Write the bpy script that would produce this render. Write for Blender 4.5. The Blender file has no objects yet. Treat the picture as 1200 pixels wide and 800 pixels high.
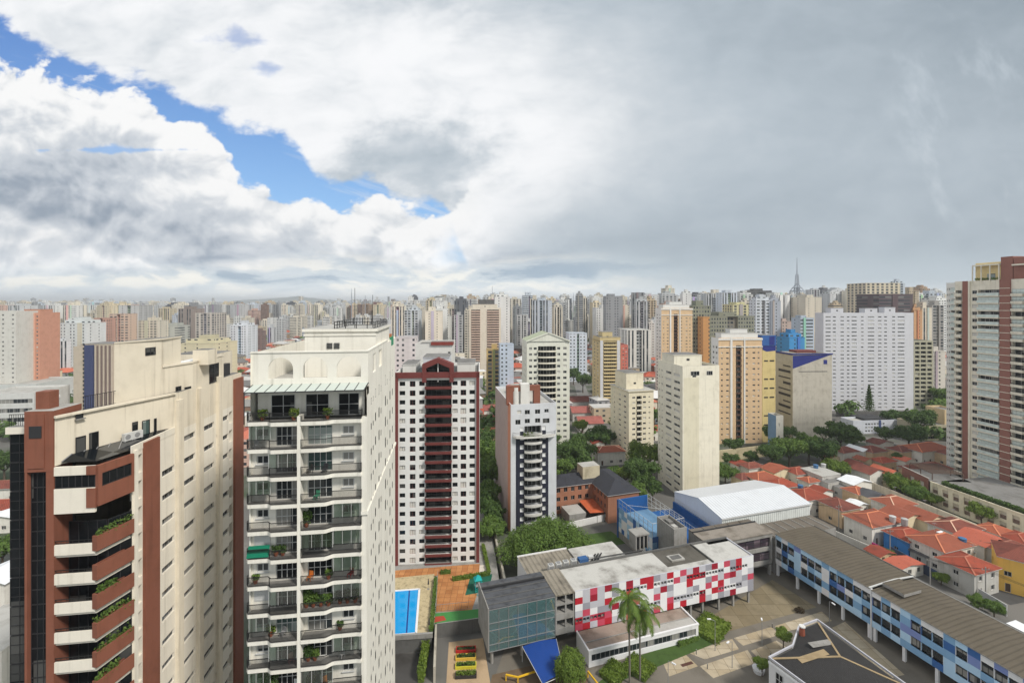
import bpy, bmesh, math, random
from math import sin, cos, tan, pi, radians, sqrt, atan2, floor
from mathutils import Vector, Matrix
R = random.Random(11)
SC = bpy.context.scene
COL = SC.collection
FPX = 526.0          # focal length in pixels of the 1200 px wide photograph
HC = 70.0            # camera height above the street

# ------------------------------------------------------------------ camera
cam_data = bpy.data.cameras.new('camera')
cam = bpy.data.objects.new('camera', cam_data)
COL.objects.link(cam)
cam.location = (0, 0, HC)
cam.rotation_euler = (radians(90), 0, 0)
cam_data.sensor_width = 36.0
cam_data.lens = 36.0 * FPX / 1200.0
cam_data.shift_y = -45.0 / 1200.0
cam_data.clip_start = 0.5
cam_data.clip_end = 60000
SC.camera = cam

# ------------------------------------------------------------------ exposure
EXPO = 1.3
SKY_STRENGTH = 0.1
SC.view_settings.view_transform = 'Standard'
SC.view_settings.look = 'None'
SC.view_settings.exposure = EXPO
SC.view_settings.gamma = 1.0
SC.view_settings.use_curve_mapping = False
SC.cycles.use_denoising = True
SC.cycles.max_bounces = 5
SC.cycles.diffuse_bounces = 3
SC.cycles.glossy_bounces = 2
SC.cycles.transmission_bounces = 3
SC.cycles.volume_bounces = 0
SC.cycles.transparent_max_bounces = 6
SC.cycles.caustics_reflective = False
SC.cycles.caustics_refractive = False

# ------------------------------------------------------------------ sun
SUN_EL, SUN_AZ = radians(47), radians(128)     # azimuth clockwise from +Y: behind the camera, to the right
sd = bpy.data.lights.new('sun', 'SUN')
sd.energy = 1.5
sd.angle = radians(10)
sd.color = (1.0, 0.95, 0.88)
sun = bpy.data.objects.new('sun', sd)
COL.objects.link(sun)
sdir = Vector((sin(SUN_AZ) * cos(SUN_EL), cos(SUN_AZ) * cos(SUN_EL), sin(SUN_EL)))
sun.rotation_euler = sdir.to_track_quat('Z', 'Y').to_euler()
sun.location = (0, -50, 300)


# ------------------------------------------------------------------ node expression helper
def lin(c):
    return c / 12.92 if c <= 0.04045 else ((c + 0.055) / 1.055) ** 2.4


def srgb(r, g, b):
    return (lin(r / 255), lin(g / 255), lin(b / 255))


class X:
    """A node socket that can be used in arithmetic."""
    def __init__(s, nt, sock):
        s.nt, s.s = nt, sock

    def _m(s, op, *a, clamp=False):
        n = s.nt.nodes.new('ShaderNodeMath')
        n.operation = op
        n.use_clamp = clamp
        for i, v in enumerate((s,) + a):
            if isinstance(v, X):
                s.nt.links.new(v.s, n.inputs[i])
            else:
                n.inputs[i].default_value = v
        return X(s.nt, n.outputs[0])

    def __add__(s, o): return s._m('ADD', o)
    __radd__ = __add__
    def __mul__(s, o): return s._m('MULTIPLY', o)
    __rmul__ = __mul__
    def __sub__(s, o): return s._m('SUBTRACT', o)
    def __rsub__(s, o): return (s * -1.0) + o
    def __truediv__(s, o): return s._m('DIVIDE', o)
    def clamp(s): return s._m('ADD', 0.0, clamp=True)
    def max(s, o): return s._m('MAXIMUM', o)
    def min(s, o): return s._m('MINIMUM', o)
    def abs(s): return s._m('ABSOLUTE')
    def floor(s): return s._m('FLOOR')
    def fract(s): return s._m('FRACT')
    def gt(s, o): return s._m('GREATER_THAN', o)
    def lt(s, o): return s._m('LESS_THAN', o)
    def pow(s, o): return s._m('POWER', o)
    def exp(s): return s._m('EXPONENT')

    def step(s, a, b):
        """smoothstep from a (0) to b (1)"""
        n = s.nt.nodes.new('ShaderNodeMapRange')
        n.interpolation_type = 'SMOOTHSTEP'
        s.nt.links.new(s.s, n.inputs[0])
        n.inputs[1].default_value = a
        n.inputs[2].default_value = b
        return X(s.nt, n.outputs[0])

    def curve(s, pts, lo, hi):
        """piecewise curve through (x, y) points, x within lo..hi, y within -1..1"""
        n = s.nt.nodes.new('ShaderNodeFloatCurve')
        c = n.mapping.curves[0]
        n.mapping.use_clip = False
        q = [((a - lo) / (hi - lo), b) for a, b in pts]
        while len(c.points) < len(q):
            c.points.new(0.5, 0.5)
        for p, (a, b) in zip(c.points, q):
            p.location = (a, b)
            p.handle_type = 'AUTO_CLAMPED'
        n.mapping.update()
        t = (s - lo) / (hi - lo)
        s.nt.links.new(t.clamp().s, n.inputs['Value'])
        return X(s.nt, n.outputs[0])


def vec(nt, x, y, z):
    n = nt.nodes.new('ShaderNodeCombineXYZ')
    for i, v in enumerate((x, y, z)):
        if isinstance(v, X):
            nt.links.new(v.s, n.inputs[i])
        else:
            n.inputs[i].default_value = v
    return n.outputs[0]


def noise(nt, v, scale, detail=4, rough=0.55, dist=0.0, lac=2.0, dims='3D'):
    n = nt.nodes.new('ShaderNodeTexNoise')
    n.noise_dimensions = dims
    nt.links.new(v, n.inputs['Vector'])
    n.inputs['Scale'].default_value = scale
    n.inputs['Detail'].default_value = detail
    n.inputs['Roughness'].default_value = rough
    n.inputs['Distortion'].default_value = dist
    n.inputs['Lacunarity'].default_value = lac
    return X(nt, n.outputs[0])


def puff(nt, v, scale, detail=4, rough=0.5):
    n = nt.nodes.new('ShaderNodeTexVoronoi')
    n.feature = 'F1'
    n.voronoi_dimensions = '2D'
    n.normalize = True
    nt.links.new(v, n.inputs['Vector'])
    n.inputs['Scale'].default_value = scale
    n.inputs['Detail'].default_value = detail
    n.inputs['Roughness'].default_value = rough
    return 1.0 - X(nt, n.outputs['Distance'])


def mixc(nt, f, a, b):
    n = nt.nodes.new('ShaderNodeMix')
    n.data_type = 'RGBA'
    n.clamp_factor = True
    if isinstance(f, X):
        nt.links.new(f.s, n.inputs[0])
    else:
        n.inputs[0].default_value = f
    for i, v in ((6, a), (7, b)):
        if isinstance(v, tuple):
            n.inputs[i].default_value = (v[0], v[1], v[2], 1)
        else:
            nt.links.new(v, n.inputs[i])
    return n.outputs[2]


# ------------------------------------------------------------------ world: sky with broken cloud
def build_world():
    w = bpy.data.worlds.new('World')
    SC.world = w
    w.use_nodes = True
    nt = w.node_tree
    nt.nodes.clear()
    out = nt.nodes.new('ShaderNodeOutputWorld')
    bg = nt.nodes.new('ShaderNodeBackground')
    bg.inputs[1].default_value = SKY_STRENGTH
    nt.links.new(bg.outputs[0], out.inputs[0])
    sky = nt.nodes.new('ShaderNodeTexSky')
    sky.sky_type = 'NISHITA'
    sky.sun_disc = False
    sky.sun_elevation = SUN_EL
    sky.sun_rotation = SUN_AZ
    sky.altitude = 800
    sky.air_density = 1.3
    sky.dust_density = 0.6
    sky.ozone_density = 2.0
    tc = nt.nodes.new('ShaderNodeTexCoord')
    sep = nt.nodes.new('ShaderNodeSeparateXYZ')
    nt.links.new(tc.outputs['Generated'], sep.inputs[0])
    dx, dy, dz = (X(nt, sep.outputs[i]) for i in range(3))
    yy = dy.abs().max(0.22)
    u = dx / yy
    v = (dz / yy).max(0.0)
    PFM = 0.55
    k = SKY_STRENGTH * 2 ** EXPO

    def cc(r, g, b):          # the radiance of cloud that shows as this value
        a = srgb(r, g, b)
        return (a[0] / k, a[1] / k, a[2] / k)
    P = lambda x: (x - 600) / FPX
    Q = lambda y: (355 - y) / FPX
    # warped coordinates: cloud stretched along the horizon
    N = lambda x, y, sc, det, ro=0.55, di=0.0: noise(nt, vec(nt, x, y, 0.0), sc, det, ro, di, dims='2D')
    warp = N(u, v * 1.5, 2.2, 3)
    warp2 = N(u + 7.3, v * 1.5 + 3.1, 2.2, 3)
    pu = u + (warp - 0.5) * 0.22
    pv = v + (warp2 - 0.5) * 0.10
    big = N(pu + 4.1, pv * 1.7 + 2.0, 2.6, 5, 0.55)
    fine = N(pu * 0.9 + pv * 0.6 + 8.2, pv * 1.8 - pu * 0.4, 4.2, 7, 0.58)
    fine_up = N(pu * 0.9 + pv * 0.6 + 8.18, pv * 1.8 - pu * 0.4 + 0.05, 4.2, 7, 0.58)
    pf = puff(nt, vec(nt, pu, pv * 1.35 + 2.0, 0.0), 7.0, 4, 0.5)
    pf_up = puff(nt, vec(nt, pu - 0.012, pv * 1.35 + 2.03, 0.0), 7.0, 4, 0.5)
    relief = (pf - pf_up) * 3.0                       # lit from above
    lacy = N(u + 3.3, v * 1.6, 11, 6, 0.6)
    # ---- edges of the blue gap
    top_px = [(-200, -40), (0, 22), (60, 62), (130, 86), (200, 112), (260, 136), (305, 150), (340, 163), (360, 190),
              (385, 219), (430, 215), (470, 231), (515, 244), (540, 290), (570, 340), (640, 355)]
    bot_px = [(-200, 70), (0, 90), (50, 99), (110, 118), (190, 141), (240, 163), (268, 192), (292, 234), (325, 241), (365, 234),
              (400, 249), (440, 246), (470, 260), (520, 250), (560, 225), (640, 180)]
    ftop = u.curve([(P(a), Q(b)) for a, b in top_px], -1.6, 0.2)
    fbot = u.curve([(P(a), Q(b)) for a, b in bot_px], -1.6, 0.2)
    a_top = (v - ftop + (lacy - 0.5) * 0.10 + (fine - 0.5) * 0.05).step(-0.012, 0.022)
    a_bot = (fbot - v + (pf - PFM) * 0.16 + (lacy - 0.5) * 0.08).step(-0.006, 0.012)
    # small breaks of blue
    hole = ((u - P(275)) * 9.0).abs() + ((v - Q(48)) * 22.0).abs()
    hole2 = ((u - P(315)) * 11.0).abs() + ((v - Q(80)) * 26.0).abs()
    a_top = (a_top - (0.75 - hole.min(hole2) + (lacy - 0.5) * 2.4).step(0.0, 0.9) * 0.55).clamp()
    slit = ((u - P(130)) * 4.5).abs() + ((v - Q(176)) * 60.0).abs()
    a_bot = (a_bot - (0.75 - slit + (lacy - 0.5) * 2.2).step(0.0, 0.5) * 0.8).clamp()
    # wisps crossing the gap
    wisp = N(u * 1.0 + v * 1.6 + 6.6, v * 6.0 + u * 2.0, 5.0, 5, 0.6)
    wisp = wisp.step(0.58, 0.78) * 0.55

    # ---- colour of the blue
    el = v
    blue = mixc(nt, el.step(0.10, 0.7), cc(116, 168, 222), cc(48, 106, 186))
    nishi = nt.nodes.new('ShaderNodeMix')
    nishi.data_type = 'RGBA'
    nishi.inputs[0].default_value = 0.75
    nt.links.new(sky.outputs[0], nishi.inputs[6])
    nt.links.new(blue, nishi.inputs[7])
    col = mixc(nt, wisp, nishi.outputs[2], cc(226, 232, 240))

    # ---- upper sheet: bright at the left and centre, grey to the right
    shade = u.curve([(-1.6, 0.90), (P(0), 0.90), (P(300), 0.88), (P(480), 0.82), (P(600), 0.70), (P(720), 0.58),
                     (P(900), 0.44), (P(1100), 0.36), (1.6, 0.32)], -1.6, 1.6)
    glow = (((u - P(575)) * 2.6).pow(2.0) + ((v - Q(160)) * 3.6).pow(2.0))
    glow = (glow * -1.0).exp() * 0.30
    topdark = v.step(0.42, 0.75) * ((u - P(330)).step(-0.4, 0.9)) * 0.16
    amp = u.curve([(-1.6, 1.0), (P(500), 1.0), (P(640), 0.75), (P(760), 0.42), (P(1200), 0.34), (1.6, 0.3)], -1.6, 1.6)
    b = shade + glow - topdark + ((fine - 0.5) * 0.26 + (fine - fine_up) * 0.45 + (lacy - 0.5) * 0.18 + (big - 0.5) * 0.62) * amp
    # the dark belly over the centre
    belly = (((u - P(505)) * 4.6).pow(2.0) + ((v - Q(192)) * 9.0).pow(2.0) + (big - 0.5) * 2.4 + (lacy - 0.5) * 1.2)
    belly = (1.2 - belly + (fine - 0.5) * 0.9).step(-0.5, 1.2)
    b = b - belly * 0.50
    b = b - (1.0 - v.step(0.06, 0.36)) * u.step(P(520), P(640)) * (1.0 - u.step(P(760), P(980))) * 0.30
    # brighter rags at the far right
    rag = N(u * 1.4 + 9.7, v * 1.2 + u * 0.8, 4.6, 6, 0.6).step(0.54, 0.76) * (u - P(960)).step(0.0, 0.30) * (v - 0.08).step(0.0, 0.15)
    b = b + rag * 0.22
    b = b.max(0.0).min(1.3)
    sheet = mixc(nt, b.step(0.0, 0.55), cc(142, 156, 167), cc(186, 197, 206))
    sheet = mixc(nt, b.step(0.40, 1.10), sheet, cc(250, 251, 253))
    col = mixc(nt, a_top, col, sheet)

    # ---- lower cumulus bank: white tops, grey bellies
    dep = fbot - v
    lowb = dep.curve([(-0.1, 0.92), (0.0, 0.96), (0.05, 0.84), (0.12, 0.60), (0.19, 0.40), (0.25, 0.24), (0.30, 0.40), (0.36, 0.66), (0.5, 0.6)], -0.1, 0.5)
    b2 = lowb + relief * 0.55 + (big - 0.5) * 0.75 + (lacy - 0.5) * 0.10 + (fine - fine_up) * 0.12
    b2 = (b2 - (u - P(470)).step(-0.1, 0.5) * 0.08).clamp()
    bank = mixc(nt, b2.step(-0.05, 0.60), cc(150, 163, 178), cc(208, 214, 221))
    bank = mixc(nt, b2.step(0.50, 0.98), bank, cc(252, 252, 252))
    # only to the left of the grey rain sheet
    a_bank = a_bot * (1.0 - (u + (fine - 0.5) * 0.3 + (big - 0.5) * 0.5).step(P(540), P(660)))
    col = mixc(nt, a_bank, col, bank)

    # ---- low cloud lines above the skyline
    ln = N(pu * 1.2 + 7.7, pv * 5.0, 3.4, 6, 0.6)
    lnu = N(pu * 1.2 + 7.7, pv * 5.0 + 0.10, 3.4, 6, 0.6)
    b3 = (0.55 + (ln - 0.5) * 1.7 + (ln - lnu) * 1.6 - (u - P(680)).step(-0.1, 0.35) * 0.30).clamp()
    low = mixc(nt, b3.step(0.05, 0.55), cc(158, 176, 192), cc(204, 214, 220))
    low = mixc(nt, b3.step(0.55, 0.95), low, cc(244, 242, 234))
    a_low = (1.0 - (v + (big - 0.5) * 0.10).step(0.05, 0.115)) * (1.0 - (u + (big - 0.5) * 0.4).step(P(700), P(860)))
    col = mixc(nt, a_low, col, low)
    # pale band at the right horizon, hazy strip everywhere
    rb = (1.0 - (v + (big - 0.5) * 0.07).step(0.06, 0.125)) * (u + (fine - 0.5) * 0.3).step(P(660), P(800))
    col = mixc(nt, rb * 0.8, col, cc(178, 190, 198))
    hz = 1.0 - v.step(0.0, 0.055)
    col = mixc(nt, hz * 0.85, col, cc(232, 238, 242))
    lift = nt.nodes.new('ShaderNodeVectorMath')
    lift.operation = 'SCALE'
    nt.links.new(col, lift.inputs[0])
    nt.links.new((1.0 + (1.0 - v.step(0.0, 0.16)) * 0.30).s, lift.inputs['Scale'])
    nt.links.new(lift.outputs[0], bg.inputs[0])
    w.cycles.sampling_method = 'MANUAL'
    w.cycles.sample_map_resolution = 512


build_world()
# ------------------------------------------------------------------ materials
MATS = {}


def new_mat(name):
    m = bpy.data.materials.new(name)
    m.use_nodes = True
    nt = m.node_tree
    p = nt.nodes['Principled BSDF']
    p.inputs['Specular IOR Level'].default_value = 0.3
    return m, nt, p


def objcoord(nt, which='Object'):
    n = nt.nodes.new('ShaderNodeTexCoord')
    return n.outputs[which]


def mapped(nt, v, sx, sy, sz):
    n = nt.nodes.new('ShaderNodeMapping')
    n.inputs['Scale'].default_value = (sx, sy, sz)
    nt.links.new(v, n.inputs['Vector'])
    return n.outputs[0]


def plain(name, c, rough=0.7, metal=0.0, stain=0.0, spec=0.3, streak=0.0, scale=0.35, grain=0.0, stainc=None):
    """a painted or cast surface with blotches, rain streaks and fine grain of its own"""
    if name in MATS:
        return MATS[name]
    m, nt, p = new_mat(name)
    p.inputs['Roughness'].default_value = rough
    p.inputs['Metallic'].default_value = metal
    p.inputs['Specular IOR Level'].default_value = spec
    col = c
    if stain or streak or grain:
        co = objcoord(nt)
        dark = stainc or tuple(x * 0.45 * t for x, t in zip(c, (1.0, 0.95, 0.85)))
        f = None
        if stain:
            f = noise(nt, co, scale, 5, 0.62).step(0.42, 0.78) * stain
        if streak:
            g = noise(nt, mapped(nt, co, 1.6, 1.6, 0.06), 1.0, 4, 0.6).step(0.50, 0.80) * streak
            f = g if f is None else f + g
        if grain:
            g = (noise(nt, co, 5.0, 3, 0.7) - 0.5) * grain
            f = g if f is None else f + g
        col = mixc(nt, f.clamp(), c, dark)
        nt.links.new(col, p.inputs['Base Color'])
    else:
        p.inputs['Base Color'].default_value = (*c, 1)
    MATS[name] = m
    return m


def glass_mat(name, base=(0.02, 0.026, 0.03), curtain=(0.36, 0.35, 0.32), amount=0.35, rough=0.08, spec=0.4):
    """window glass over a dark room; some rooms have pale curtains or blinds behind the pane"""
    if name in MATS:
        return MATS[name]
    m, nt, p = new_mat(name)
    oi = nt.nodes.new('ShaderNodeObjectInfo')
    geo = nt.nodes.new('ShaderNodeNewGeometry')
    pos = mapped(nt, geo.outputs['Position'], 0.55, 0.55, 0.36)
    sn = nt.nodes.new('ShaderNodeVectorMath')
    sn.operation = 'FLOOR'
    nt.links.new(pos, sn.inputs[0])
    wn = nt.nodes.new('ShaderNodeTexWhiteNoise')
    nt.links.new(sn.outputs[0], wn.inputs['Vector'])
    r = (X(nt, oi.outputs['Random']) + X(nt, wn.outputs['Value'])).fract()
    f = r.step(1.0 - amount, 1.0 - amount * 0.35)
    f = f * 0.75
    nt.links.new(mixc(nt, f, base, curtain), p.inputs['Base Color'])
    p.inputs['Roughness'].default_value = rough
    p.inputs['Specular IOR Level'].default_value = spec
    MATS[name] = m
    return m


def tile_mat(name, c, c2=None, rows=0.32, dirt=0.55):
    """clay roof tile in courses, weathered"""
    if name in MATS:
        return MATS[name]
    m, nt, p = new_mat(name)
    co = objcoord(nt)
    c2 = c2 or tuple(x * 0.5 for x in c)
    a = noise(nt, co, 0.45, 6, 0.65).step(0.40, 0.75) * dirt
    b = (noise(nt, co, 4.0, 3, 0.7) - 0.5) * 0.7
    w = nt.nodes.new('ShaderNodeTexWave')
    w.wave_type = 'BANDS'
    w.bands_direction = 'DIAGONAL'
    w.inputs['Scale'].default_value = 1.0 / rows / 3
    nt.links.new(mapped(nt, co, 1, 1, 0.2), w.inputs['Vector'])
    f = (a + b + X(nt, w.outputs['Fac']) * 0.34).clamp()
    oi = nt.nodes.new('ShaderNodeObjectInfo')
    aged = mixc(nt, (X(nt, oi.outputs['Random']) * 0.7).clamp(), c, tuple(x * t for x, t in zip(c, (0.62, 0.70, 0.85))))
    moss = noise(nt, co, 1.1, 5, 0.7).step(0.56, 0.72) * 0.5
    nt.links.new(mixc(nt, moss, mixc(nt, f, aged, c2), (0.06, 0.05, 0.04)), p.inputs['Base Color'])
    p.inputs['Roughness'].default_value = 0.85
    bp = nt.nodes.new('ShaderNodeBump')
    bp.inputs['Strength'].default_value = 0.6
    bp.inputs['Distance'].default_value = 0.12
    nt.links.new(w.outputs['Fac'], bp.inputs['Height'])
    nt.links.new(bp.outputs[0], p.inputs['Normal'])
    MATS[name] = m
    return m


def rib_mat(name, c, pitch, axis='x', depth=0.25, rough=0.5, stain=0.3):
    """ribbed sheet metal or fibre cement: real ribs are finer than the mesh, so they are in the bump and the colour"""
    if name in MATS:
        return MATS[name]
    m, nt, p = new_mat(name)
    co = objcoord(nt)
    sep = nt.nodes.new('ShaderNodeSeparateXYZ')
    nt.links.new(co, sep.inputs[0])
    t = X(nt, sep.outputs['xyz'.index(axis)]) / pitch
    w = ((t.fract() - 0.5).abs() * 2.0).step(0.15, 0.55)
    a = noise(nt, co, 0.3, 6, 0.65).step(0.42, 0.8) * stain
    g = (noise(nt, mapped(nt, co, 2.0, 0.3, 0.3) if axis == 'x' else mapped(nt, co, 0.3, 2.0, 0.3), 1.0, 4, 0.6) - 0.45) * stain * 0.9
    f = (a + g + (1.0 - w) * 0.30).clamp()  # grooves between the ribs are also darkened in the colour
    nt.links.new(mixc(nt, f, c, tuple(x * 0.45 for x in c)), p.inputs['Base Color'])
    bp = nt.nodes.new('ShaderNodeBump')
    bp.inputs['Strength'].default_value = depth
    bp.inputs['Distance'].default_value = 0.2
    nt.links.new(w.s, bp.inputs['Height'])
    nt.links.new(bp.outputs[0], p.inputs['Normal'])
    p.inputs['Roughness'].default_value = rough
    MATS[name] = m
    return m


def leaf_mat(name, c, c2, trans=0.33):
    if name in MATS:
        return MATS[name]
    m, nt, p = new_mat(name)
    at = nt.nodes.new('ShaderNodeAttribute')
    at.attribute_name = 'tone'
    f = X(nt, at.outputs['Fac'])
    oi = nt.nodes.new('ShaderNodeObjectInfo')
    cl = (noise(nt, objcoord(nt), 0.75, 3, 0.6) - 0.36) * 1.5
    f = (f * 0.5 + cl * 0.55 + X(nt, oi.outputs['Random']) * 0.25).clamp()
    col = mixc(nt, f, c, c2)
    nt.links.new(col, p.inputs['Base Color'])
    p.inputs['Roughness'].default_value = 0.6
    p.inputs['Specular IOR Level'].default_value = 0.25
    tr = nt.nodes.new('ShaderNodeBsdfTranslucent')
    nt.links.new(col, tr.inputs[0])
    mx = nt.nodes.new('ShaderNodeMixShader')
    mx.inputs[0].default_value = trans
    out = nt.nodes['Material Output']
    nt.links.new(p.outputs[0], mx.inputs[1])
    nt.links.new(tr.outputs[0], mx.inputs[2])
    nt.links.new(mx.outputs[0], out.inputs[0])
    MATS[name] = m
    return m


def city_mat():
    """far facades: rows of real-size windows in metres, wall colour and window pitch carried per face"""
    m, nt, p = new_mat('far_facade')
    uvn = nt.nodes.new('ShaderNodeUVMap')
    uvn.uv_map = 'metres'
    sep = nt.nodes.new('ShaderNodeSeparateXYZ')
    nt.links.new(uvn.outputs[0], sep.inputs[0])
    u, v = X(nt, sep.outputs[0]), X(nt, sep.outputs[1])
    ac = nt.nodes.new('ShaderNodeAttribute')
    ac.attribute_name = 'col'
    ap = nt.nodes.new('ShaderNodeAttribute')
    ap.attribute_name = 'pat'
    sp = nt.nodes.new('ShaderNodeSeparateXYZ')
    nt.links.new(ap.outputs['Vector'], sp.inputs[0])
    pu, wu, wv = X(nt, sp.outputs[0]) * 10.0, X(nt, sp.outputs[1]), X(nt, sp.outputs[2])
    st = 2.95
    cu, cv = u / pu, v / st
    iu = (cu.fract() - 0.5).abs() * 2.0
    iv = (cv.fract() - 0.5).abs() * 2.0
    # every third bay is closed on some walls
    bay = ((cu / 3.0).fract() * 3.0).floor()
    shut = bay.gt(1.5) * (wu * 97.0).fract().gt(0.45)
    mask = iu.lt(wu) * iv.lt(wv) * (1.0 - shut)
    mask = mask * u.gt(-50.0)
    wn = nt.nodes.new('ShaderNodeTexWhiteNoise')
    wn.noise_dimensions = '3D'
    nt.links.new(vec(nt, cu.floor(), cv.floor(), wu * 50.0), wn.inputs['Vector'])
    rnd = X(nt, wn.outputs['Value'])
    glass = mixc(nt, rnd.step(0.45, 1.0), (0.035, 0.042, 0.05), (0.20, 0.20, 0.19))
    geo = nt.nodes.new('ShaderNodeNewGeometry')
    st_f = noise(nt, mapped(nt, geo.outputs['Position'], 0.12, 0.12, 0.025), 1.0, 4, 0.6).step(0.4, 0.8) * 0.28
    slab = (cv.fract()).lt(0.10) * 0.16
    wall = mixc(nt, (st_f + slab).clamp(), ac.outputs['Color'], (0.16, 0.155, 0.14))
    col = mixc(nt, mask, wall, glass)
    nt.links.new(col, p.inputs['Base Color'])
    nt.links.new((0.75 - mask * 0.55).s, p.inputs['Roughness'])
    MATS['far_facade'] = m
    return m


def see_glass(name, tint, refl=0.16):
    """clear glazing: tinted see-through with a mirror share that grows at grazing angles"""
    m, nt, p = new_mat(name)
    nt.nodes.remove(p)
    t = nt.nodes.new('ShaderNodeBsdfTransparent')
    t.inputs[0].default_value = (*tint, 1)
    g = nt.nodes.new('ShaderNodeBsdfGlossy')
    g.inputs['Roughness'].default_value = 0.03
    mx = nt.nodes.new('ShaderNodeMixShader')
    fr = nt.nodes.new('ShaderNodeFresnel')
    fr.inputs[0].default_value = 1.6
    nt.links.new((X(nt, fr.outputs[0]) + refl * 0.5).clamp().s, mx.inputs[0])
    nt.links.new(t.outputs[0], mx.inputs[1])
    nt.links.new(g.outputs[0], mx.inputs[2])
    nt.links.new(mx.outputs[0], nt.nodes['Material Output'].inputs[0])
    MATS[name] = m
    return m


# ------------------------------------------------------------------ mesh building
class MB:
    def __init__(s):
        s.v, s.f, s.m, s.mats = [], [], [], []

    def mi(s, mat):
        if mat not in s.mats:
            s.mats.append(mat)
        return s.mats.index(mat)

    def face(s, pts, mat):
        i = len(s.v)
        s.v += [tuple(p) for p in pts]
        s.f.append(tuple(range(i, i + len(pts))))
        s.m.append(s.mi(mat))

    def box(s, x0, y0, z0, x1, y1, z1, mat, top=None, nobottom=False):
        a = [(x0, y0), (x1, y0), (x1, y1), (x0, y1)]
        s.prism(a, z0, z1, mat, top, nobottom)

    def prism(s, poly, z0, z1, mat, top=None, nobottom=False):
        i = len(s.v)
        n = len(poly)
        s.v += [(x, y, z0) for x, y in poly] + [(x, y, z1) for x, y in poly]
        k = s.mi(mat)
        for a in range(n):
            b = (a + 1) % n
            s.f.append((i + a, i + b, i + n + b, i + n + a))
            s.m.append(k)
        s.f.append(tuple(range(i + n, i + 2 * n)))
        s.m.append(s.mi(top or mat))
        if not nobottom:
            s.f.append(tuple(range(i + n - 1, i - 1, -1)))
            s.m.append(k)

    def tube(s, p, q, r0, mat, r1=None, n=6):
        p, q = Vector(p), Vector(q)
        r1 = r0 if r1 is None else r1
        d = (q - p).normalized()
        a = d.orthogonal().normalized()
        b = d.cross(a)
        i = len(s.v)
        for c, r in ((p, r0), (q, r1)):
            for k in range(n):
                t = 2 * pi * k / n
                s.v.append(tuple(c + a * r * cos(t) + b * r * sin(t)))
        m = s.mi(mat)
        for k in range(n):
            l = (k + 1) % n
            s.f.append((i + k, i + l, i + n + l, i + n + k))
            s.m.append(m)
        s.f.append(tuple(range(i + n - 1, i - 1, -1)))
        s.f.append(tuple(range(i + n, i + 2 * n)))
        s.m += [m, m]

    def bar(s, p, q, w, h, mat):
        """rectangular bar from p to q, w wide across, h high"""
        p, q = Vector(p), Vector(q)
        d = (q - p).normalized()
        a = d.cross(Vector((0, 0, 1)))
        a = a.normalized() if a.length > 1e-4 else Vector((1, 0, 0))
        b = a.cross(d)
        i = len(s.v)
        for c in (p, q):
            for sa, sb in ((-1, -1), (1, -1), (1, 1), (-1, 1)):
                s.v.append(tuple(c + a * sa * w / 2 + b * sb * h / 2))
        m = s.mi(mat)
        for f in ((0, 1, 5, 4), (1, 2, 6, 5), (2, 3, 7, 6), (3, 0, 4, 7), (3, 2, 1, 0), (4, 5, 6, 7)):
            s.f.append(tuple(i + k for k in f))
            s.m.append(m)

    def add(s, o, M):
        i = len(s.v)
        s.v += [tuple(M @ Vector(p)) for p in o.v]
        s.f += [tuple(i + k for k in f) for f in o.f]
        s.m += [s.mi(o.mats[k]) for k in o.m]

    def mesh(s, name):
        me = bpy.data.meshes.new(name)
        me.from_pydata(s.v, [], s.f)
        for m in s.mats:
            me.materials.append(m)
        me.polygons.foreach_set('material_index', s.m)
        me.update()
        return me

    def build(s, name, parent=None, loc=None, rotz=None):
        return link(name, s.mesh(name), parent, loc, rotz)


def link(name, me, parent=None, loc=None, rotz=None):
    o = bpy.data.objects.new(name, me)
    COL.objects.link(o)
    if parent is not None:
        o.parent = parent
    if loc is not None:
        o.location = loc
    if rotz is not None:
        o.rotation_euler = (0, 0, rotz)
    return o


def tag(o, label, cat, group=None):
    o['label'] = label
    o['category'] = cat
    if group:
        o['group'] = group
    return o


def thing(name, label, cat, loc=(0, 0, 0), rotz=0.0, group=None):
    o = bpy.data.objects.new(name, None)
    o.empty_display_size = 0.5
    COL.objects.link(o)
    o.location = loc
    o.rotation_euler = (0, 0, rotz)
    return tag(o, label, cat, group)


def structure(o, kind='structure'):
    o['kind'] = kind
    return o


def copy_tree(o, parent=None):
    c = o.copy()
    COL.objects.link(c)
    c.parent = parent
    for ch in list(o.children):
        copy_tree(ch, c)
    return c


# ------------------------------------------------------------------ the photograph's rays, to place things in metres
def K(x):
    return (x - 600.0) / FPX


def gx(x, y, z=0.0):
    """point at height z seen at pixel x, y of the photograph"""
    Y = (HC - z) * FPX / (y - 355.0)
    return Vector((K(x) * Y, Y, z))


def at(x, y, Y):
    return Vector((K(x) * Y, Y, HC - (y - 355.0) / FPX * Y))


def zat(y, Y):
    return HC - (y - 355.0) / FPX * Y


def hit(p, d, x):
    """distance along d from p (2D) to the ray of pixel column x"""
    k = K(x)
    return (k * p[1] - p[0]) / (d[0] - k * d[1])


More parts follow.
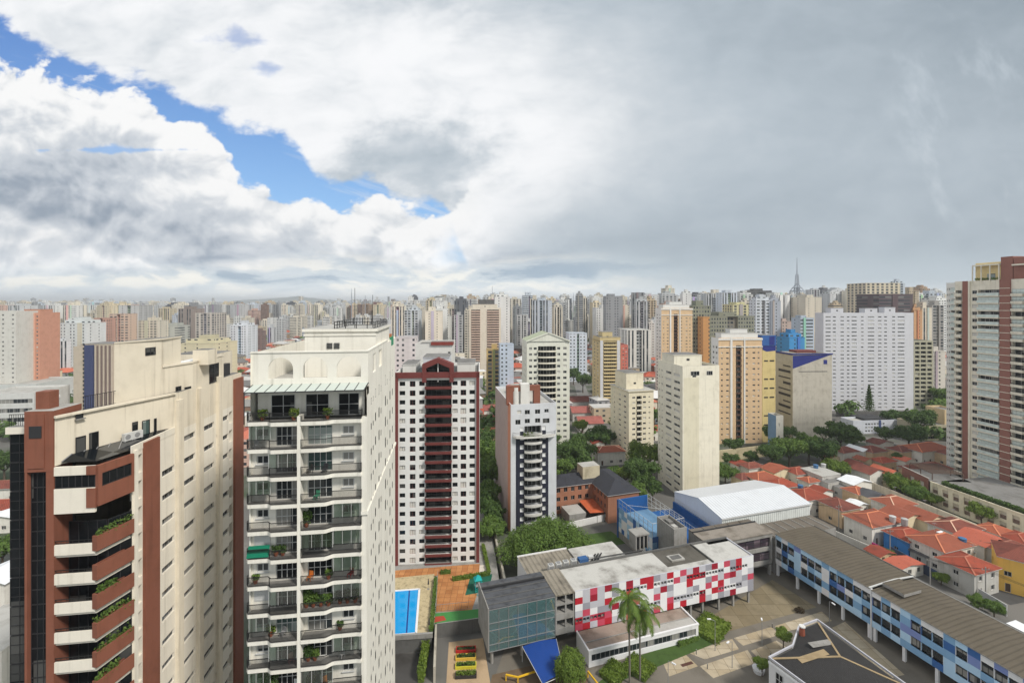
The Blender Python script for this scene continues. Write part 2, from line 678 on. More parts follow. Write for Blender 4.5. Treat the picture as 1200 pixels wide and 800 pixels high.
# ------------------------------------------------------------------ walls with real openings
def wall_grid(mb, fn, width, z0, z1, ops, mat, revmat=None):
    """fn(u, v, dep) maps wall coordinates to a point; ops = (u0, v0, u1, v1, depth)"""
    us = sorted({0.0, round(width, 4)} | {round(o[0], 4) for o in ops} | {round(o[2], 4) for o in ops})
    vs = sorted({round(z0, 4), round(z1, 4)} | {round(o[1], 4) for o in ops} | {round(o[3], 4) for o in ops})
    ui = {u: i for i, u in enumerate(us)}
    vi = {v: i for i, v in enumerate(vs)}
    hole = set()
    for o in ops:
        for a in range(ui[round(o[0], 4)], ui[round(o[2], 4)]):
            for b in range(vi[round(o[1], 4)], vi[round(o[3], 4)]):
                hole.add((a, b))
    for b in range(len(vs) - 1):
        a = 0
        while a < len(us) - 1:
            if (a, b) in hole:
                a += 1
                continue
            e = a
            while e + 1 < len(us) - 1 and (e + 1, b) not in hole:
                e += 1
            mb.face([fn(us[a], vs[b], 0), fn(us[e + 1], vs[b], 0), fn(us[e + 1], vs[b + 1], 0), fn(us[a], vs[b + 1], 0)], mat)
            a = e + 1
    r = revmat or mat
    for o in ops:
        u0, v0, u1, v1, dp = o[:5]
        mb.face([fn(u0, v0, 0), fn(u1, v0, 0), fn(u1, v0, dp), fn(u0, v0, dp)], r)
        mb.face([fn(u0, v1, 0), fn(u1, v1, 0), fn(u1, v1, dp), fn(u0, v1, dp)], r)
        mb.face([fn(u0, v0, 0), fn(u0, v1, 0), fn(u0, v1, dp), fn(u0, v0, dp)], r)
        mb.face([fn(u1, v0, 0), fn(u1, v1, 0), fn(u1, v1, dp), fn(u1, v0, dp)], r)


PANES = {}


def pane_mb(w, h, glass, frame, cols=2, rows=1, t=0.06, sill=None):
    """a window unit: glass, frame, mullions; its foot at the origin, facing -y"""
    mb = MB()
    mb.face([(-w / 2, 0.0, 0), (w / 2, 0.0, 0), (w / 2, 0.0, h), (-w / 2, 0.0, h)], glass)
    for a in range(cols + 1):
        x = -w / 2 + t / 2 + (w - t) * a / cols
        mb.box(x - t / 2, -0.05, 0, x + t / 2, -0.004, h, frame)
    for b in range(rows + 1):
        z = t / 2 + (h - t) * b / rows
        mb.box(-w / 2 + t, -0.046, z - t / 2, w / 2 - t, -0.004, z + t / 2, frame)
    if sill is not None:
        mb.box(-w / 2 - 0.08, -0.30, -0.09, w / 2 + 0.08, -0.004, -0.002, sill)
    return mb


class Parts:
    """collects the repeated parts of one thing; the hundred largest of a name become objects, the rest one mesh of kind stuff"""
    def __init__(s, root, cap=100):
        s.root, s.cap, s.d = root, cap, {}
        s.cache = {}

    def put(s, name, key, make, loc, rotz=0.0, size=1.0):
        s.d.setdefault(name, []).append((key, make, Vector(loc), rotz, size))

    def flush(s):
        r = s.root
        M0 = Matrix.Translation(r.location) @ Matrix.Rotation(r.rotation_euler[2], 4, 'Z')
        for name, items in s.d.items():
            def big(it):
                p = M0 @ it[2] - Vector((0, 0, HC))
                inview = 1.0 if (p.y > 1 and abs(p.x / p.y) < 1.16 and -0.87 < p.z / p.y) else 0.02
                return -it[4] * inview / max(p.length_squared, 1)
            items.sort(key=big)
            rest = None
            for i, (key, make, loc, rz, size) in enumerate(items):
                if key not in s.cache:
                    s.cache[key] = make()
                if i < s.cap:
                    k = ('me', key)
                    if k not in s.cache:
                        s.cache[k] = s.cache[key].mesh(name)
                    link(name, s.cache[k], r, loc, rz)
                else:
                    rest = rest or MB()
                    rest.add(s.cache[key], Matrix.Translation(loc) @ Matrix.Rotation(rz, 4, 'Z'))
            if rest:
                o = rest.build('more_' + name + 's', r)
                o['kind'] = 'stuff'


# ------------------------------------------------------------------ common materials
C = srgb
M_GLASS = glass_mat('window_glass', amount=0.45)
M_GLASSD = glass_mat('dark_glass', (0.008, 0.010, 0.012), (0.10, 0.10, 0.095), 0.25, 0.1, 0.22)
M_GLASSG = glass_mat('green_glass', (0.05, 0.085, 0.08), (0.42, 0.47, 0.44), 0.6, 0.05)
M_SHUT = plain('closed_shutter', C(206, 203, 194), 0.6)
M_FRW = plain('white_frame', (0.55, 0.55, 0.53), 0.5)
M_FRD = plain('dark_frame', (0.03, 0.03, 0.032), 0.5)
M_FRG = plain('grey_frame', (0.25, 0.25, 0.25), 0.5)
M_IRON = plain('black_iron', (0.02, 0.02, 0.02), 0.5)
M_ROOFG = plain('roof_slab', (0.20, 0.195, 0.185), 0.9, stain=0.8, grain=0.5, scale=0.25)
M_ROOFL = plain('pale_roof_slab', (0.42, 0.41, 0.38), 0.9, stain=0.7, grain=0.5, scale=0.25)
M_CONC = plain('concrete', (0.30, 0.29, 0.27), 0.9, stain=0.6, streak=0.4, grain=0.4)
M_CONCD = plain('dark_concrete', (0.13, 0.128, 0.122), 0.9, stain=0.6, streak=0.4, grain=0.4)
M_WHITE = plain('white_paint', (0.70, 0.69, 0.66), 0.8, stain=0.15, streak=0.3, grain=0.15)
M_METAL = plain('galvanised', (0.45, 0.46, 0.47), 0.45, metal=0.6)
# ------------------------------------------------------------------ apartment towers with real openings
def rail_mb(w, h, mat, step=0.16, pts=None):
    """iron balcony rail along a polyline"""
    mb = MB()
    pts = pts or [(0, 0), (w, 0)]
    for (x0, y0), (x1, y1) in zip(pts, pts[1:]):
        mb.bar((x0, y0, h), (x1, y1, h), 0.06, 0.06, mat)
        mb.bar((x0, y0, 0.1), (x1, y1, 0.1), 0.04, 0.04, mat)
        L = sqrt((x1 - x0) ** 2 + (y1 - y0) ** 2)
        k = max(1, int(L / step))
        for i in range(k):
            t = i / k
            x, y = x0 + (x1 - x0) * t, y0 + (y1 - y0) * t
            mb.bar((x, y, 0.1), (x, y, h), 0.03, 0.03, mat)
    return mb


def balcony_mb(w, proj, st, o):
    """slab and parapet of one balcony; origin at the left end of the opening on the wall line, floor at z 0"""
    mb = MB()
    slab, par = o['slab'], o.get('par', o['slab'])
    curve = o.get('curve', 0)
    n = 8 if curve else 1
    pts = []
    for i in range(n + 1):
        t = i / n
        y = -proj - (curve * (1 - (2 * t - 1) ** 2) if curve else 0)
        pts.append((w * t, y))
    poly = [(0, 0.0)] + pts + [(w, 0.0)]
    poly = [(0, 0.0)] + [p for p in pts] + [(w, 0.0)]
    mb.prism(poly, -o.get('st', 0.22), 0.0, slab)
    kind = o.get('kind', 'solid')
    ph = o.get('h', 1.0)
    full = [(0, -0.05)] + pts + [(w, -0.05)] if proj > 0.25 else pts
    if kind == 'solid':
        for (x0, y0), (x1, y1) in zip(full, full[1:]):
            mb.bar((x0, y0, ph / 2 - 0.06), (x1, y1, ph / 2 - 0.06), 0.12, ph + 0.12, par)
    elif kind == 'glass':
        for (x0, y0), (x1, y1) in zip(full, full[1:]):
            mb.bar((x0, y0, ph / 2), (x1, y1, ph / 2), 0.03, ph, par)
            mb.bar((x0, y0, ph), (x1, y1, ph), 0.07, 0.07, o.get('rail', M_METAL))
    elif kind == 'mixed':
        for (x0, y0), (x1, y1) in zip(full, full[1:]):
            mb.bar((x0, y0, 0.26), (x1, y1, 0.26), 0.12, 0.6, par)
        r = rail_mb(w, ph, o.get('rail', M_IRON), 0.3, full)
        mb.add(r, Matrix())
    else:
        mb.add(rail_mb(w, ph, o.get('rail', M_IRON), o.get('step', 0.18), full), Matrix())
    return mb


class Tower:
    pass


def tower(name, label, cat, xl, xr, Y, rot, ytop, n, F=(), S=(), xs=None, depth=16.0, zb=0.0, zf=None, group=None, wall=None, swall=None,
          glass=None, frame=None, crown=1.2, roof=(), roofmat=None, sill=None, back=True, cap=100, dep=0.22, hold=False):
    wall = wall or M_WHITE
    swall = swall or wall
    glass, frame = glass or M_GLASS, frame or M_FRW
    r = radians(rot)
    U, V = (cos(r), sin(r)), (-sin(r), cos(r))
    left = xs is None or xs < xl
    P = (K(xl if left else xr) * Y, Y)
    if left:
        w = hit(P, U, xr)
        O = P
    else:
        w = hit(P, (-U[0], -U[1]), xl)
        O = (P[0] - U[0] * w, P[1] - U[1] * w)
    d = depth
    if xs is not None:
        try:
            q = hit(P, V, xs)
            if 3 < q < 46:
                d = q
            else:
                print('depth of', name, label[:30], round(q, 1), 'kept', depth)
        except ZeroDivisionError:
            pass
    zt = zat(ytop, Y)
    root = thing(name, label, cat, (O[0], O[1], zb), r, group)
    T = Tower()
    T.root, T.w, T.d, T.h, T.O, T.P, T.U, T.V, T.left = root, w, d, zt - zb, O, P, U, V, left
    T.uf = lambda x: hit(O, U, x) if x > 1.5 else x * w
    T.us = lambda x: hit(P, V, x) if x > 1.5 else x * d
    h = T.h
    z0 = (zf - zb) if zf is not None else 0.6
    st = (h - crown - z0) / n
    T.st, T.z0 = st, z0
    pr = T.parts = Parts(root, cap)
    mb = MB()
    ops = {'F': [], 'S': []}
    sx, srot = (0.0, -pi / 2) if left else (w, pi / 2)

    def place(side, u, dp, z):
        if side == 'F':
            return (u, dp, z), 0.0
        return ((dp, u, z) if left else (w - dp, u, z)), srot
    T.place = place
    for side, cols in (('F', F), ('S', S)):
        cv = T.uf if side == 'F' else T.us
        W = w if side == 'F' else d
        for col in cols:
            a, b = sorted((cv(col[1]), cv(col[2])))
            a, b = max(0.05, a), min(W - 0.05, b)
            if b - a < 0.15:
                continue
            o = col[5] if len(col) > 5 else {}
            lo, hi = o.get('floors', (0, n))
            if col[0] == 'w':
                s_, wh = col[3], col[4]
                cols_n = o.get('cols', 2 if b - a > 0.9 else 1)
                for i in range(lo, hi):
                    if o.get('skip') and R.random() < o['skip']:
                        continue
                    v0 = z0 + i * st + s_ * st
                    v1 = v0 + wh * st
                    ops[side].append((a, v0, b, v1, dep))
                    L, rz = place(side, (a + b) / 2, dep, v0)
                    g, fr = o.get('glass', glass), o.get('frame', frame)
                    if g in (M_GLASS, M_GLASSD) and R.random() < .16:
                        g = M_SHUT
                    key = ('w', round(b - a, 2), round(v1 - v0, 2), g.name, fr.name, cols_n)
                    pr.put('window', key, lambda a=a, b=b, v0=v0, v1=v1, g=g, fr=fr, c=cols_n:
                           pane_mb(b - a - 0.02, v1 - v0 - 0.02, g, fr, c, 1, 0.05, sill), L, rz, (b - a) * (v1 - v0))
            elif col[0] == 'b':
                o = col[3]
                lo, hi = o.get('floors', (0, n))
                bk, pj = o.get('back', 1.0), o.get('proj', 0.9)
                for i in range(lo, hi):
                    v0 = z0 + i * st
                    v1 = v0 + st - o.get('lintel', 0.35)
                    ops[side].append((a, v0, b, v1, bk))
                    L, rz = place(side, (a + b) / 2, bk, v0)
                    g, fr = o.get('glass', M_GLASSD), o.get('frame', frame)
                    pr.put('balcony_door', ('d', round(b - a, 2), round(v1 - v0, 2), g.name, fr.name),
                           lambda a=a, b=b, v0=v0, v1=v1, g=g, fr=fr: pane_mb(b - a - 0.02, v1 - v0 - 0.02, g, fr, max(2, int((b - a) / 1.3)), 1, 0.07), L, rz, (b - a) * 2)
                    if o.get('enclose') and R.random() < o['enclose'][0]:
                        L, rz = place(side, (a + b) / 2, .06, v0 + .02)
                        em = o['enclose'][1]
                        pr.put('glass_screen', ('e', round(b - a, 2)), lambda a=a, b=b, em=em, o=o: pane_mb(b - a - .04, st - o.get('lintel', .35) - .04, em, M_FRW, max(3, int((b - a) / 1.1)), 1, .05), L, rz, (b - a) * 2.1)
                    ub = a if (side == 'F' or not left) else b
                    L, rz = place(side, ub, -0.004, v0)
                    pr.put('balcony', ('bal', round(b - a, 2), o.get('id', id(o))),
                           lambda a=a, b=b, o=o, pj=pj: balcony_mb(b - a, pj, st, o), L, rz, (b - a) * 2)
            elif col[0] == 'p':          # pilaster or coloured strip standing proud of the wall
                m, pj = col[3], col[4]
                lo_z, hi_z = o.get('z', (0, h))
                q = MB()
                if side == 'F':
                    q.box(a, -pj, lo_z, b, -0.003, hi_z, m)
                elif left:
                    q.box(-pj, a, lo_z, -0.003, b, hi_z, m)
                else:
                    q.box(w + 0.003, a, lo_z, w + pj, b, hi_z, m)
                q.build(o.get('name', 'pilaster'), root)
    fF = lambda u, v, dp: (u, dp, v)
    fL = lambda u, v, dp: (dp, u, v)
    fR = lambda u, v, dp: (w - dp, u, v)
    wall_grid(mb, fF, w, 0, h, ops['F'], wall)
    wall_grid(mb, fL, d, 0, h, ops['S'] if left else [], swall)
    wall_grid(mb, fR, d, 0, h, ops['S'] if not left else [], swall)
    mb.face([(0, d, 0), (w, d, 0), (w, d, h), (0, d, h)], swall)
    ph = 0.9
    rm = roofmat or M_ROOFG
    t = 0.22
    mb.face([(t, t, h - ph), (w - t, t, h - ph), (w - t, d - t, h - ph), (t, d - t, h - ph)], rm)
    for q in (((0, 0), (w, 0), (w - t, t), (t, t)), ((w, 0), (w, d), (w - t, d - t), (w - t, t)),
              ((w, d), (0, d), (t, d - t), (w - t, d - t)), ((0, d), (0, 0), (t, t), (t, d - t))):
        mb.face([(x, y, h) for x, y in q], wall)
        (ax, ay), (bx, by) = q[3], q[2]
        mb.face([(ax, ay, h - ph), (bx, by, h - ph), (bx, by, h), (ax, ay, h)], wall)
    if mb.f:
        mb.build('wall', root)
    for i, bx in enumerate(roof):
        u0, v0, u1, v1, hh = bx[:5]
        m = bx[5] if len(bx) > 5 and bx[5] else wall
        zb_ = h - ph + 0.002
        q = MB()
        q.box(u0 * w, v0 * d, zb_, u1 * w, v1 * d, zb_ + hh + ph, m, rm)
        e = 0.15
        q.box(u0 * w - e, v0 * d - e, zb_ + hh + ph + 0.003, u1 * w + e, v1 * d + e, zb_ + hh + ph + 0.2, m, rm)
        if hh > 2.2 and (u1 - u0) * w > 3:
            cx = (u0 + u1) / 2 * w
            q.box(cx - 0.6, v0 * d - 0.03, zb_ + hh * 0.35 + ph, cx + 0.6, v0 * d - 0.004, zb_ + hh * 0.35 + ph + 0.8, M_FRD)
        q.build('machine_room', root)
    if not hold:
        pr.flush()
    T.zt = zt
    return T


def to_local(T, X, Y, Z=None):
    """world to the tower's own frame"""
    dx, dy = X - T.O[0], Y - T.O[1]
    return (dx * T.U[0] + dy * T.U[1], dx * T.V[0] + dy * T.V[1])
# ================================================================== cream and terracotta tower, left foreground
CREAM = plain('cream_render', C(224, 214, 194), 0.85, stain=0.18, streak=0.40, grain=0.15, stainc=C(120, 105, 80))
CREAMW = plain('pale_cream_render', C(230, 223, 208), 0.85, stain=0.10, streak=0.28, grain=0.12, stainc=C(120, 110, 90))
TERRA = plain('terracotta_cladding', C(134, 84, 66), 0.7, stain=0.35, streak=0.35, grain=0.35)
TERRAD = plain('dark_terracotta', C(112, 58, 42), 0.7, stain=0.35, streak=0.3, grain=0.3)


def leaf_patch(mb, x0, y0, z0, x1, y1, z1, n, size, mat, rnd=None):
    rnd = rnd or R
    for i in range(n):
        c = Vector((rnd.uniform(x0, x1), rnd.uniform(y0, y1), z0 + (z1 - z0) * rnd.random() ** 0.8))
        a = Vector((rnd.gauss(0, 1), rnd.gauss(0, 1), rnd.gauss(0, 0.7))).normalized()
        b = a.orthogonal().normalized()
        b = (Matrix.Rotation(rnd.uniform(0, 6.28), 3, a) @ b)
        c2 = a.cross(b)
        s = size * rnd.uniform(0.6, 1.3)
        mb.face([c - b * s * 0.5, c + c2 * s * 0.28, c + b * s * 0.5, c - c2 * s * 0.28], mat)


def foliage_tone(me):
    at = me.attributes.new('tone', 'FLOAT', 'FACE')
    rr = random.Random(len(me.polygons))
    at.data.foreach_set('value', [rr.random() for _ in range(len(me.polygons))])
    return me


LEAF = leaf_mat('leaf_green', (0.056, 0.12, 0.020), (0.19, 0.28, 0.06))
LEAFB = leaf_mat('leaf_bright', (0.085, 0.15, 0.020), (0.24, 0.32, 0.055))
LEAFD = leaf_mat('leaf_dark', (0.036, 0.082, 0.020), (0.13, 0.205, 0.05))
SOIL = plain('soil', (0.05, 0.035, 0.025), 0.95, grain=0.6)


def build_tower_a():
    r = radians(7.6)
    U, V = (cos(r), sin(r)), (-sin(r), cos(r))
    Pc = (K(112) * 46.5, 46.5)
    root = thing('apartment_tower', 'cream and terracotta apartment tower with glazed black corner and planted angled balconies', 'apartment tower',
                 (Pc[0], Pc[1], 0), r)
    u64, u30, u33, u55 = (hit(Pc, U, x) for x in (64, 30, 33, 55))
    u12 = hit((Pc[0] + V[0] * 1.5, Pc[1] + V[1] * 1.5), U, 12)
    sc = (1.08, 3.6)
    S0 = (Pc[0] + U[0] * sc[0] + V[0] * sc[1], Pc[1] + U[1] * sc[0] + V[1] * sc[1])
    us = lambda x: sc[1] + hit(S0, V, x)          # v on the side wall seen at column x
    vend = us(283)
    v205, v226, v262 = us(205), us(226), us(262)
    pr = Parts(root, 100)
    pr2 = Parts(root, 100)
    n, st, zb = 17, 3.0, 44.15 - 3.0 * 14
    # ---- side wall with slit windows
    ops = []
    top = 53.6

    def fR(u, v, dp):
        return (sc[0] - dp, u, v)
    slits = [(190, 204.5), (214, 229), (237, 251), (260.5, 268)]
    for k in range(-1, 18):
        z = zb + st * k + 1.25
        for a, b in slits:
            ua, ub = us(a), us(b)
            ztop = 57.2 if a > 210 else 51.5
            if z + 0.7 > ztop or z < 0.3:
                continue
            ops.append((ua, z, ub, z + 0.78, 0.3))
            pr.put('window', ('slit', a), lambda ua=ua, ub=ub: pane_mb(ub - ua - .02, .76, M_GLASS, M_FRG, 3, 1, 0.05), (sc[0] - 0.3, (ua + ub) / 2, z), pi / 2, 2)
        if 0 < k < 17:
            for a, b, zz, hh in ((160.2, 166.6, 0.4, 2.1), (186.2, 187.6, 0.3, 1.2), (268.6, 272.4, 0.4, 1.9)):
                ua, ub = us(a), us(b)
                if z - 1.25 + zz + hh > 52.8 or z < 1:
                    continue
                ops.append((ua, z - 1.25 + zz, ub, z - 1.25 + zz + hh, 0.7))
                pr.put('window', ('tall', a), lambda ua=ua, ub=ub, hh=hh: pane_mb(ub - ua - .02, hh - .02, M_GLASSD, M_FRD, 1, 2, 0.06), (sc[0] - 0.7, (ua + ub) / 2, z - 1.25 + zz), pi / 2, 2)
            for a in (231, 252.8):
                ua = us(a)
                ops.append((ua, z + 1.3, ua + 0.22, z + 1.55, 0.2)) if z < 50 else None
    wall = MB()
    W0 = sc[1]
    wall_grid(wall, lambda u, v, dp: fR(u + W0, v, dp), vend - W0, 0, 53.6, [(o[0] - W0, o[1], o[2] - W0, o[3], o[4]) for o in ops if o[3] < 53.5], CREAMW)
    wall_grid(wall, lambda u, v, dp: fR(u + v205, v, dp), vend - v205, 53.6, 58.2, [(o[0] - v205, o[1], o[2] - v205, o[3], o[4]) for o in ops if 53.7 < o[1] and o[3] < 58 and o[0] > v205], CREAM)
    # other faces of the shaft
    L = u12 + 0.25
    body = [(sc[0], vend), (L, vend), (L, 3.0), (u12, 3.0)]
    for (x0, y0), (x1, y1) in zip(body, body[1:]):
        wall.face([(x0, y0, 0), (x1, y1, 0), (x1, y1, top), (x0, y0, top)], CREAMW)
    wall.face([(0.15, 1.7, 53.0), (sc[0] - .02, sc[1], 53.0), (sc[0] - .02, vend, 53.0), (L, vend, 53.0), (L, 3.0, 53.0), (u64, 1.7, 53.0)], M_ROOFG)
    wall.build('wall', root)
    # ---- glazed front bays behind the balconies
    for k in range(0, 15):
        z = zb + st * k
        if k > 14:
            break
        g = MB()
        q = pane_mb(-u64 - 0.1, st - 0.3, M_GLASSD, M_FRD, 4, 1, 0.06)
        g.add(q, Matrix.Translation((u64 / 2, 1.7, z)))
        ang = atan2(sc[1] - 1.7, sc[0] - 0.0)
        ln = sqrt((sc[1] - 1.7) ** 2 + sc[0] ** 2)
        g.add(pane_mb(ln, st - 0.3, M_GLASSD, M_FRD, 2, 1, 0.06), Matrix.Translation((sc[0] / 2, (1.7 + sc[1]) / 2, z)) @ Matrix.Rotation(ang, 4, 'Z'))
        g.build('balcony_glazing', root)
        s = MB()
        s.prism([(u64, 0.12), (0, 0.12), (sc[0] - 0.05, sc[1] - 0.1), (0.2, 1.9), (u64, 1.9)], z - 0.3, z, CREAMW, M_CONC)
        if k <= 14:
            s.box(u64, -0.06, z - 0.02 - (0.0 if k else 1.5), 0.0, 0.12, z + 1.05, CREAMW)
            rl = rail_mb(-u64, 0.35, M_IRON, 0.5)
            s.add(rl, Matrix.Translation((u64, 0.05, z + 1.05)))
        b = s.build('balcony', root)
        p = MB()
        d = Vector((sc[0], sc[1], 0)).normalized()
        nrm = Vector((d.y, -d.x, 0))
        a0, a1 = Vector((0, 0, 0)), Vector((sc[0], sc[1], 0))
        o1, o0 = nrm * 0.35, nrm * -0.25
        zl = z + 0.25
        # planter trough: outer wall, inner wall, soil
        p.prism([tuple((a0 + o1)[:2]), tuple((a1 + o1)[:2]), tuple((a1 + o1 - nrm * 0.12)[:2]), tuple((a0 + o1 - nrm * 0.12)[:2])], zl, zl + 1.55, TERRA)
        p.prism([tuple((a0 + o0 + nrm * .1)[:2]), tuple((a1 + o0 + nrm * .1)[:2]), tuple((a1 + o0)[:2]), tuple((a0 + o0)[:2])], zl + 0.6, zl + 1.5, TERRA)
        p.prism([tuple((a0 + o1 - nrm * .121)[:2]), tuple((a1 + o1 - nrm * .121)[:2]), tuple((a1 + o0 + nrm * .101)[:2]), tuple((a0 + o0 + nrm * .101)[:2])], zl + 0.62, zl + 1.25, SOIL)
        p.prism([tuple((a0 + o1)[:2]), tuple((a0 + o1 - nrm * .12)[:2]), tuple((a0 + o0)[:2]), tuple((a0 + o0 - d * .14)[:2]), tuple((a0 + o1 - d * .14)[:2])], zl, zl + 1.55, TERRA)
        p.build('planter', root)
        if k in (14, 12, 11, 10, 9) or (k < 9 and k % 2):
            q = MB()
            rr = random.Random(k)
            for _ in range(170):
                t = rr.random() if k % 3 else rr.random() * 0.6
                c = a0.lerp(a1, t) + nrm * rr.uniform(-0.2, 0.25) + Vector((0, 0, zl + 1.2 + rr.random() ** 2 * 0.9))
                leaf_patch(q, c.x - .15, c.y - .15, c.z - .1, c.x + .15, c.y + .15, c.z + .15, 2, 0.3, LEAF, rr)
            me = foliage_tone(q.mesh('planter_plants'))
            o = link('balcony_plant', me)
            M0 = root.location
            o.location, o.rotation_euler = M0, root.rotation_euler
            pos = ['highest', 'second highest', 'third highest', 'fourth highest', 'fifth highest', 'sixth highest']
            idx = [14, 12, 11, 10, 9, 7, 5, 3, 1].index(k)
            tag(o, f"green plants spilling from the {pos[min(idx, 5)]} planted trough of the terracotta balconies", 'plant', 'plants in the terracotta balcony troughs')
            if idx > 4:
                bpy.data.objects.remove(o)
    # ---- top storey ring
    t = MB()
    t.box(u64, -0.1, 48.4, 0.0, 0.15, 50.95, CREAMW)
    t.box(u64, -0.1, 52.3, 0.0, 0.15, 53.2, CREAMW)
    d = Vector((sc[0], sc[1], 0)).normalized()
    nrm = Vector((d.y, -d.x, 0))

    def ch(z0, z1, m, off=0.35, th=0.4, e0=0.0, e1=1.0):
        a0, a1 = Vector((0, 0, 0)).lerp(Vector((sc[0], sc[1], 0)), e0), Vector((0, 0, 0)).lerp(Vector((sc[0], sc[1], 0)), e1)
        t.prism([tuple((a0 + nrm * off)[:2]), tuple((a1 + nrm * off)[:2]), tuple((a1 + nrm * (off - th))[:2]), tuple((a0 + nrm * (off - th))[:2])], z0, z1, m)
    ch(49.0, 50.9, TERRA)
    ch(52.3, 53.2, TERRA)
    ch(50.9, 52.3, TERRA, 0.35, 0.4, 0, 0.1)
    ch(50.9, 52.3, TERRA, 0.35, 0.4, 0.93, 1)
    t.box(-0.75, -0.18, 48.9, 0.12, 0.0, 50.9, TERRA)
    t.box(-0.75, -0.18, 52.3, 0.12, 0.0, 53.2, TERRA)
    t.build('parapet', root)
    g = MB()
    g.add(pane_mb(-u64 - 0.05, 1.33, M_GLASSD, M_FRD, 6, 1, 0.07), Matrix.Translation((u64 / 2, 0.05, 50.96)))
    ang = atan2(d.y, d.x)
    g.add(pane_mb(3.1, 1.38, M_GLASSD, M_FRD, 4, 1, 0.07), Matrix.Translation((d.x * 1.95 + nrm.x * 0.2, d.y * 1.95 + nrm.y * 0.2, 50.91)) @ Matrix.Rotation(ang, 4, 'Z'))
    g.build('strip_window', root)
    # ---- black glazed column with terracotta piers, terracotta head
    for a, b in ((u30, u33), (u55, u64)):
        m = MB()
        m.box(a, -0.12, 0, b, 2.2, 52.8, TERRA)
        m.build('pier', root)
    m = MB()
    for k in range(0, 36):
        z = 52.6 - 1.5 * k
        m.add(pane_mb(u55 - u33, 1.48, M_GLASSD, M_FRD, 3, 1, 0.05), Matrix.Translation(((u33 + u55) / 2, 0.35, z - 1.5)))
    m.build('curtain_glazing', root)
    m = MB()
    uw = u30 - u12
    for k in range(0, 20):
        z = 56.4 - 3.0 * k
        m.add(pane_mb(uw, 2.95, M_GLASSD, M_FRD, 3, 3, 0.05), Matrix.Translation(((u12 + u30) / 2, 1.5, z - 3)))
    m.box(u12, 1.6, 0, u30 + 0.1, 6, 56.4, M_FRD)
    m.build('curtain_glazing', root)
    m = MB()
    m.box(u12 - 0.2, 1.2, 56.4, u30 + 0.1, 6, 57.1, CREAMW, M_ROOFL)
    m.add(rail_mb(uw, 1.3, M_IRON, 0.2), Matrix.Translation((u12, 1.4, 57.1)))
    m.build('balcony', root)
    m = MB()
    m.box(u30, -0.15, 52.81, u64, 3.4, 59.0, TERRA, M_ROOFL)
    m.box(u33 + .1, -0.23, 53.2, u55 - .1, -0.155, 58.7, TERRAD if False else TERRA)
    m.box(u30 + .25, 0.8, 59.003, u33 + 1.25, 2.0, 60.8, TERRA)
    m.box((u33 + u55) / 2 - .55, -0.30, 56.3, (u33 + u55) / 2 + .55, -0.232, 57.5, M_FRD)
    m.build('terracotta_head', root)
    # ---- penthouse, higher blocks
    Fb = (sc[0], v226 + .0)
    Fw = (Pc[0] + U[0] * Fb[0] + V[0] * Fb[1], Pc[1] + U[1] * Fb[0] + V[1] * Fb[1])
    uL, uM = sc[0] + hit(Fw, U, 133), sc[0] + hit(Fw, U, 190)
    A, B = Vector((u64, -0.1, 0)), Vector((sc[0] + 0.003, v205, 0))
    dirv = (B - A).normalized()
    ndir = Vector((dirv.y, -dirv.x, 0))
    Aw = (Pc[0] + U[0] * A.x + V[0] * A.y, Pc[1] + U[1] * A.x + V[1] * A.y)
    Dw = (U[0] * dirv.x + V[0] * dirv.y, U[1] * dirv.x + V[1] * dirv.y)
    Bk = A + dirv * hit(Aw, Dw, 137) - ndir * .45
    m = MB()
    m.prism([(u64 + 0.003, 0.0), (B.x, B.y), (B.x, vend - .5), (Bk.x, vend - .5), (Bk.x, Bk.y + .5), (A.x + dirv.x * 3.0 - ndir.x * 1.0, A.y + dirv.y * 3.0 - ndir.y * 1.0), (u64 - .4, 3.45), (u64 + .003, 3.45)], 53.3, 58.3, CREAM, M_ROOFG)
    m.build('penthouse', root)
    dirv = (B - A).normalized()
    Aw = (Pc[0] + U[0] * A.x + V[0] * A.y, Pc[1] + U[1] * A.x + V[1] * A.y)
    Dw = (U[0] * dirv.x + V[0] * dirv.y, U[1] * dirv.x + V[1] * dirv.y)
    angd = atan2(dirv.y, dirv.x)
    ndir = Vector((dirv.y, -dirv.x, 0))

    def on_diag(x0, x1, y0, y1, key, glass=M_GLASSD, cols=1):
        t0, t1 = hit(Aw, Dw, x0), hit(Aw, Dw, x1)
        Yc = Aw[1] + Dw[1] * (t0 + t1) / 2
        z0, z1 = zat(y1, Yc), zat(y0, Yc)
        z0 = max(z0, 53.35)
        c = A + dirv * (t0 + t1) / 2 + ndir * 0.06
        pr2.put('penthouse_window', key, lambda: pane_mb(t1 - t0, z1 - z0, glass, M_FRD, cols, 1, 0.07, M_CONC), (c.x, c.y, z0), angd, 5)
    on_diag(88, 100, 511, 536, 'd1')
    on_diag(104, 115, 506, 529, 'd2')
    on_diag(88, 97, 482, 490, 'd3', M_GLASS)
    on_diag(154.5, 161, 494, 506, 'd4')
    on_diag(166, 175, 492, 513, 'd5', M_GLASSG)
    on_diag(180, 183, 490, 508, 'd6')
    m = MB()        # coping of the diagonal wall
    m.bar(A + ndir * .05 + Vector((0, 0, 58.32)), B + ndir * .05 + Vector((0, 0, 58.32)), 0.45, 0.22, CREAM)
    m.build('coping', root)
    Yb = Fw[1]
    zl, zh = zat(425, Yb), zat(400, Yb)
    m = MB()
    Rk = Vector((sc[0] + .006, v226, 0))
    fd = (Rk - Bk).normalized()
    Bw = (Pc[0] + U[0] * Bk.x + V[0] * Bk.y, Pc[1] + U[1] * Bk.x + V[1] * Bk.y)
    Fd = (U[0] * fd.x + V[0] * fd.y, U[1] * fd.x + V[1] * fd.y)
    Mk = Bk + fd * hit(Bw, Fd, 190)
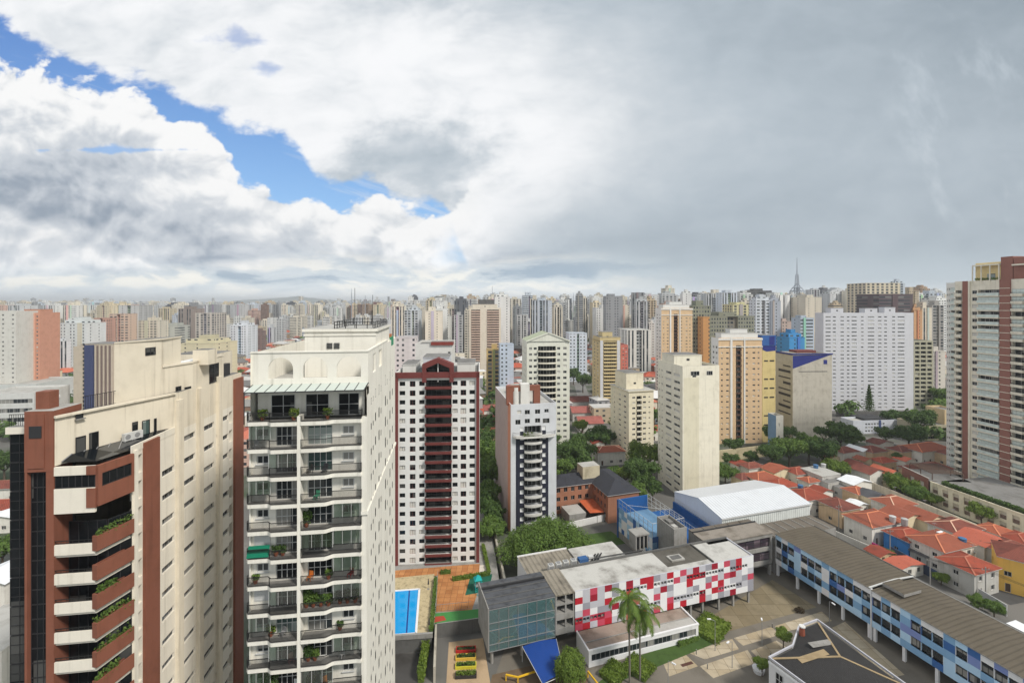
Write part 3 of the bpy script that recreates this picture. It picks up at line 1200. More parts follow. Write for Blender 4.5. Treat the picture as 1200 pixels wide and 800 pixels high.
    fn_ = Vector((fd.y, -fd.x, 0))
    zh = zat(401, Bw[1] + 2)
    m.prism([(Mk.x + .002, Mk.y), (Rk.x, Rk.y), (sc[0] + .006, v262), (Bk.x + .3, v262), (Bk.x + .3, Bk.y + 6), (Mk.x + .002, Mk.y + 4)], 58.0, zl, CREAM, plain('white_roof', C(225, 225, 222), 0.6, stain=0.4))
    m.prism([(Bk.x, Bk.y), (Mk.x, Mk.y), (Mk.x, Mk.y + 4), (Bk.x, Bk.y + 6)], 53.0, zh, CREAM, M_ROOFG)
    o_ = fn_ * .14
    m.prism([(Bk.x + o_.x - .1, Bk.y + o_.y), (Mk.x + o_.x + .1, Mk.y + o_.y), (Mk.x + .1, Mk.y + 4.1), (Bk.x - .1, Bk.y + 6.1)], zh + .002, zh + .18, CREAM, M_ROOFG)
    m.bar(Mk + Vector((0, 0, zl + .1)), Rk + Vector((0, 0, zl + .1)), .3, .22, CREAM)
    m.box(sc[0] - .15, v226 + .152, zl + .002, sc[0] + .1, v262, zl + .22, CREAM)
    m.box(Mk.x + 0.5, v226 + 1.5, zl - .5, Mk.x + 2.5, v226 + 4, zl + 1.6, CREAM, M_ROOFG)
    m.build('roof_block', root)
    mx = MB()
    v283 = vend
    mx.box(-6.5, v262 + .003, 58.3, sc[0] - 1.2, v283 - .6, 62.0, CREAM, M_ROOFG)
    mx.box(-1.2, v262 + 1.0, 58.3, sc[0] - .5, v262 + 3.2, 60.2, M_FRD)
    mx.build('roof_block', root)

    def on_front(x0, x1, y0, y1, key):
        t0, t1 = hit(Bw, Fd, x0), hit(Bw, Fd, x1)
        c = Bk + fd * (t0 + t1) / 2 + fn_ * .03
        yb = Bw[1] + Fd[1] * (t0 + t1) / 2
        pr2.put('penthouse_window', key, lambda: pane_mb(t1 - t0, (y1 - y0) * yb / FPX, M_GLASSD, M_FRD, 2, 1, 0.07), (c.x, c.y, zat(y1, yb)), atan2(fd.y, fd.x), 5)
    on_front(170, 182, 407, 416, 'f1')
    on_front(205.5, 212, 452.5, 459.5, 'f2')
    on_front(216, 223.5, 453, 460, 'f3')
    va, vb = us(245), us(256)
    pr2.put('penthouse_window', 'f4', lambda: pane_mb(vb - va, 2.8, M_GLASSD, M_FRD, 2, 2, 0.08), (sc[0] + .03, (va + vb) / 2, zat(450, 66)), pi / 2, 5)
    pr.flush()
    pr2.flush()
    # ---- pilasters, terracotta piers on the side
    for a, b, m, pj, zt in ((205.6, 211.5, CREAM, 0.45, 57.4), (230, 235, CREAM, 0.45, 58.0), (253.5, 257.5, CREAM, 0.45, 58.8),
                            (167.2, 184.5, TERRA, 0.3, 53.8), (273.2, 283, TERRA, 0.35, 57.5), (156, 159.8, CREAMW, 0.22, 53.4)):
        q = MB()
        q.box(sc[0] + .003, us(a), 0, sc[0] + pj, us(b), zt, m)
        q.build('pilaster', root)
    # terrace canopy of dark glass, parapet along the edge
    q = MB()
    A2 = A + dirv * 2.0 + ndir * .4
    q.face([(u64 + .4, 0.3, 53.55), (-0.1, 0.3, 53.55), (sc[0] - .1, sc[1], 53.6), (sc[0] - .1, v205 - 1.0, 54.1), tuple((A + dirv * (B - A).length * .8 + ndir * .1 + Vector((0, 0, 54.15)))), tuple((A + dirv * 1.5 + ndir * .1 + Vector((0, 0, 54.1))))], M_GLASSD)
    for tt in (0.0, .2, .4, .6, .8):
        p0 = Vector((u64 + .4, .3, 53.6)).lerp(Vector((sc[0] - .1, sc[1], 53.65)), tt)
        q.bar(p0, A + dirv * (1.5 + tt * 6) + ndir * .1 + Vector((0, 0, 54.15)), 0.08, 0.08, M_FRG)
    q.build('terrace_roof', root)
    q = MB()
    q.box(sc[0] - .12, sc[1], 53.2, sc[0] + .05, v205, 54.0, CREAMW)
    q.build('parapet', root)
    # railing on the roof terrace
    q = MB()
    fp0, fp1 = A + dirv * hit(Aw, Dw, 99), A + dirv * hit(Aw, Dw, 137)
    ln = (fp1 - fp0).length
    q.add(rail_mb(ln, 1.5, M_IRON, 0.22), Matrix.Translation(fp0 - ndir * .2 + Vector((0, 0, 58.4))) @ Matrix.Rotation(angd, 4, 'Z'))
    q.build('railing', root)
    # rooftop vents and air conditioners
    for i, (x, y) in enumerate(((53, 474), (62, 474))):
        c = at(x, y, 48.6)
        q = MB()
        q.tube((0, -.45, 0), (0, .5, .12), 0.5, M_WHITE, 0.42, 14)
        q.tube((0, -.455, 0), (0, -.44, 0), 0.4, M_FRD, 0.4, 14)
        q.box(-.3, -.3, -.62, .3, .3, -.44, M_CONC)
        o = q.build('roof_vent', None, (c.x, c.y, 59.62), radians(20 if i else -15))
        tag(o, ('left' if not i else 'right') + ' of the two white drum vents on the terracotta topped roof', 'roof vent', 'drum vents on the terracotta roof')
    for i, x in enumerate((145, 156)):
        c = A + dirv * hit(Aw, Dw, x) + ndir * 0.65
        q = ac_mb()
        wp = Vector((Pc[0] + U[0] * c.x + V[0] * c.y, Pc[1] + U[1] * c.x + V[1] * c.y, 54.1))
        o = q.build('air_conditioner', None, wp, r + angd)
        tag(o, ('left' if not i else 'right') + ' air conditioner box on the dark terrace of the cream terracotta tower', 'air conditioner', 'air conditioners on the terrace')


def ac_mb(s=1.0):
    q = MB()
    q.box(-.5 * s, -.22 * s, 0, .5 * s, .22 * s, .85 * s, M_FRW)
    q.tube((-.12 * s, -.23 * s, .42 * s), (-.12 * s, -.2 * s, .42 * s), .3 * s, M_FRG, None, 12)
    q.box(-.45 * s, -.2 * s, -.12 * s, -.35 * s, .2 * s, -.002, M_FRG)
    q.box(.35 * s, -.2 * s, -.12 * s, .45 * s, .2 * s, -.002, M_FRG)
    return q


build_tower_a()

# ================================================================== white balconied tower with arches
OFFW = plain('off_white_render', C(232, 228, 216), 0.85, stain=0.14, streak=0.3, grain=0.12, stainc=C(120, 112, 92))
GREENCL = see_glass('green_clear_glass', (0.62, 0.78, 0.70), 0.5)
AWN = plain('awning_glass', (0.50, 0.55, 0.50), 0.25, spec=0.5)


def build_tower_b():
    r = radians(7.6)
    U, V = (cos(r), sin(r)), (-sin(r), cos(r))
    Y0 = 52.0
    Pr = (K(430) * Y0, Y0)
    w = hit(Pr, (-U[0], -U[1]), 290)
    O = (Pr[0] - U[0] * w, Pr[1] - U[1] * w)
    dep = hit(Pr, V, 463)
    root = thing('apartment_tower', 'off white apartment tower with curved iron railed balconies and arches along its roof', 'apartment tower', (O[0], O[1], 0), r)
    uf = lambda x: hit(O, U, x)
    us = lambda x: hit(Pr, V, x)
    st = 3.07
    zt = zat(490, Y0)                 # floor of the top terrace
    nfl = 18
    b = 0.75
    wall = MB()
    pr = Parts(root, 100)
    bays = [(uf(292), uf(317)), (uf(317), uf(349.5)), (uf(354.5), uf(391)), (uf(391), uf(422))]
    ops = []
    rr = random.Random(4)
    for k in range(nfl):
        z = zt - st * (k + 1)
        if z < 0:
            break
        for j, (a, c) in enumerate(bays):
            m = (a + c) / 2
            if j in (1, 2):
                ww, hh, s = (c - a) * 0.80, 2.2, 0.05
                g = [M_GLASS, M_GLASS, M_GLASSD, M_GLASSG][rr.randrange(4)]
                ops.append((m - ww / 2, z + s, m + ww / 2, z + s + hh, 0.15))
                pr.put('balcony_door', ('bd', j, g.name), lambda ww=ww, hh=hh, g=g: pane_mb(ww - .02, hh, g, M_FRW, 4, 2, 0.07), (m, b + .15, z + s), 0, 5)
            elif rr.random() < 0.62:
                ww, hh, s = 1.3, 0.95, 1.15
                ops.append((m - ww / 2, z + s, m + ww / 2, z + s + hh, 0.15))
                pr.put('window', ('bw', j), lambda ww=ww, hh=hh: pane_mb(ww - .02, hh, M_GLASS, M_FRW, 2, 1, 0.1, M_FRW), (m, b + .15, z + s), 0, 3)
            else:
                ww, hh, s = 1.7, 1.55, 0.95
                q = MB()

                def shutter():
                    q = MB()
                    for i in range(15):
                        q.box(-.85, -.05 - .012 * (i % 2), i * .1, .85, -.003, i * .1 + .098, M_FRW)
                    return q
                pr.put('roller_shutter', 'sh', shutter, (m, b - .02, z + s), 0, 3)
    wall_grid(wall, lambda u, v, dp: (u, b + dp, v), w, 0, zt - .25, ops, OFFW)
    # corner blocks and the centre pier
    ue = uf(423.5)
    wall.box(ue, 0, 0, w - .002, b + .1, zt + 0.2, OFFW)
    wall.box(0.0, 0.45, 0, bays[0][0] - .05, b + .1, zt - .2, OFFW)
    # side wall
    sops = []
    cols = [(434.6, .5, .8), (437.0, .45, .6), (439.6, .65, 1.1), (443.7, .7, 1.35), (446.2, .5, .8), (451.2, .8, 1.45), (453.6, .5, .8), (456.6, .8, 1.35), (459.5, .7, 1.1)]
    for k in range(-1, nfl):
        z = zt - st * (k + 1)
        if z < 0:
            break
        for i, (x, ww, hh) in enumerate(cols):
            v0 = us(x)
            if v0 + ww > dep - .2:
                continue
            zz = z + 1.0 + (i % 3) * .12
            sops.append((v0, zz, v0 + ww, zz + hh, .05))
            pr.put('window', ('sw', i), lambda ww=ww, hh=hh: pane_mb(ww - .02, hh - .02, M_GLASSD, M_FRD, 1, 1, .06), (w - .05, v0 + ww / 2, zz), pi / 2, .6)
    ztop = zat(413, Y0)
    wall_grid(wall, lambda u, v, dp: (w - dp, u, v), dep, 0, zt + .2, sops, OFFW)
    wall.face([(0, b, 0), (0, dep, 0), (0, dep, ztop), (0, b, ztop)], OFFW)
    wall.face([(0, dep, 0), (w, dep, 0), (w, dep, ztop), (0, dep, ztop)], OFFW)
    wall.build('wall', root)
    pr.flush()
    q = MB()
    q.box(uf(350), -.55, 0, uf(354), b - .003, zt + .6, OFFW)
    q.build('pier', root)
    q = MB()
    zc = zat(602, Y0)
    q.box(w + .003, -.1, zc, w + .18, dep, zc + .4, OFFW)
    q.box(ue - .02, -.16, zc, w + .18, -.103, zc + .4, OFFW)
    q.build('string_course', root)
    # balconies: left half and right half of each floor
    def arc(a, c, y0, y1, flare):
        pts = []
        for i in range(6):
            t = i / 5
            pts.append((a + (c - a) * t, y0 + (y1 - y0) * (t * t * (3 - 2 * t))))
        return pts
    y1, y2 = -0.15, -0.62
    lft = [(bays[0][0] - .3, b - .3), (bays[0][0] - .35, .2)] + [(bays[0][0] - .1, y1)] + [(bays[0][1] - .3, y1)] + arc(bays[0][1] - .3, bays[0][1] + .3, y1, y2, 0)[1:] + [(uf(349.8), y2)]
    rgt = [(uf(354.2), y2), (bays[2][1] - .9, y2)] + arc(bays[2][1] - .9, bays[2][1] + .1, y2, y1, 0)[1:] + [(bays[3][1] - .35, y1), (bays[3][1] + .1, y1 - .1), (bays[3][1] + .22, .1), (bays[3][1] + .1, b - .1)]
    for k in range(-1, nfl):
        z = zt - st * (k + 1)
        if z < 0:
            break
        for pts in (lft, rgt):
            poly = ([(pts[0][0], b - .002)] if pts is lft else [(pts[0][0], b - .002)]) + pts + [(pts[-1][0], b - .002)]
            if pts is lft:
                poly = pts + [(pts[-1][0], b - .002), (pts[0][0] + .05, b - .002)]
            else:
                poly = [(pts[0][0], b - .002)] + pts + [(pts[-1][0] - .05, b - .002)]
            s = MB()
            s.prism(poly, z - .42, z, OFFW, M_CONC)
            bal = s.build('balcony', root)
            ra = rail_mb(0, 1.05, M_IRON, 0.09, [(x, y + .06) for x, y in pts])
            ra.build('railing', bal, (0, 0, z))
    for k, j in ((0, 0), (2, 0), (4, 2), (4, 3), (5, 3), (6, 1), (7, 0), (8, 3), (9, 0), (9, 2), (10, 3), (3, 3), (1, 1), (6, 3), (8, 1), (10, 0), (11, 2)):
        z = zt - st * (k + 1)
        a, c = bays[j]
        y_ = y1 + .1 if j in (0, 3) else y2 + .12
        q = MB()
        q.face([(a, y_, z + 1.02), (c, y_, z + 1.02), (c, y_, z + st - .44), (a, y_, z + st - .44)], GREENCL)
        for t in range(4):
            x = a + (c - a) * t / 3
            q.bar((x, y_, z + 1.0), (x, y_, z + st - .43), .04, .04, M_FRW)
        q.build('glass_enclosure', root)
    # terrace at the top: pergola glass roof, dark doors, arched screen
    q = MB()
    q.box(0.3, b + 1.2, zt, ue - .01, b + 1.4, zat(450, Y0), OFFW)
    q.build('penthouse_wall', root)
    for x0, x1 in ((310, 339), (352, 380), (392, 417)):
        a, c = uf(x0), uf(x1)
        pane_mb(c - a, 2.6, M_GLASSD, M_FRW, 2, 2, .06).build('terrace_door', root, ((a + c) / 2, b + 1.19, zt + .02))
    q = MB()
    za, zb2 = zat(449.5, Y0), zat(457, Y0 - 1.2)
    ux0, ux1 = uf(292), uf(430)
    nseg = 12
    for i in range(nseg):
        a, c = ux0 + (ux1 - ux0) * i / nseg, ux0 + (ux1 - ux0) * (i + 1) / nseg
        q.face([(a + .05, b + .2, za), (c - .05, b + .2, za), (c - .05 - .15, -1.0, zb2), (a + .05 - .15, -1.0, zb2)], AWN)
        q.bar((a, b + .2, za - .03), (a - .15, -1.0, zb2 - .03), .08, .1, M_FRD)
    q.bar((ux0 - .15, -1.0, zb2 - .05), (ux1, -1.0, zb2 - .05), .1, .12, M_FRD)
    q.bar((ux1, b + .2, za - .03), (ux1 - .15, -1.0, zb2 - .03), .08, .1, M_FRD)
    q.bar((ux0 - .1, -1.0, zt), (ux0 - .1, -1.0, zb2), .08, .08, M_FRD)
    q.build('glass_awning', root)
    # arched screen wall
    zs0, zs1 = zat(450, Y0), ztop
    q = MB()
    yv, th = b + .21, .3
    arches = [(uf(310), uf(340)), (uf(351.5), uf(381)), (uf(392), uf(421))]
    xs_ = [0.0]
    zbase, zspr = zat(443, Y0), None
    q.box(0.0, yv, zs0 - .4, w - .01, yv + th, zbase, OFFW)
    edges = [0.0] + [e for a in arches for e in a] + [w - .01]
    for i in range(0, len(edges), 2):
        q.box(edges[i], yv, zbase, edges[i + 1], yv + th, zs1, OFFW)
    for a, c in arches:
        rad = (c - a) / 2
        mx = (a + c) / 2
        zsp = zat(418.5, Y0) - rad
        if zsp < zbase:
            zsp = zbase + .1
        N = 14
        hz = zat(418.5, Y0) - zsp
        for i in range(N):
            t0, t1 = pi - pi * i / N, pi - pi * (i + 1) / N
            p0 = (mx + rad * cos(t0), zsp + hz * sin(t0))
            p1 = (mx + rad * cos(t1), zsp + hz * sin(t1))
            for yy in (yv, yv + th):
                q.face([(p0[0], yy, p0[1]), (p1[0], yy, p1[1]), (p1[0], yy, zs1), (p0[0], yy, zs1)], OFFW)
            q.face([(p0[0], yv, p0[1]), (p1[0], yv, p1[1]), (p1[0], yv + th, p1[1]), (p0[0], yv + th, p0[1])], OFFW)
        q.face([(a, yv, zs1), (c, yv, zs1), (c, yv + th, zs1), (a, yv + th, zs1)], OFFW)
    q.box(-.08, yv - .1, zs1 + .002, w + .05, yv + th + .06, zs1 + .16, OFFW)
    q.build('arched_screen', root)
    # side screen with two narrow arches, roof floor, left parapet
    q = MB()
    so = []
    for x0, x1 in ((437.2, 440.6), (444.2, 447.6)):
        so.append((us(x0), zat(437, 56), us(x1), zat(415, 56), .3))
    wall_grid(q, lambda u, v, dp: (w - .006 - dp, u + yv + th, v), dep - yv - th - 9, zt + .2, zs1, [(o[0] - yv - th, o[1], o[2] - yv - th, o[3], .3) for o in so], OFFW)
    wall_grid(q, lambda u, v, dp: (w - .306 + dp * 0, u + yv + th, v), dep - yv - th - 9, zt + .2, zs1, [(o[0] - yv - th, o[1], o[2] - yv - th, o[3], 0) for o in so], OFFW)
    q.box(w - .32, yv + th, zs1 + .002, w + .05, dep - 9, zs1 + .16, OFFW)
    q.box(0.02, dep - .4, zs0 - .6, w - .02, dep - .02, zs0 + .7, OFFW)
    q.box(0.02, yv + th + .01, zs0 - .6, w - .4, dep - .45, zs0 - .3, M_ROOFL)
    q.box(w - .3, dep - 9, zt + .2, w - .006, dep, zat(400, 70), OFFW)
    q.build('roof_terrace', root)
    # top block with cornice
    Pt = (Pr[0] + V[0] * 8, Pr[1] + V[1] * 8)
    Yt = Pt[1]
    uL = w + hit(Pt, U, 357)
    z1 = zat(388, Yt)
    q = MB()
    q.box(uL, 8, zs0 - .3, w - .32, dep - 5, z1, OFFW, M_ROOFL)
    q.box(uL - .25, 7.75, z1 + .002, w - .05, dep - 4.8, z1 + .35, OFFW, M_ROOFL)
    q.box(uL - .1, 7.88, z1 - .55, w - .2, 7.998, z1 - .3, OFFW)
    q.build('roof_block', root)
    q = MB()
    a, c = w + hit(Pt, U, 383), w + hit(Pt, U, 398)
    for i in range(6):
        q.box(a, 7.9, zat(407.5, Yt) + i * .13, (a + c) / 2 - .1, 7.996, zat(407.5, Yt) + i * .13 + .06, M_FRD)
        q.box((a + c) / 2 + .1, 7.9, zat(407.5, Yt) + i * .13, c, 7.996, zat(407.5, Yt) + i * .13 + .06, M_FRD)
    q.build('louvre', root)
    q = MB()
    a = w + hit(Pt, U, 391)
    for (x0, y0), (x1, y1_) in (((a, 8.4), (w - .6, 8.4)), ((a, 8.4), (a, dep - 6)), ((w - .6, 8.4), (w - .6, dep - 6)), ((a, dep - 6), (w - .6, dep - 6))):
        for zz in (.35, .8, 1.25):
            q.bar((x0, y0, z1 + zz), (x1, y1_, z1 + zz), .06, .06, M_IRON)
        L = max(abs(x1 - x0), abs(y1_ - y0))
        for i in range(int(L / 1.4) + 1):
            t = min(1, i * 1.4 / L)
            q.bar((x0 + (x1 - x0) * t, y0 + (y1_ - y0) * t, z1 + .3), (x0 + (x1 - x0) * t, y0 + (y1_ - y0) * t, z1 + 1.3), .09, .09, M_IRON)
    q.build('railing', root)
    q = MB()
    ax = w + hit(Pt, U, 412)
    q.tube((ax, 10, z1), (ax, 10, zat(337, Yt)), .05, M_IRON, .03)
    q.tube((ax + 2.2, 11, z1), (ax + 2.2, 11, zat(345, Yt)), .04, M_IRON, .03)
    q.build('antenna', root)
    q = MB()
    q.box(w - .25, dep - 5, zs1 - 1.2, w + .02, dep - 2.2, zs1 + .2, plain('green_netting', C(60, 140, 105), 0.8))
    q.build('netting', root)
    q = MB()
    a = w + hit(Pt, U, 454)
    q.box(w - .9, dep - 4.7, zs1, w - .1, dep - 3.5, zat(393, Yt + 10), plain('orange_render', C(176, 110, 70), .8, stain=.3))
    q.build('chimney', root)
    # green awning pulled over one balcony
    zf = zt - st * 5
    q = MB()
    a, c = bays[0][0] - .15, bays[0][1] - .15
    ya, yb = y1 + .15, y1 - .12
    q.face([(a, ya + .2, zf + 1.35), (c, ya + .2, zf + 1.35), (c + .05, yb, zf + .25), (a - .05, yb, zf + .25)], plain('green_canvas', C(0, 110, 82), .7, stain=.2))
    q.face([(a, ya + .2, zf + 1.38), (c, ya + .2, zf + 1.38), (c + .05, yb + .02, zf + .28), (a - .05, yb + .02, zf + .28)], MATS['green_canvas'])
    q.build('green_awning', root)
    # potted plants and things people keep on their balconies
    def W(u, v, z):
        return Vector((O[0] + U[0] * u + V[0] * v, O[1] + U[1] * u + V[1] * v, z))
    pots = plain('clay_pot', C(150, 85, 55), .8)
    where = ['terrace', 'balcony row 1', 'balcony row 2', 'balcony row 3', 'balcony row 4', 'balcony row 5', 'balcony row 6', 'balcony row 7',
             'balcony row 8', 'balcony row 9', 'balcony row 10', 'balcony row 11']
    spots = [(0, 305, 1.1, LEAFB), (0, 343, 1.2, LEAFB), (0, 383, 1.1, LEAFB), (4, 358, 1.9, LEAFD), (5, 322, 1.0, LEAFD), (5, 330, .9, LEAFD), (6, 297, .8, LEAF), (7, 358, 2.2, LEAF),
             (7, 366, 1.5, LEAF), (7, 375, 1.2, LEAFD), (7, 384, 1.2, LEAF), (7, 397, 1.4, LEAFD), (7, 406, 1.6, LEAF), (7, 415, 1.5, LEAFD), (8, 315, 1.1, LEAFB), (9, 360, 1.6, LEAFD),
             (9, 368, 1.1, LEAF), (10, 318, 2.0, LEAFD), (10, 310, 1.2, LEAF), (6, 384, .9, LEAF), (8, 397, .8, LEAFD), (10, 363, 1.1, LEAFB)]
    for k, x, hh, lm in spots:
        z = zt - st * k
        q = MB()
        q.tube((0, 0, 0), (0, 0, .4), .18, pots, .26, 10)
        rr = random.Random(int(x) * 7 + k)
        for i in range(int(120 * hh)):
            a = rr.uniform(0, 6.28)
            rad = rr.random() ** .5 * .5 * min(1.2, hh)
            leaf_patch(q, rad * cos(a), rad * sin(a) * .5, .4, rad * cos(a) + .02, rad * sin(a) * .5 + .02, .4 + hh * .75, 1, .32, lm, rr)
        o = link('potted_plant', foliage_tone(q.mesh('potted_plant')), None, W(uf(x), .35 if 317 < x < 391 else .55, z), 0)
        left_of = 'left' if x < 352 else 'right'
        tall = 'tall' if hh > 1.45 else 'low' if hh < 1 else 'bushy'
        tag(o, f"{tall} potted plant, {spots_word(k, x, spots)} from the left on the {where[k]} of the arched tower", 'potted plant', 'potted plants on the balconies')

    # chairs on the balconies
    proto = None
    for i, (k, x, nm) in enumerate(((1, 300, 'white'), (2, 362, 'dark'), (2, 380, 'dark'), (3, 370, 'green'), (6, 362, 'orange'), (6, 410, 'red'), (9, 340, 'pink'), (9, 400, 'white'), (10, 345, 'white'), (8, 330, 'grey'), (10, 380, 'orange'))):
        cmat = P0_('chair_' + nm, dict(white=(220, 220, 216), dark=(50, 50, 54), green=(70, 140, 110), orange=(206, 120, 50), red=(170, 50, 46), pink=(206, 150, 146), grey=(140, 140, 140))[nm])
        wp = W(uf(x), .35, zt - st * k + .002)
        ch = thing('chair', f"{nm} chair on balcony row {k} of the arched tower, {'left' if x < 352 else 'right'} half" + (', outer one' if x in (380, 410) else ''), 'chair', wp, r + rr.uniform(-.8, .8), 'chairs on the balconies')
        q = MB()
        q.box(-.26, -.26, .42, .26, .26, .47, cmat)
        q.build('seat', ch)
        q = MB()
        q.box(-.26, .22, .472, .26, .27, .98, cmat)
        q.build('backrest', ch)
        for sx, sy in ((-.23, -.23), (.23, -.23), (.23, .23), (-.23, .23)):
            q = MB()
            q.box(sx - .025, sy - .025, 0, sx + .025, sy + .025, .418, cmat)
            q.build('leg', ch)


def P0_(n, c):
    return plain(n, C(*c), .6)


def spots_word(k, x, spots):
    xs = sorted(s[1] for s in spots if s[0] == k)
    return ['first', 'second', 'third', 'fourth', 'fifth', 'sixth', 'seventh', 'eighth'][xs.index(x)]


build_tower_b()
# ================================================================== towers in the middle distance
def P_(n, r, g, b, st=0.25, sk=0.25):
    return plain(n, C(r, g, b), 0.85, stain=st, streak=sk, grain=0.12)


W1 = P_('white_render', 226, 225, 220, .12, .25)
W2 = P_('warm_white_render', 232, 226, 208, 0.3, 0.4)
W3 = P_('cool_grey_render', 205, 207, 210)
WG = P_('pale_grey_render', 214, 212, 206)
NAVY = P_('navy_tile', 40, 42, 56)
BRICKR = plain('red_brick_cladding', C(146, 100, 88), 0.8, stain=0.3, grain=0.5)
MAROON = plain('maroon_paint', C(114, 58, 54), 0.75, stain=0.3, grain=0.2)
PEACH = P_('peach_render', 216, 186, 148)
GOLD = P_('gold_render', 202, 184, 138)
YEL = P_('yellow_paint', 212, 192, 134)
BLUEP = P_('blue_paint', 44, 54, 126)
OLIVE = P_('olive_concrete', 128, 126, 104, 0.5, 0.4)
SHUT = P_('white_shutter', 226, 226, 224, 0.1, 0.1)

# ---- red framed tower with gable
bC = dict(kind='mixed', slab=MAROON, par=MAROON, rail=M_IRON, proj=0.75, back=1.6, h=0.95, lintel=0.3)
T = tower('apartment_tower', 'white apartment tower framed in maroon with a maroon gable and dark balconies down its middle', 'apartment tower', 463, 562, 115.0, 4.0, 437, 20,
          frame=M_FRD, glass=M_GLASSD, F=[('w', 468.2, 474.8, .28, .46), ('w', 480.2, 486.8, .18, .60, dict(frame=MAROON)), ('w', 491.2, 497.5, .28, .46),
             ('b', 498.4, 529.2, bC), ('w', 530.2, 536.2, .28, .46), ('w', 539.8, 546.3, .18, .60, dict(frame=MAROON)), ('w', 550.2, 556.6, .28, .46),
             ('p', 463.2, 466.6, MAROON, .5), ('p', 558.2, 561.8, MAROON, .5)],
          depth=20, zb=2.2, crown=1.6, wall=W1, roof=[(.30, .25, .62, .7, 3.2, W3), (.04, .3, .2, .8, 1.2, WG), (.72, .3, .94, .8, 1.4, WG)])
q = MB()
h, w = T.h, T.w
q.box(0.0, -.5, h - 1.3, w, -.004, h + .15, MAROON)
a, b = T.uf(495), T.uf(531.5)
m_ = (a + b) / 2
zt_, zp = T.h + (437 - 427) * 115 / FPX, T.h + (437 - 419.5) * 115 / FPX
gab = [(a, h - 2.4), (a, zt_), (m_, zp), (b, zt_), (b, h - 2.4), (b - 1.0, h - 2.4), (b - 1.0, zt_ - 1.0), (m_, zp - 1.3), (a + 1.0, zt_ - 1.0), (a + 1.0, h - 2.4)]
n_ = len(gab)
outer = gab
for yv in (-.62, 2.0):
    for quad in ((0, 1, 8, 9), (1, 2, 7, 8), (2, 3, 6, 7), (3, 4, 5, 6)):
        q.face([(gab[i][0], yv, gab[i][1]) for i in quad], MAROON)
for i in range(n_):
    p0, p1 = gab[i], gab[(i + 1) % n_]
    q.face([(p0[0], -.62, p0[1]), (p1[0], -.62, p1[1]), (p1[0], 2.0, p1[1]), (p0[0], 2.0, p0[1])], MAROON)
q.face([(a + 1, 1.6, h - 2.4), (b - 1, 1.6, h - 2.4), (b - 1, 1.6, zt_ - 1), (m_, 1.6, zp - 1.3), (a + 1, 1.6, zt_ - 1)], M_GLASSD)
q.bar((a + .9, .2, h - .3), (b - .9, .2, h - .3), .1, 1.0, M_FRD)
q.bar((m_, .1, h - 2.4), (m_, .1, zp - 1.4), .2, .2, W1)
q.build('gable', T.root)

# ---- grey tower with navy panels and rounded balconies, terracotta arch on the roof
bD = dict(kind='mixed', slab=WG, par=WG, rail=M_IRON, proj=0.7, curve=.8, back=1.5, h=1.0, lintel=.3, floors=(0, 12))
zn = zat(510, 135)
T = tower('apartment_tower', 'narrow grey tower with navy panels, white squares and rounded balconies under a terracotta roof arch', 'apartment tower', 598.5, 652, 135.0, 11.0, 474, 14, xs=580.5,
          F=[('w', 609.5, 613.5, .35, .45, dict(glass=SHUT, frame=SHUT, floors=(0, 12))), ('b', 614.5, 634.5, bD), ('w', 635.6, 639.6, .35, .45, dict(glass=SHUT, frame=SHUT, floors=(0, 12))),
             ('w', 606, 611, .3, .4, dict(floors=(13, 14))), ('w', 615, 621, .2, .5, dict(floors=(12, 14), glass=M_GLASSD)), ('w', 627, 633, .2, .5, dict(floors=(12, 14), glass=M_GLASSD)),
             ('w', 638, 643, .3, .4, dict(floors=(13, 14))), ('w', 604, 610, .1, .55, dict(floors=(12, 13), glass=M_GLASSD)), ('w', 636, 644, .1, .55, dict(floors=(12, 13), glass=M_GLASSD))],
          S=[('w', .06, .12, .35, .4, dict(frame=TERRA)), ('w', .9, .95, .35, .4, dict(frame=TERRA)), ('p', .015, .16, P_('salmon_strip', 196, 132, 104), .04), ('p', .88, .99, P_('pinkish_grey', 178, 158, 150), .04)],
          zb=0, crown=1.0, wall=W3, swall=P_('pinkish_grey', 178, 158, 150), hold=True, roofmat=M_ROOFL, roof=[(.3, .3, .7, .75, 2.0, WG)])
q = MB()
zn_l = zn
a0, a1, b0, b1 = T.uf(604.5), T.uf(614.3), T.uf(634.7), T.uf(642.5)
for x0, x1 in ((a0, T.uf(609.4)), (T.uf(613.6), a1), (b0, T.uf(635.5)), (T.uf(639.7), b1)):
    q.box(x0, -.05, 0, x1, -.004, zn_l - .4, NAVY)
for i in range(12):
    z = T.z0 + i * T.st
    for x0, x1 in ((T.uf(609.4), T.uf(613.6)), (T.uf(635.5), T.uf(639.7))):
        q.box(x0, -.049, z - .2 * T.st, x1, -.004, z + .33 * T.st, NAVY)
q.build('navy_panel', T.root)
T.parts.flush()
q = MB()
pts = [(T.uf(601), -.1), (T.uf(604), -1.3), (T.uf(612), -1.9), (T.uf(640), -1.9), (T.uf(648), -1.3), (T.uf(651), -.1)]
q.prism(pts, zn_l - .7, zn_l - .2, WG)
q.add(rail_mb(0, 1.1, M_IRON, .3, pts), Matrix.Translation((0, 0, zn_l - .2)))
q.build('terrace', T.root)
q = MB()
za, ah = T.h - .85, (474 - 452) * 139 / FPX
x0, x1 = T.uf(596), T.uf(636)
q.box(x0, 3, za, x0 + 2.0, 4.8, za + ah, TERRA)
q.box(x1 - 2.0, 3, za, x1, 4.8, za + ah, TERRA)
q.box(x0 + 2.003, 3.01, za + ah - 1.6, x1 - 2.003, 4.79, za + ah - .01, TERRA)
q.build('roof_arch', T.root)
q = MB()
xm = T.uf(617)
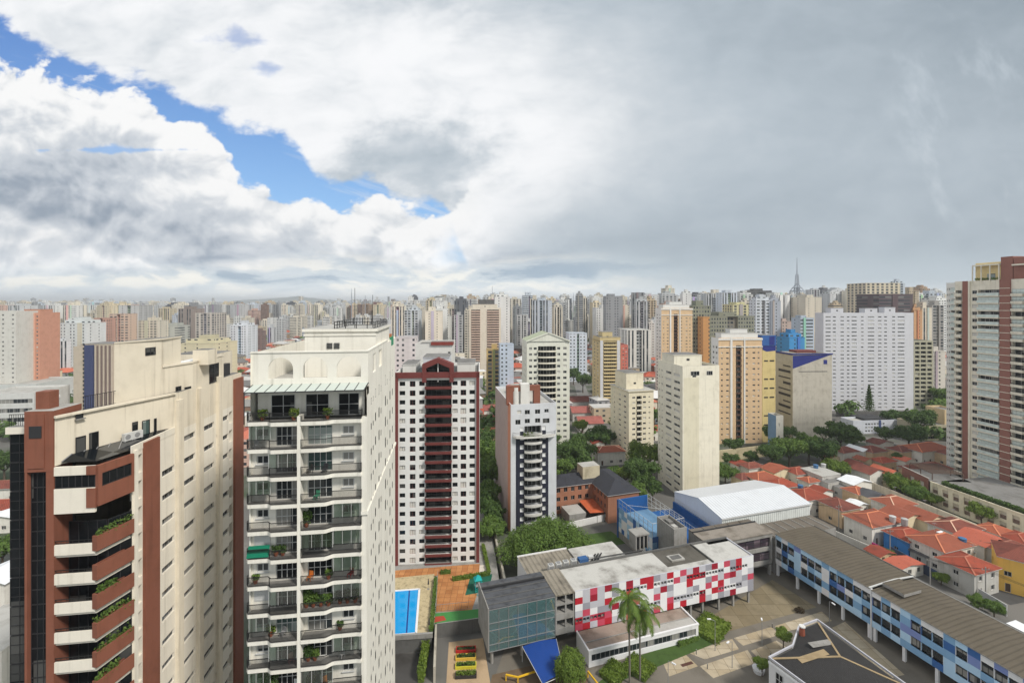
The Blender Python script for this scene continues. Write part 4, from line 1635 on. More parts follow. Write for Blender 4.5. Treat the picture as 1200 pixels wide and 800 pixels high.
q.prism([(xm - 1.2, 2.6), (xm + 1.6, 2.6), (xm + 1.6, 5.2), (xm - 1.2, 5.2)], za, za + ah + .6, WG)
q.tube((xm - 2.6, 3.9, za), (xm - 2.6, 3.9, za + ah - .5), 1.1, WG, None, 14)
q.build('water_tank', T.root)
# plants on its terrace
q = MB()
rr = random.Random(5)
for x in (T.uf(614), T.uf(618), T.uf(622), T.uf(624)):
    leaf_patch(q, x - .4, -1.6, 0, x + .4, -.9, 1.2, 60, .35, LEAFB, rr)
o = link('planter', foliage_tone(q.mesh('planter')), None, (T.O[0], T.O[1], zn_l - .2), radians(11))
tag(o, 'bright green plants along the terrace of the grey tower with the terracotta arch', 'plant')

# ---- pale tower with a pediment
bG = dict(kind='mixed', slab=W2, par=W2, rail=M_IRON, proj=.6, curve=.8, back=1.4, h=1.0, lintel=.3)
PALEG = P_('pale_green_white', 222, 222, 208)
T = tower('apartment_tower', 'pale tower with a low green pediment and rounded railed balconies behind the terracotta arch tower', 'apartment tower', 617.5, 667.5, 208.0, 6.0, 400, 18, xs=601,
          F=[('w', 620, 623.5, .3, .42), ('w', 625.5, 629, .3, .42), ('b', 630.5, 651.5, bG), ('w', 653, 656.5, .3, .42), ('w', 660, 664, .3, .42)],
          S=[('w', .2, .28, .3, .4), ('w', .45, .52, .3, .4), ('w', .75, .83, .3, .4)], wall=PALEG, depth=18, crown=2.0)
q = MB()
h, w = T.h, T.w
hp = 10 * 208 / FPX
q.face([(0, -.4, h + .003), (w, -.4, h + .003), (w / 2, -.4, h + hp)], PALEG)
ROOFGR = P_('pale_green_roof', 170, 176, 150)
q.face([(0, -.4, h + .003), (w / 2, -.4, h + hp), (w / 2, T.d, h + hp), (0, T.d, h + .003)], ROOFGR)
q.face([(w, -.4, h + .003), (w / 2, -.4, h + hp), (w / 2, T.d, h + hp), (w, T.d, h + .003)], ROOFGR)
q.bar((-.3, -.5, h), (w / 2, -.5, h + hp), .5, .5, PALEG)
q.bar((w + .3, -.5, h), (w / 2, -.5, h + hp), .5, .5, PALEG)
q.build('pediment', T.root)

# ---- cream blind walled tower right of centre
T = tower('apartment_tower', 'plain cream tower with one blind wall and ribbon windows, rising behind the white gymnasium roof', 'apartment tower', 800, 843, 160.0, 9.0, 429, 17, xs=771,
          F=[('w', 811.5, 816, .35, .36, dict(cols=1))],
          S=[('w', .10, .33, .32, .36), ('w', .43, .66, .32, .36), ('w', .80, .84, .35, .3), ('w', .92, .95, .35, .3)], wall=P_('cream_tower', 232, 226, 206, .3, .4), crown=2.4, cap=100,
          roof=[(.02, .35, .80, .85, 3.0, None)], roofmat=M_ROOFG, depth=18)
q = MB()
a, b = T.uf(801.5), T.uf(819)
q.box(a, -.03, 0.0, b, -.004, T.h - 4.2, P_('shadowed_cream', 218, 211, 186))  # yellowish shadow beside the corner, painted on as a thin strip
q.build('shadow_strip', T.root)
for x0, x1 in ((809.5, 819.5), (828, 835)):
    pane_mb(T.uf(x1) - T.uf(x0), 1.5, M_GLASSD, M_FRW, 3, 1).build('top_window', T.root, ((T.uf(x0) + T.uf(x1)) / 2, -.035, T.h - 3.4))

# ---- small cream tower
bI = dict(kind='mixed', slab=W2, par=W2, rail=M_IRON, proj=.3, back=1.0, h=.9, lintel=.5)
T = tower('apartment_tower', 'squat cream tower with a square roof box and a column of small recessed balconies', 'apartment tower', 737, 766, 200.0, 14.0, 459, 12, xs=715.5,
          F=[('w', 741, 744.5, .35, .36), ('b', 746, 752, bI), ('w', 753.5, 757, .35, .36), ('w', 760, 762, .4, .25)],
          S=[('w', .15, .26, .35, .33), ('w', .42, .53, .35, .33), ('w', .75, .80, .35, .3)], wall=P_('cream_small', 228, 219, 194, .3, .4), crown=1.6,
          roof=[(.05, .2, .75, .8, 7.5, None)], depth=17)
q = MB()
q.box(-.5, -.5, T.h + .003, T.w + .5, T.d + .5, T.h + .35, MATS['cream_small'], M_ROOFL)
q.build('cornice', T.root)

# ---- gold tower with stacked yellow balconies
bN = dict(kind='solid', slab=GOLD, par=GOLD, proj=.5, back=1.3, h=1.05, lintel=.3)
T = tower('apartment_tower', 'gold and white tower with stacked gold balconies and a stepped gold crown', 'apartment tower', 703, 727, 285.0, 4.0, 399, 20, xs=694,
          F=[('b', 707.5, 722.5, bN), ('p', 703.3, 706.6, W3, .25), ('p', 723, 726.5, W3, .25)], S=[('w', .2, .35, .3, .4), ('w', .6, .75, .3, .4)], wall=GOLD, crown=1.0, depth=20,
          roof=[(.0, .0, 1.0, .9, 2.0, GOLD), (.2, .2, .7, .7, 5.0, GOLD)])
T = tower('apartment_tower', 'rose red narrow tower pressed against the right of the gold balconied tower', 'apartment tower', 727.5, 736, 300.0, 4.0, 404, 18,
          F=[('w', .25, .45, .3, .4), ('w', .65, .85, .3, .4)], wall=P_('rose_render', 196, 116, 104), depth=14)

# ---- peach towers
bJ = dict(kind='mixed', slab=plain('dark_brown', C(92, 66, 52), .8), par=plain('dark_brown', (0, 0, 0)), rail=M_IRON, proj=.1, back=.9, h=.9, lintel=.3)


def peach(x0, x1, xs, Y, yt, n, label, zb=0.0, ex=()):
    s = (x1 - x0) / 51.0
    f = lambda k: x0 + k * s
    T = tower('apartment_tower', label, 'apartment tower', x0, x1, Y, 5.0, yt, n, xs=xs, zb=zb,
              F=[('w', f(3), f(5), .35, .3), ('w', f(9), f(12), .35, .3), ('b', f(20.5), f(27), bJ), ('w', f(32), f(34.5), .35, .3), ('w', f(40), f(43), .35, .3), ('w', f(46), f(48), .35, .3),
                 ('p', f(13.6), f(16), W1, .35), ('p', f(31), f(29.5), W1, .35)],
              S=[('w', .15, .35, .3, .4), ('w', .6, .8, .3, .4)], wall=PEACH, swall=W1, crown=3.4, depth=18, roof=[(.08, .1, .92, .9, 2.2, W1), (.3, .2, .7, .8, 4.2, W1)])
    q = MB()
    q.box(-.25, -.3, T.h - 1.1, T.w + .25, -.004, T.h - .2, W1)
    q.box(-.25, -.3, T.h - 4.6, T.w + .25, -.004, T.h - 4.2, W1)
    q.build('cornice', T.root)


peach(842, 893, 833.5, 223.0, 396, 18, 'peach tower with white cornices nearest the yellow sided building')
peach(775, 811.5, 768, 290.0, 361, 30, 'taller peach tower standing behind the plain cream tower')

# ---- white slab
cols = []
for x0, x1 in ((967.5, 973.5), (976, 979.5), (985, 989), (992.5, 995.5), (998, 1004), (1009, 1012), (1017, 1024.5), (1029, 1033), (1036, 1039.5), (1045.5, 1049), (1052, 1060)):
    cols.append(('w', x0, x1, .36, .30, dict(cols=1 if x1 - x0 < 4 else 3)))
T = tower('apartment_slab', 'broad white apartment slab with rows of small dark windows and a conifer at its foot', 'apartment building', 965, 1070.5, 292.0, 2.0, 366.5, 25, xs=955, F=cols,
          wall=P_('slab_white', 208, 208, 212, .1, .2), crown=1.5, depth=18,
          roof=[(.10, .2, .24, .8, 3.0, None), (.48, .2, .62, .8, 2.8, None), (.70, .2, .82, .8, 3.4, None)], cap=100)

# ---- yellow and concrete building with blue crown
T = tower('office_block', 'grey concrete block with a blue triangle painted under its blue edged roof', 'office building', 929, 975, 232.0, 3.0, 415, 1, xs=909, zb=0,
          wall=P_('board_concrete', 196, 190, 176, .5, .4), swall=P_('board_concrete_shade', 188, 184, 172, .4, .5), S=[], crown=1.0, depth=18)
q = MB()
h, w = T.h, T.w
q.face([(.05, -.02, h - .8), (w - .4, -.02, h - .3), (.05, -.02, h - 7.5)], BLUEP)
q.box(-.3, -.3, h - .25, w + .3, 0.0 - .004, h + .35, BLUEP)
q.box(-.3, 0, h - .5, -.004, T.d, h + .35, BLUEP)
q.box(w - 4.6, -.05, h - 5.2, w - 2.6, -.004, h - 3.0, BLUEP)
q.build('blue_crown', T.root)
q = MB()
for i in range(9):
    z = h - 7 - i * 3.1
    if z < 3:
        break
    a = .12 * T.d
    b = T.d * (.82 if i % 3 else .55)
    q.box(-.06, a, z, -.004, b, z + (1.3 if i % 2 else .7), M_FRD)
q.box(w * .15, -.03, h - 9.2, w * .88, -.004, h - 8.8, M_CONCD)
q.build('window_band', T.root)
q = MB()
q.box(w * .2, 3, h + .36, w * .7, 9, h + 1.6, P_('rust_roof', 120, 70, 66))
q.build('roof_house', T.root)
T = tower('office_block', 'yellow sided block with slanted slit windows and a blue roof box', 'office building', 893.5, 908.8, 226.0, 8.0, 405, 1, wall=YEL, depth=20, crown=1)
q = MB()
h, w = T.h, T.w
for i in range(8):
    for x0, x1 in ((.12, .42), (.55, .9)):
        if (i * 3 + int(x0 * 10)) % 4:
            q.box(w * x0, -.05, h - 8 - i * 4.6, w * x1, -.004, h - 7.3 - i * 4.6, M_FRD)
q.build('window', T.root)
q = MB()
q.face([(.02, -.03, h - .05), (w - .02, -.03, h - .05), (w - .02, -.03, h - 2.6), (w * .3, -.03, h - 3.0), (.02, -.03, h - 2.0)], BLUEP)
q.box(-.5, -.2, h + .003, w + .3, 8, h + 5.2, P_('bright_blue', 56, 98, 160), M_ROOFG)
q.box(w * .5, -.26, h + .3, w * .9, -.204, h + 4.6, BLUEP)
q.build('blue_crown', T.root)

# ---- olive lattice block beside the slab
T = tower('office_block', 'olive grey block with an open grid of deep window rows, right of the white slab', 'office building', 1071, 1093.5, 300.0, 2.0, 399, 15,
          F=[('w', .06, .30, .2, .6, dict(glass=M_GLASSD, frame=OLIVE)), ('w', .36, .64, .2, .6, dict(glass=M_GLASSD, frame=OLIVE)), ('w', .70, .94, .2, .6, dict(glass=M_GLASSD, frame=OLIVE))],
          wall=P_('olive_pale', 176, 172, 150), depth=16, crown=.6, dep=.8)

# ---- brick and cream tower at the right edge
AQUA = plain('pale_aqua_glazing', C(212, 224, 218), .3, stain=.35, scale=.6, spec=.5, stainc=C(120, 140, 136))
GL = dict(kind='glass', slab=W2, par=AQUA, proj=.55, back=1.3, h=1.0, lintel=.5, st=.4, glass=M_GLASS, frame=M_FRW, enclose=(.55, AQUA))
GL2 = dict(kind='solid', slab=W2, par=W2, proj=.7, back=1.2, h=1.0, lintel=.45, glass=M_GLASS, frame=M_FRW)
GL3 = dict(kind='mixed', slab=W2, par=W2, rail=M_IRON, proj=.7, back=1.3, h=1.0, lintel=.45, st=.4, glass=M_GLASS, frame=M_FRW, enclose=(.35, AQUA))
T = tower('apartment_tower', 'tall cream and brick tower with long glazed balconies at the right edge', 'apartment tower', 1235, 1400, 147.2, 7.6, 325, 28, xs=1119,
          S=[('b', 1119.8, 1127.5, GL2), ('w', 1139, 1145, .25, .5, dict(floors=(0, 28))), ('b', 1146, 1171.5, GL), ('b', 1186, 1200.5, GL3), ('b', 1202, 1226, GL3),
             ('p', 1128.6, 1135.2, BRICKR, .35), ('p', 1135.6, 1137.6, W2, .5), ('p', 1172.5, 1185, BRICKR, .5)],
          wall=W2, swall=W2, crown=3.0, cap=100, depth=30, zb=0.6)
q = MB()
h = T.h
d = T.d
for i in range(29):
    z = T.z0 + i * T.st
    q = MB()
    q.box(-.6, T.us(1184.9), z - .20, -.504, T.us(1172.6), z - .02, W2)
    q.build('string_course', T.root)
q = MB()
za = zat(300, 158) - .6
q.box(.3, T.us(1186), h - .8, 6, T.us(1172), za, BRICKR, M_ROOFG)
q.box(.3, T.us(1230), h - .8, 6, T.us(1187), za - .6, BRICKR, M_ROOFG)
q.box(-.6, T.us(1230), za - 3.4, .29, T.us(1187), za - 2.9, W2)
q.build('roof_block', T.root)
q = MB()
zb_ = zat(305, 166) - .6
ua, ub = T.us(1171), T.us(1140)
q.box(1.2, ua, h - .8, 9, ub, zb_ - .8, P_('yellow_cream', 226, 204, 150), M_ROOFG)
q.box(-.3, ua, zb_ - 2.0, 1.0, ub, zb_ - 1.5, W2)
for t in (0, .33, .66, 1.0):
    u = ua + (ub - ua) * t
    q.box(-.28, u - .15, h - .9, .0, u + .15, zb_ - 2.0, W2)
q.box(1.1, ua + 2, h, 1.195, ua + 4.5, h + 2.4, M_GLASSG)
q.build('penthouse', T.root)
leafq = MB()
rr = random.Random(9)
leaf_patch(leafq, -.2, T.us(1170), h, .6, T.us(1142), h + .9, 240, .5, LEAF, rr)
o = link('roof_hedge', foliage_tone(leafq.mesh('roof_hedge')), None, (T.O[0], T.O[1], T.root.location.z), T.root.rotation_euler[2])
tag(o, 'thin green hedge along the top terrace of the brick and cream tower', 'hedge')
T = tower('apartment_tower', 'slim pale green glazed tower just left of the tall brick and cream tower', 'apartment tower', 1121, 1200, 185.0, 7.6, 331, 32, xs=1109,
          S=[('b', .1, .55, dict(GL, slab=W1)), ('w', .65, .75, .3, .4), ('w', .85, .93, .3, .4)], wall=W1, depth=12, crown=1.5, cap=100)

# ---- tall towers behind, still with real windows
bT = dict(kind='solid', slab=P_('pink_beige', 210, 184, 166), par=P_('pink_beige', 0, 0, 0), proj=.5, back=1.2, h=1.0, lintel=.35)
T = tower('apartment_tower', 'tall cream tower with pinkish balcony bands either side of a blank stripe', 'apartment tower', 550, 587, 430.0, 6.0, 361, 27,
          F=[('b', .06, .34, bT), ('b', .56, .94, bT)], wall=P_('beige_white', 218, 208, 190), depth=20, roof=[(.1, .2, .9, .8, 3.5, None), (.3, .3, .8, .7, 8.0, M_CONCD)])
T = tower('apartment_tower', 'salmon tower with cream balcony stacks at the left edge of the city', 'apartment tower', 19, 46.5, 300.0, 8.0, 366.5, 24,
          F=[('b', .05, .28, dict(bT, slab=W2, par=W2, id='s1')), ('w', .45, .55, .3, .4), ('w', .85, .93, .3, .4), ('p', .34, .42, P_('salmon_pale', 216, 168, 146), .3), ('p', .62, .80, P_('salmon_pale', 216, 168, 146), .3)], wall=P_('salmon', 202, 148, 124), depth=16,
          roof=[(.15, .2, .85, .8, 2.2, None)])
T = tower('apartment_tower', 'pale grey blind sided tower at the far left edge beside the salmon tower', 'apartment tower', -40, 18.5, 285.0, 8.0, 364.5, 22,
          F=[('w', .72, .76, .35, .35), ('w', .98 - .06, .96, .35, .35), ('w', .5, .56, .35, .35)], wall=P_('grey_white', 208, 206, 198), depth=18)
T = tower('office_tower', 'beige and navy office tower with vertical brown stripes behind the cream penthouse', 'office building', 86, 133, 255.0, 6.0, 406, 1,
          wall=P_('beige_stone', 190, 178, 160), depth=22, crown=1, roof=[(.1, .1, .9, .9, 1.0, None)])
q = MB()
h, w = T.h, T.w
q.box(T.uf(100), -.8, 0, T.uf(110.5), -.004, h + .8, P_('navy_glass', 62, 70, 104, .1, .1))
for i in range(9):
    x0 = T.uf(111.5) + (w - T.uf(111.5)) * i / 9
    q.box(x0, -.5, 0, x0 + .9, -.004, h + .4, plain('stripe_brown', C(120, 104, 98), .6) if i % 2 else P_('beige_stone', 0, 0, 0))
for i in range(20):
    q.box(T.uf(97), -.08, 2 + i * 2.3, T.uf(99.6), -.004, 3.2 + i * 2.3, M_FRD)
q.build('facade_stripe', T.root)

# ---- lower grey wall building with a red cornice behind the maroon tower
T = tower('apartment_building', 'blank grey white building with a dark red cornice peeking over the maroon gabled tower', 'apartment building', 487, 530, 185.0, 4.0, 403, 12,
          F=[('w', .88, .95, .3, .4)], wall=WG, depth=20, crown=2.0)
q = MB()
h, w = T.h, T.w
q.box(w * .42, -.6, h - .5, w + .4, 4, h + .9, plain('dark_red_cornice', C(130, 58, 50), .8), M_ROOFG)
q.build('cornice', T.root)
# ================================================================== school, courts and pool in the foreground
RS = radians(16.9)
SU, SV = (cos(RS), sin(RS)), (-sin(RS), cos(RS))
SP = (12.9, 91.5)                               # left end of the coloured facade


def s_of(p):
    dx, dy = p[0] - SP[0], p[1] - SP[1]
    return (dx * SU[0] + dy * SU[1], dx * SV[0] + dy * SV[1])


def s_px(x, y, z=0.0):
    return s_of(gx(x, y, z))


SUX = lambda x: hit(SP, SU, x)
WHITEP = P_('panel_white', 224, 224, 224, .12, .12)
LGREY = P_('panel_light_grey', 186, 186, 192, .12, .12)
GREYP = P_('panel_grey', 150, 150, 158, .12, .12)
REDP = P_('panel_red', 178, 34, 48, .12, .1)
CRIM = P_('panel_crimson', 150, 30, 48, .12, .1)
PINK = P_('panel_rose', 190, 72, 92, .12, .1)
BL0 = P_('panel_pale_blue', 176, 208, 232, .12, .12)
BL1 = P_('panel_sky_blue', 128, 168, 202, .12, .12)
BL2 = P_('panel_mid_blue', 56, 100, 158, .12, .12)
BL3 = P_('panel_periwinkle', 124, 140, 190, .12, .12)


CLEAR = see_glass('clear_glazing', (0.66, 0.86, 0.85), 0.4)
nt = CLEAR.node_tree
dfn = nt.nodes.new('ShaderNodeBsdfDiffuse')
dfn.inputs[0].default_value = (*C(110, 150, 154), 1)
mxn = nt.nodes.new('ShaderNodeMixShader')
mxn.inputs[0].default_value = .34
lk = nt.nodes['Material Output'].inputs[0].links[0]
nt.links.new(lk.from_socket, mxn.inputs[1])
nt.links.new(dfn.outputs[0], mxn.inputs[2])
nt.links.new(mxn.outputs[0], nt.nodes['Material Output'].inputs[0])
ROOFB = rib_mat('fibre_cement', C(97, 89, 76), 0.9, 'x', 0.35, 0.9, 0.4)
ROOFR = rib_mat('ribbed_roof', C(146, 138, 124), 1.1, 'x', 0.6, 0.7, 0.9)
ROOFW = rib_mat('white_sheet_roof', C(212, 215, 218), 0.95, 'x', 0.5, 0.45, 0.15)
ROOFP = plain('stained_roof', C(186, 184, 178), 0.85, stain=0.9, grain=0.35, scale=0.22, stainc=C(96, 90, 82))


def panel_wall(mb, fn, width, z0, z1, nc, rows, pal, wts, rr, ops):
    """square coloured panels; openings cut through"""
    zs = [z0 + (z1 - z0) * i / rows for i in range(rows + 1)]
    us = [width * i / nc for i in range(nc + 1)]
    for b in range(rows):
        for a in range(nc):
            m = rr.choices(pal, wts)[0]
            cell = [o for o in ops if o[0] < us[a + 1] - .01 and o[2] > us[a] + .01 and o[1] < zs[b + 1] - .01 and o[3] > zs[b] + .01]
            if not cell:
                mb.face([fn(us[a], zs[b], 0), fn(us[a + 1], zs[b], 0), fn(us[a + 1], zs[b + 1], 0), fn(us[a], zs[b + 1], 0)], m)
            else:
                cl = [(max(o[0], us[a]) - us[a], max(o[1], zs[b]), min(o[2], us[a + 1]) - us[a], min(o[3], zs[b + 1]), o[4]) for o in cell]
                w = us[a + 1] - us[a]
                wall_grid(mb, lambda u, v, dp, a=a: fn(us[a] + u, v, dp), w, zs[b], zs[b + 1], cl, m)


def build_red_block():
    u0, u1, u2, u3 = SUX(572), SUX(651), SUX(674), SUX(883)
    root = thing('school_building', 'long school block with red, white and grey chequered panels and a glazed end box', 'school building', (SP[0], SP[1], 0), RS)
    z0, z1, D = 3.1, 11.2, 8.6
    rr = random.Random(21)
    ops = []
    pr = Parts(root, 100)
    nc, rows = 27, 6
    W = u3 - u2
    cw, chh = W / nc, (z1 - z0) / rows
    for row in (1, 4):
        zz = z0 + chh * row + chh * .28
        i = 0
        while i < nc:
            run = rr.choice([3, 4, 5, 6])
            if not (row == 4 and i < 6):
                for k in range(i, min(nc - 1, i + run)):
                    for s in (0.06, 0.53):
                        a = cw * (k + s)
                        ops.append((a, zz, a + cw * .41, zz + chh * .5, .25))
                        pr.put('window', 'rw', lambda: pane_mb(cw * .41 - .02, chh * .5 - .02, M_GLASS, M_FRG, 1, 1, .05), (u2 + a + cw * .205, .25, zz), 0, 1)
            i += run + rr.choice([1, 2, 2])
    q = MB()
    panel_wall(q, lambda u, v, dp: (u2 + u, dp, v), W, z0, z1, nc, rows, [WHITEP, LGREY, GREYP, REDP, CRIM, PINK], [30, 24, 14, 13, 10, 9], rr, ops)
    q.build('panel_facade', root)
    pr.flush()
    q = MB()
    q.face([(u3, 0, z0), (u3, D, z0), (u3, D, z1), (u3, 0, z1)], GREYP)
    q.box(u2, .3, z0 - .25, u3 - .01, D, z0 + .02, M_CONC)
    q.box(u2 + .02, .32, z1 - .5, u3 - .02, D - .01, z1 - .25, ROOFP)
    q.box(u2, .003, z1 - .26, u3, .25, z1 + .05, LGREY)
    q.box(u2, D - .3, z1 - .26, u3, D, z1 + .2, M_CONCD)
    q.box(u3 - .25, .25, z1 - .26, u3 - .002, D - .3, z1 + .05, LGREY)
    q.build('roof', root)
    # sunken, stained roof bay with hatch
    q = MB()
    a, b = SUX(790), SUX(838)
    q.box(a, 2.2, z1 - .245, b, D - .32, z1 - .2, plain('wet_roof', C(92, 88, 80), .5, stain=.9, grain=.5, scale=.4))
    q.box(a + 2, 3.4, z1 - .2, a + 5.5, 5.6, z1 + .1, M_ROOFL)
    q.box(a + 2.5, 3.8, z1 + .102, a + 5, 5.2, z1 + .16, M_CONCD)
    q.box(b + .02, .6, z1 - .24, b + .25, D - .35, z1 + .15, M_CONCD)
    q.build('roof_hatch', root)
    # undercroft: set back ground floor, columns
    q = MB()
    q.box(u2, 3.5, 0, SUX(800), D, z0 - .26, M_CONC)
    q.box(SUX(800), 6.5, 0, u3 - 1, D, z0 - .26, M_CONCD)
    q.build('ground_floor_wall', root)
    for x in (800, 812, 826, 845, 862, 880):
        q = MB()
        c = SUX(x)
        q.box(c - .22, .6, 0, c + .22, 1.0, z0 - .26, M_CONC)
        q.build('column', root)
    # concrete bay with open frames
    q = MB()
    a, b = u1 + .1, u2 - .05
    for z in (3.1, 6.0, 8.9):
        q.box(a, .15, z, b, D, z + (1.2 if z < 8 else .35), M_CONC)
    for x in (a, (a + b) / 2, b - .3):
        q.box(x, .2, 3.1, x + .3, .5, z1 - .3, M_CONC)
    q.box(a, 4, 3.1, b, 4.2, z1 - .3, M_CONCD)
    q.box(a - .05, .1, z1 - .3, b + .04, D, z1 - .02, ROOFR)
    q.build('concrete_bay', root)
    # glazed box
    q = MB()
    Wg = u1 - u0
    for z in (3.0, 7.1):
        q.box(u0 + .2, .3, z, u1 - .05, D - .2, z + .3, M_ROOFL)
    q.box(u0 + .2, D - .5, 3.3, u1 - .05, D - .2, z1 - .35, M_CONC)
    q.box(u0, .0, 2.9, u0 + .19, D, z1 + .1, M_CONC)
    q.box(u0 + .2, 4.4, 3.3, u1 - .05, 4.6, 7.0, plain('blue_inner_wall', C(120, 164, 186), .8))
    q.box(u0 + .2, 4.4, 7.4, u1 - .05, 4.6, z1 - .4, plain('grey_inner_wall', C(176, 204, 200), .8))
    q.box(u0 + .2, .1, z1 - .35, u1 - .05, D, z1 - .05, plain('membrane_roof', C(78, 80, 84), .35, stain=.9, grain=.6, scale=.7, spec=.5, stainc=C(30, 30, 32)))
    for i in range(4):
        q.box(u0 + .2, 1.2 + i * 1.9, z1 - .048, u1 - .05, 1.35 + i * 1.9, z1 + .05, M_CONCD)
    q.box(u0 + .2, D - 2.6, z1 - .047, u1 - .05, D - 2.2, z1 + .35, M_FRD)
    q.build('glazed_box', root)
    q = MB()
    for s0 in range(4):
        a = u0 + .4 + s0 * Wg / 4
        b = a + Wg / 4 - .3
        for zz in (3.4, 7.5):
            p0, p1 = ((a, .9, zz), (b, .9, zz + 3.2)) if s0 % 2 else ((a, .9, zz + 3.2), (b, .9, zz))
            q.bar(p0, p1, .22, .22, P_('pale_steel', 190, 205, 200, .1, .1))
    q.build('brace', root)
    q = MB()
    q.face([(u0 + .2, .06, 3.0), (u1 - .05, .06, 3.0), (u1 - .05, .06, z1 - .2), (u0 + .2, .06, z1 - .2)], CLEAR)
    q.build('glazing', root)
    q = MB()
    for i in range(8):
        x = u0 + .2 + (Wg - .3) * i / 7
        q.box(x - .04, -.05, 2.95, x + .04, .05, z1 - .15, M_FRG)
    for z in (2.95, 4.3, 7.0, 8.4, z1 - .2):
        q.box(u0 + .2, -.04, z - .05, u1 - .05, .045, z + .05, M_FRG)
    q.build('mullion', root)
    # blinds and white frames near the floor of the lower storey
    for i in range(5):
        q = MB()
        x = u0 + 1.2 + i * 1.9
        q.bar((x, 1.4, 3.9), (x + 1.4, 1.4, 3.9), .06, .06, M_FRW)
        q.bar((x, 1.4, 4.6), (x + 1.4, 1.4, 4.6), .06, .06, M_FRW)
        for k in range(3):
            q.bar((x + .7 * k, 1.4, 3.3), (x + .7 * k, 1.4, 4.6), .06, .06, M_FRW)
        q.build('inner_rail', root)
    for x, v in ((u0 + 1, 1), (u0 + 7.2, 1.2), (u0 + 7.2, 6), (u1 - .8, 1)):
        q = MB()
        q.tube((x, v, 0), (x, v, 3.0), .3, M_CONC, None, 12)
        q.build('column', root)
    # ---- older wing behind it with ribbed roof
    root2 = thing('school_wing', 'older school wing with a brown stained ribbed roof behind the glazed end box', 'school building', (SP[0], SP[1], 0), RS)
    q = MB()
    a, b, c = s_px(609, 655, 10)[0], SUX(705), SUX(745)
    q.box(a, D + .05, 0, b, 18, 9.6, WHITEP, ROOFR)
    q.build('wall', root2)
    q = MB()
    q.box(b + .01, D + .06, 0, c + 4, 17.2, 10.0, M_CONC, ROOFP)
    q.box(a - .1, 17.9, 9.6, b, 18.1, 9.9, WHITEP)
    q.build('flat_wing', root2)
    for i, (x, y) in enumerate(((645.5, 666), (654.5, 664), (663, 662), (672, 660))):
        p = gx(x, y + 5, 9.65)
        cu = MB()
        cu.box(-.62, -.5, 0, .62, .5, 2.0, M_FRW)
        cu.box(-.5, -.56, .2, .5, -.502, 1.8, M_FRG)
        cu.tube((0, 0, 2.0), (0, 0, 2.12), .45, M_FRG, None, 12)
        o = cu.build('air_conditioner', None, (p.x, p.y, 9.62), RS)
        tag(o, ['first', 'second', 'third', 'fourth'][i] + ' from the left of four white cooling units on the ribbed school roof', 'air conditioner', 'cooling units on the school roof')
    q = MB()
    p = s_px(683, 657, 10)
    q.box(p[0] - 1, p[1] - .6, 9.7, p[0] + 1.2, p[1] + .9, 10.7, P_('blue_tarp', 54, 92, 140))
    q.box(p[0] + 1.4, p[1] - .4, 10.02, p[0] + 2.6, p[1] + .5, 10.9, M_FRW)
    q.build('plant_box', root2)
    q = MB()
    p = s_px(690, 655, 10)
    for i in range(3):
        q.tube((p[0] + i * .8, p[1] - 1.3, 10.3), (p[0] + i * .8 + 2.2, p[1] + 1.0, 10.35), .16, M_IRON)
        q.tube((p[0] + i * .8 + .5, p[1] - 1.0, 10.02), (p[0] + i * .8 + .5, p[1] - 1.0, 10.5), .1, M_IRON)
    q.tube((p[0] - 2, p[1] - .5, 10.4), (p[0] + 14, p[1] - .9, 10.4), .12, M_IRON)
    q.build('pipe', root2)


build_red_block()


def build_canteen():
    a = s_px(690, 782, 0)
    b = s_px(815, 745, 0)
    w = b[0] - a[0]
    o = (SP[0] + SU[0] * a[0] + SV[0] * a[1], SP[1] + SU[1] * a[0] + SV[1] * a[1])
    root = thing('school_annex', 'low white annex with a ribbon of windows in front of the chequered school block', 'school building', (o[0], o[1], 0), RS)
    dpt = -a[1] - .05
    ops = [(.6, 1.0, w - .6, 2.35, .2)]
    q = MB()
    wall_grid(q, lambda u, v, dp: (u, dp, v), w, 0, 3.0, ops, WHITEP)
    for x in (0, w):
        q.face([(x, 0, 0), (x, dpt, 0), (x, dpt, 3), (x, 0, 3)], WHITEP)
    q.box(-.1, -.1, 3.003, w + .1, .25, 3.3, WHITEP)
    q.box(-.1, .25, 3.003, .2, dpt, 3.3, WHITEP)
    q.box(w - .2, .25, 3.003, w + .1, dpt, 3.3, WHITEP)
    q.build('wall', root)
    q = MB()
    q.box(.2, .25, 2.9, w * .45, dpt - .05, 3.05, plain('worn_roof', C(150, 136, 124), .9, stain=.9, grain=.5, scale=.3))
    q.box(w * .45 + .01, .25, 2.9, w - .2, dpt * .45, 3.12, M_ROOFL)
    q.box(w * .45 + .01, dpt * .45, 2.9, w - .2, dpt - .05, 3.02, MATS['worn_roof'])
    q.box(.3, 2.2, 3.06, w - .3, 2.35, 3.2, M_CONC)
    q.build('roof', root)
    n = 12
    for i in range(n):
        c = .6 + (w - 1.2) * (i + .5) / n
        pane_mb((w - 1.2) / n - .02, 1.33, M_GLASS, M_FRG, 2, 1, .06).build('window', root, (c, .2, 1.01))


build_canteen()


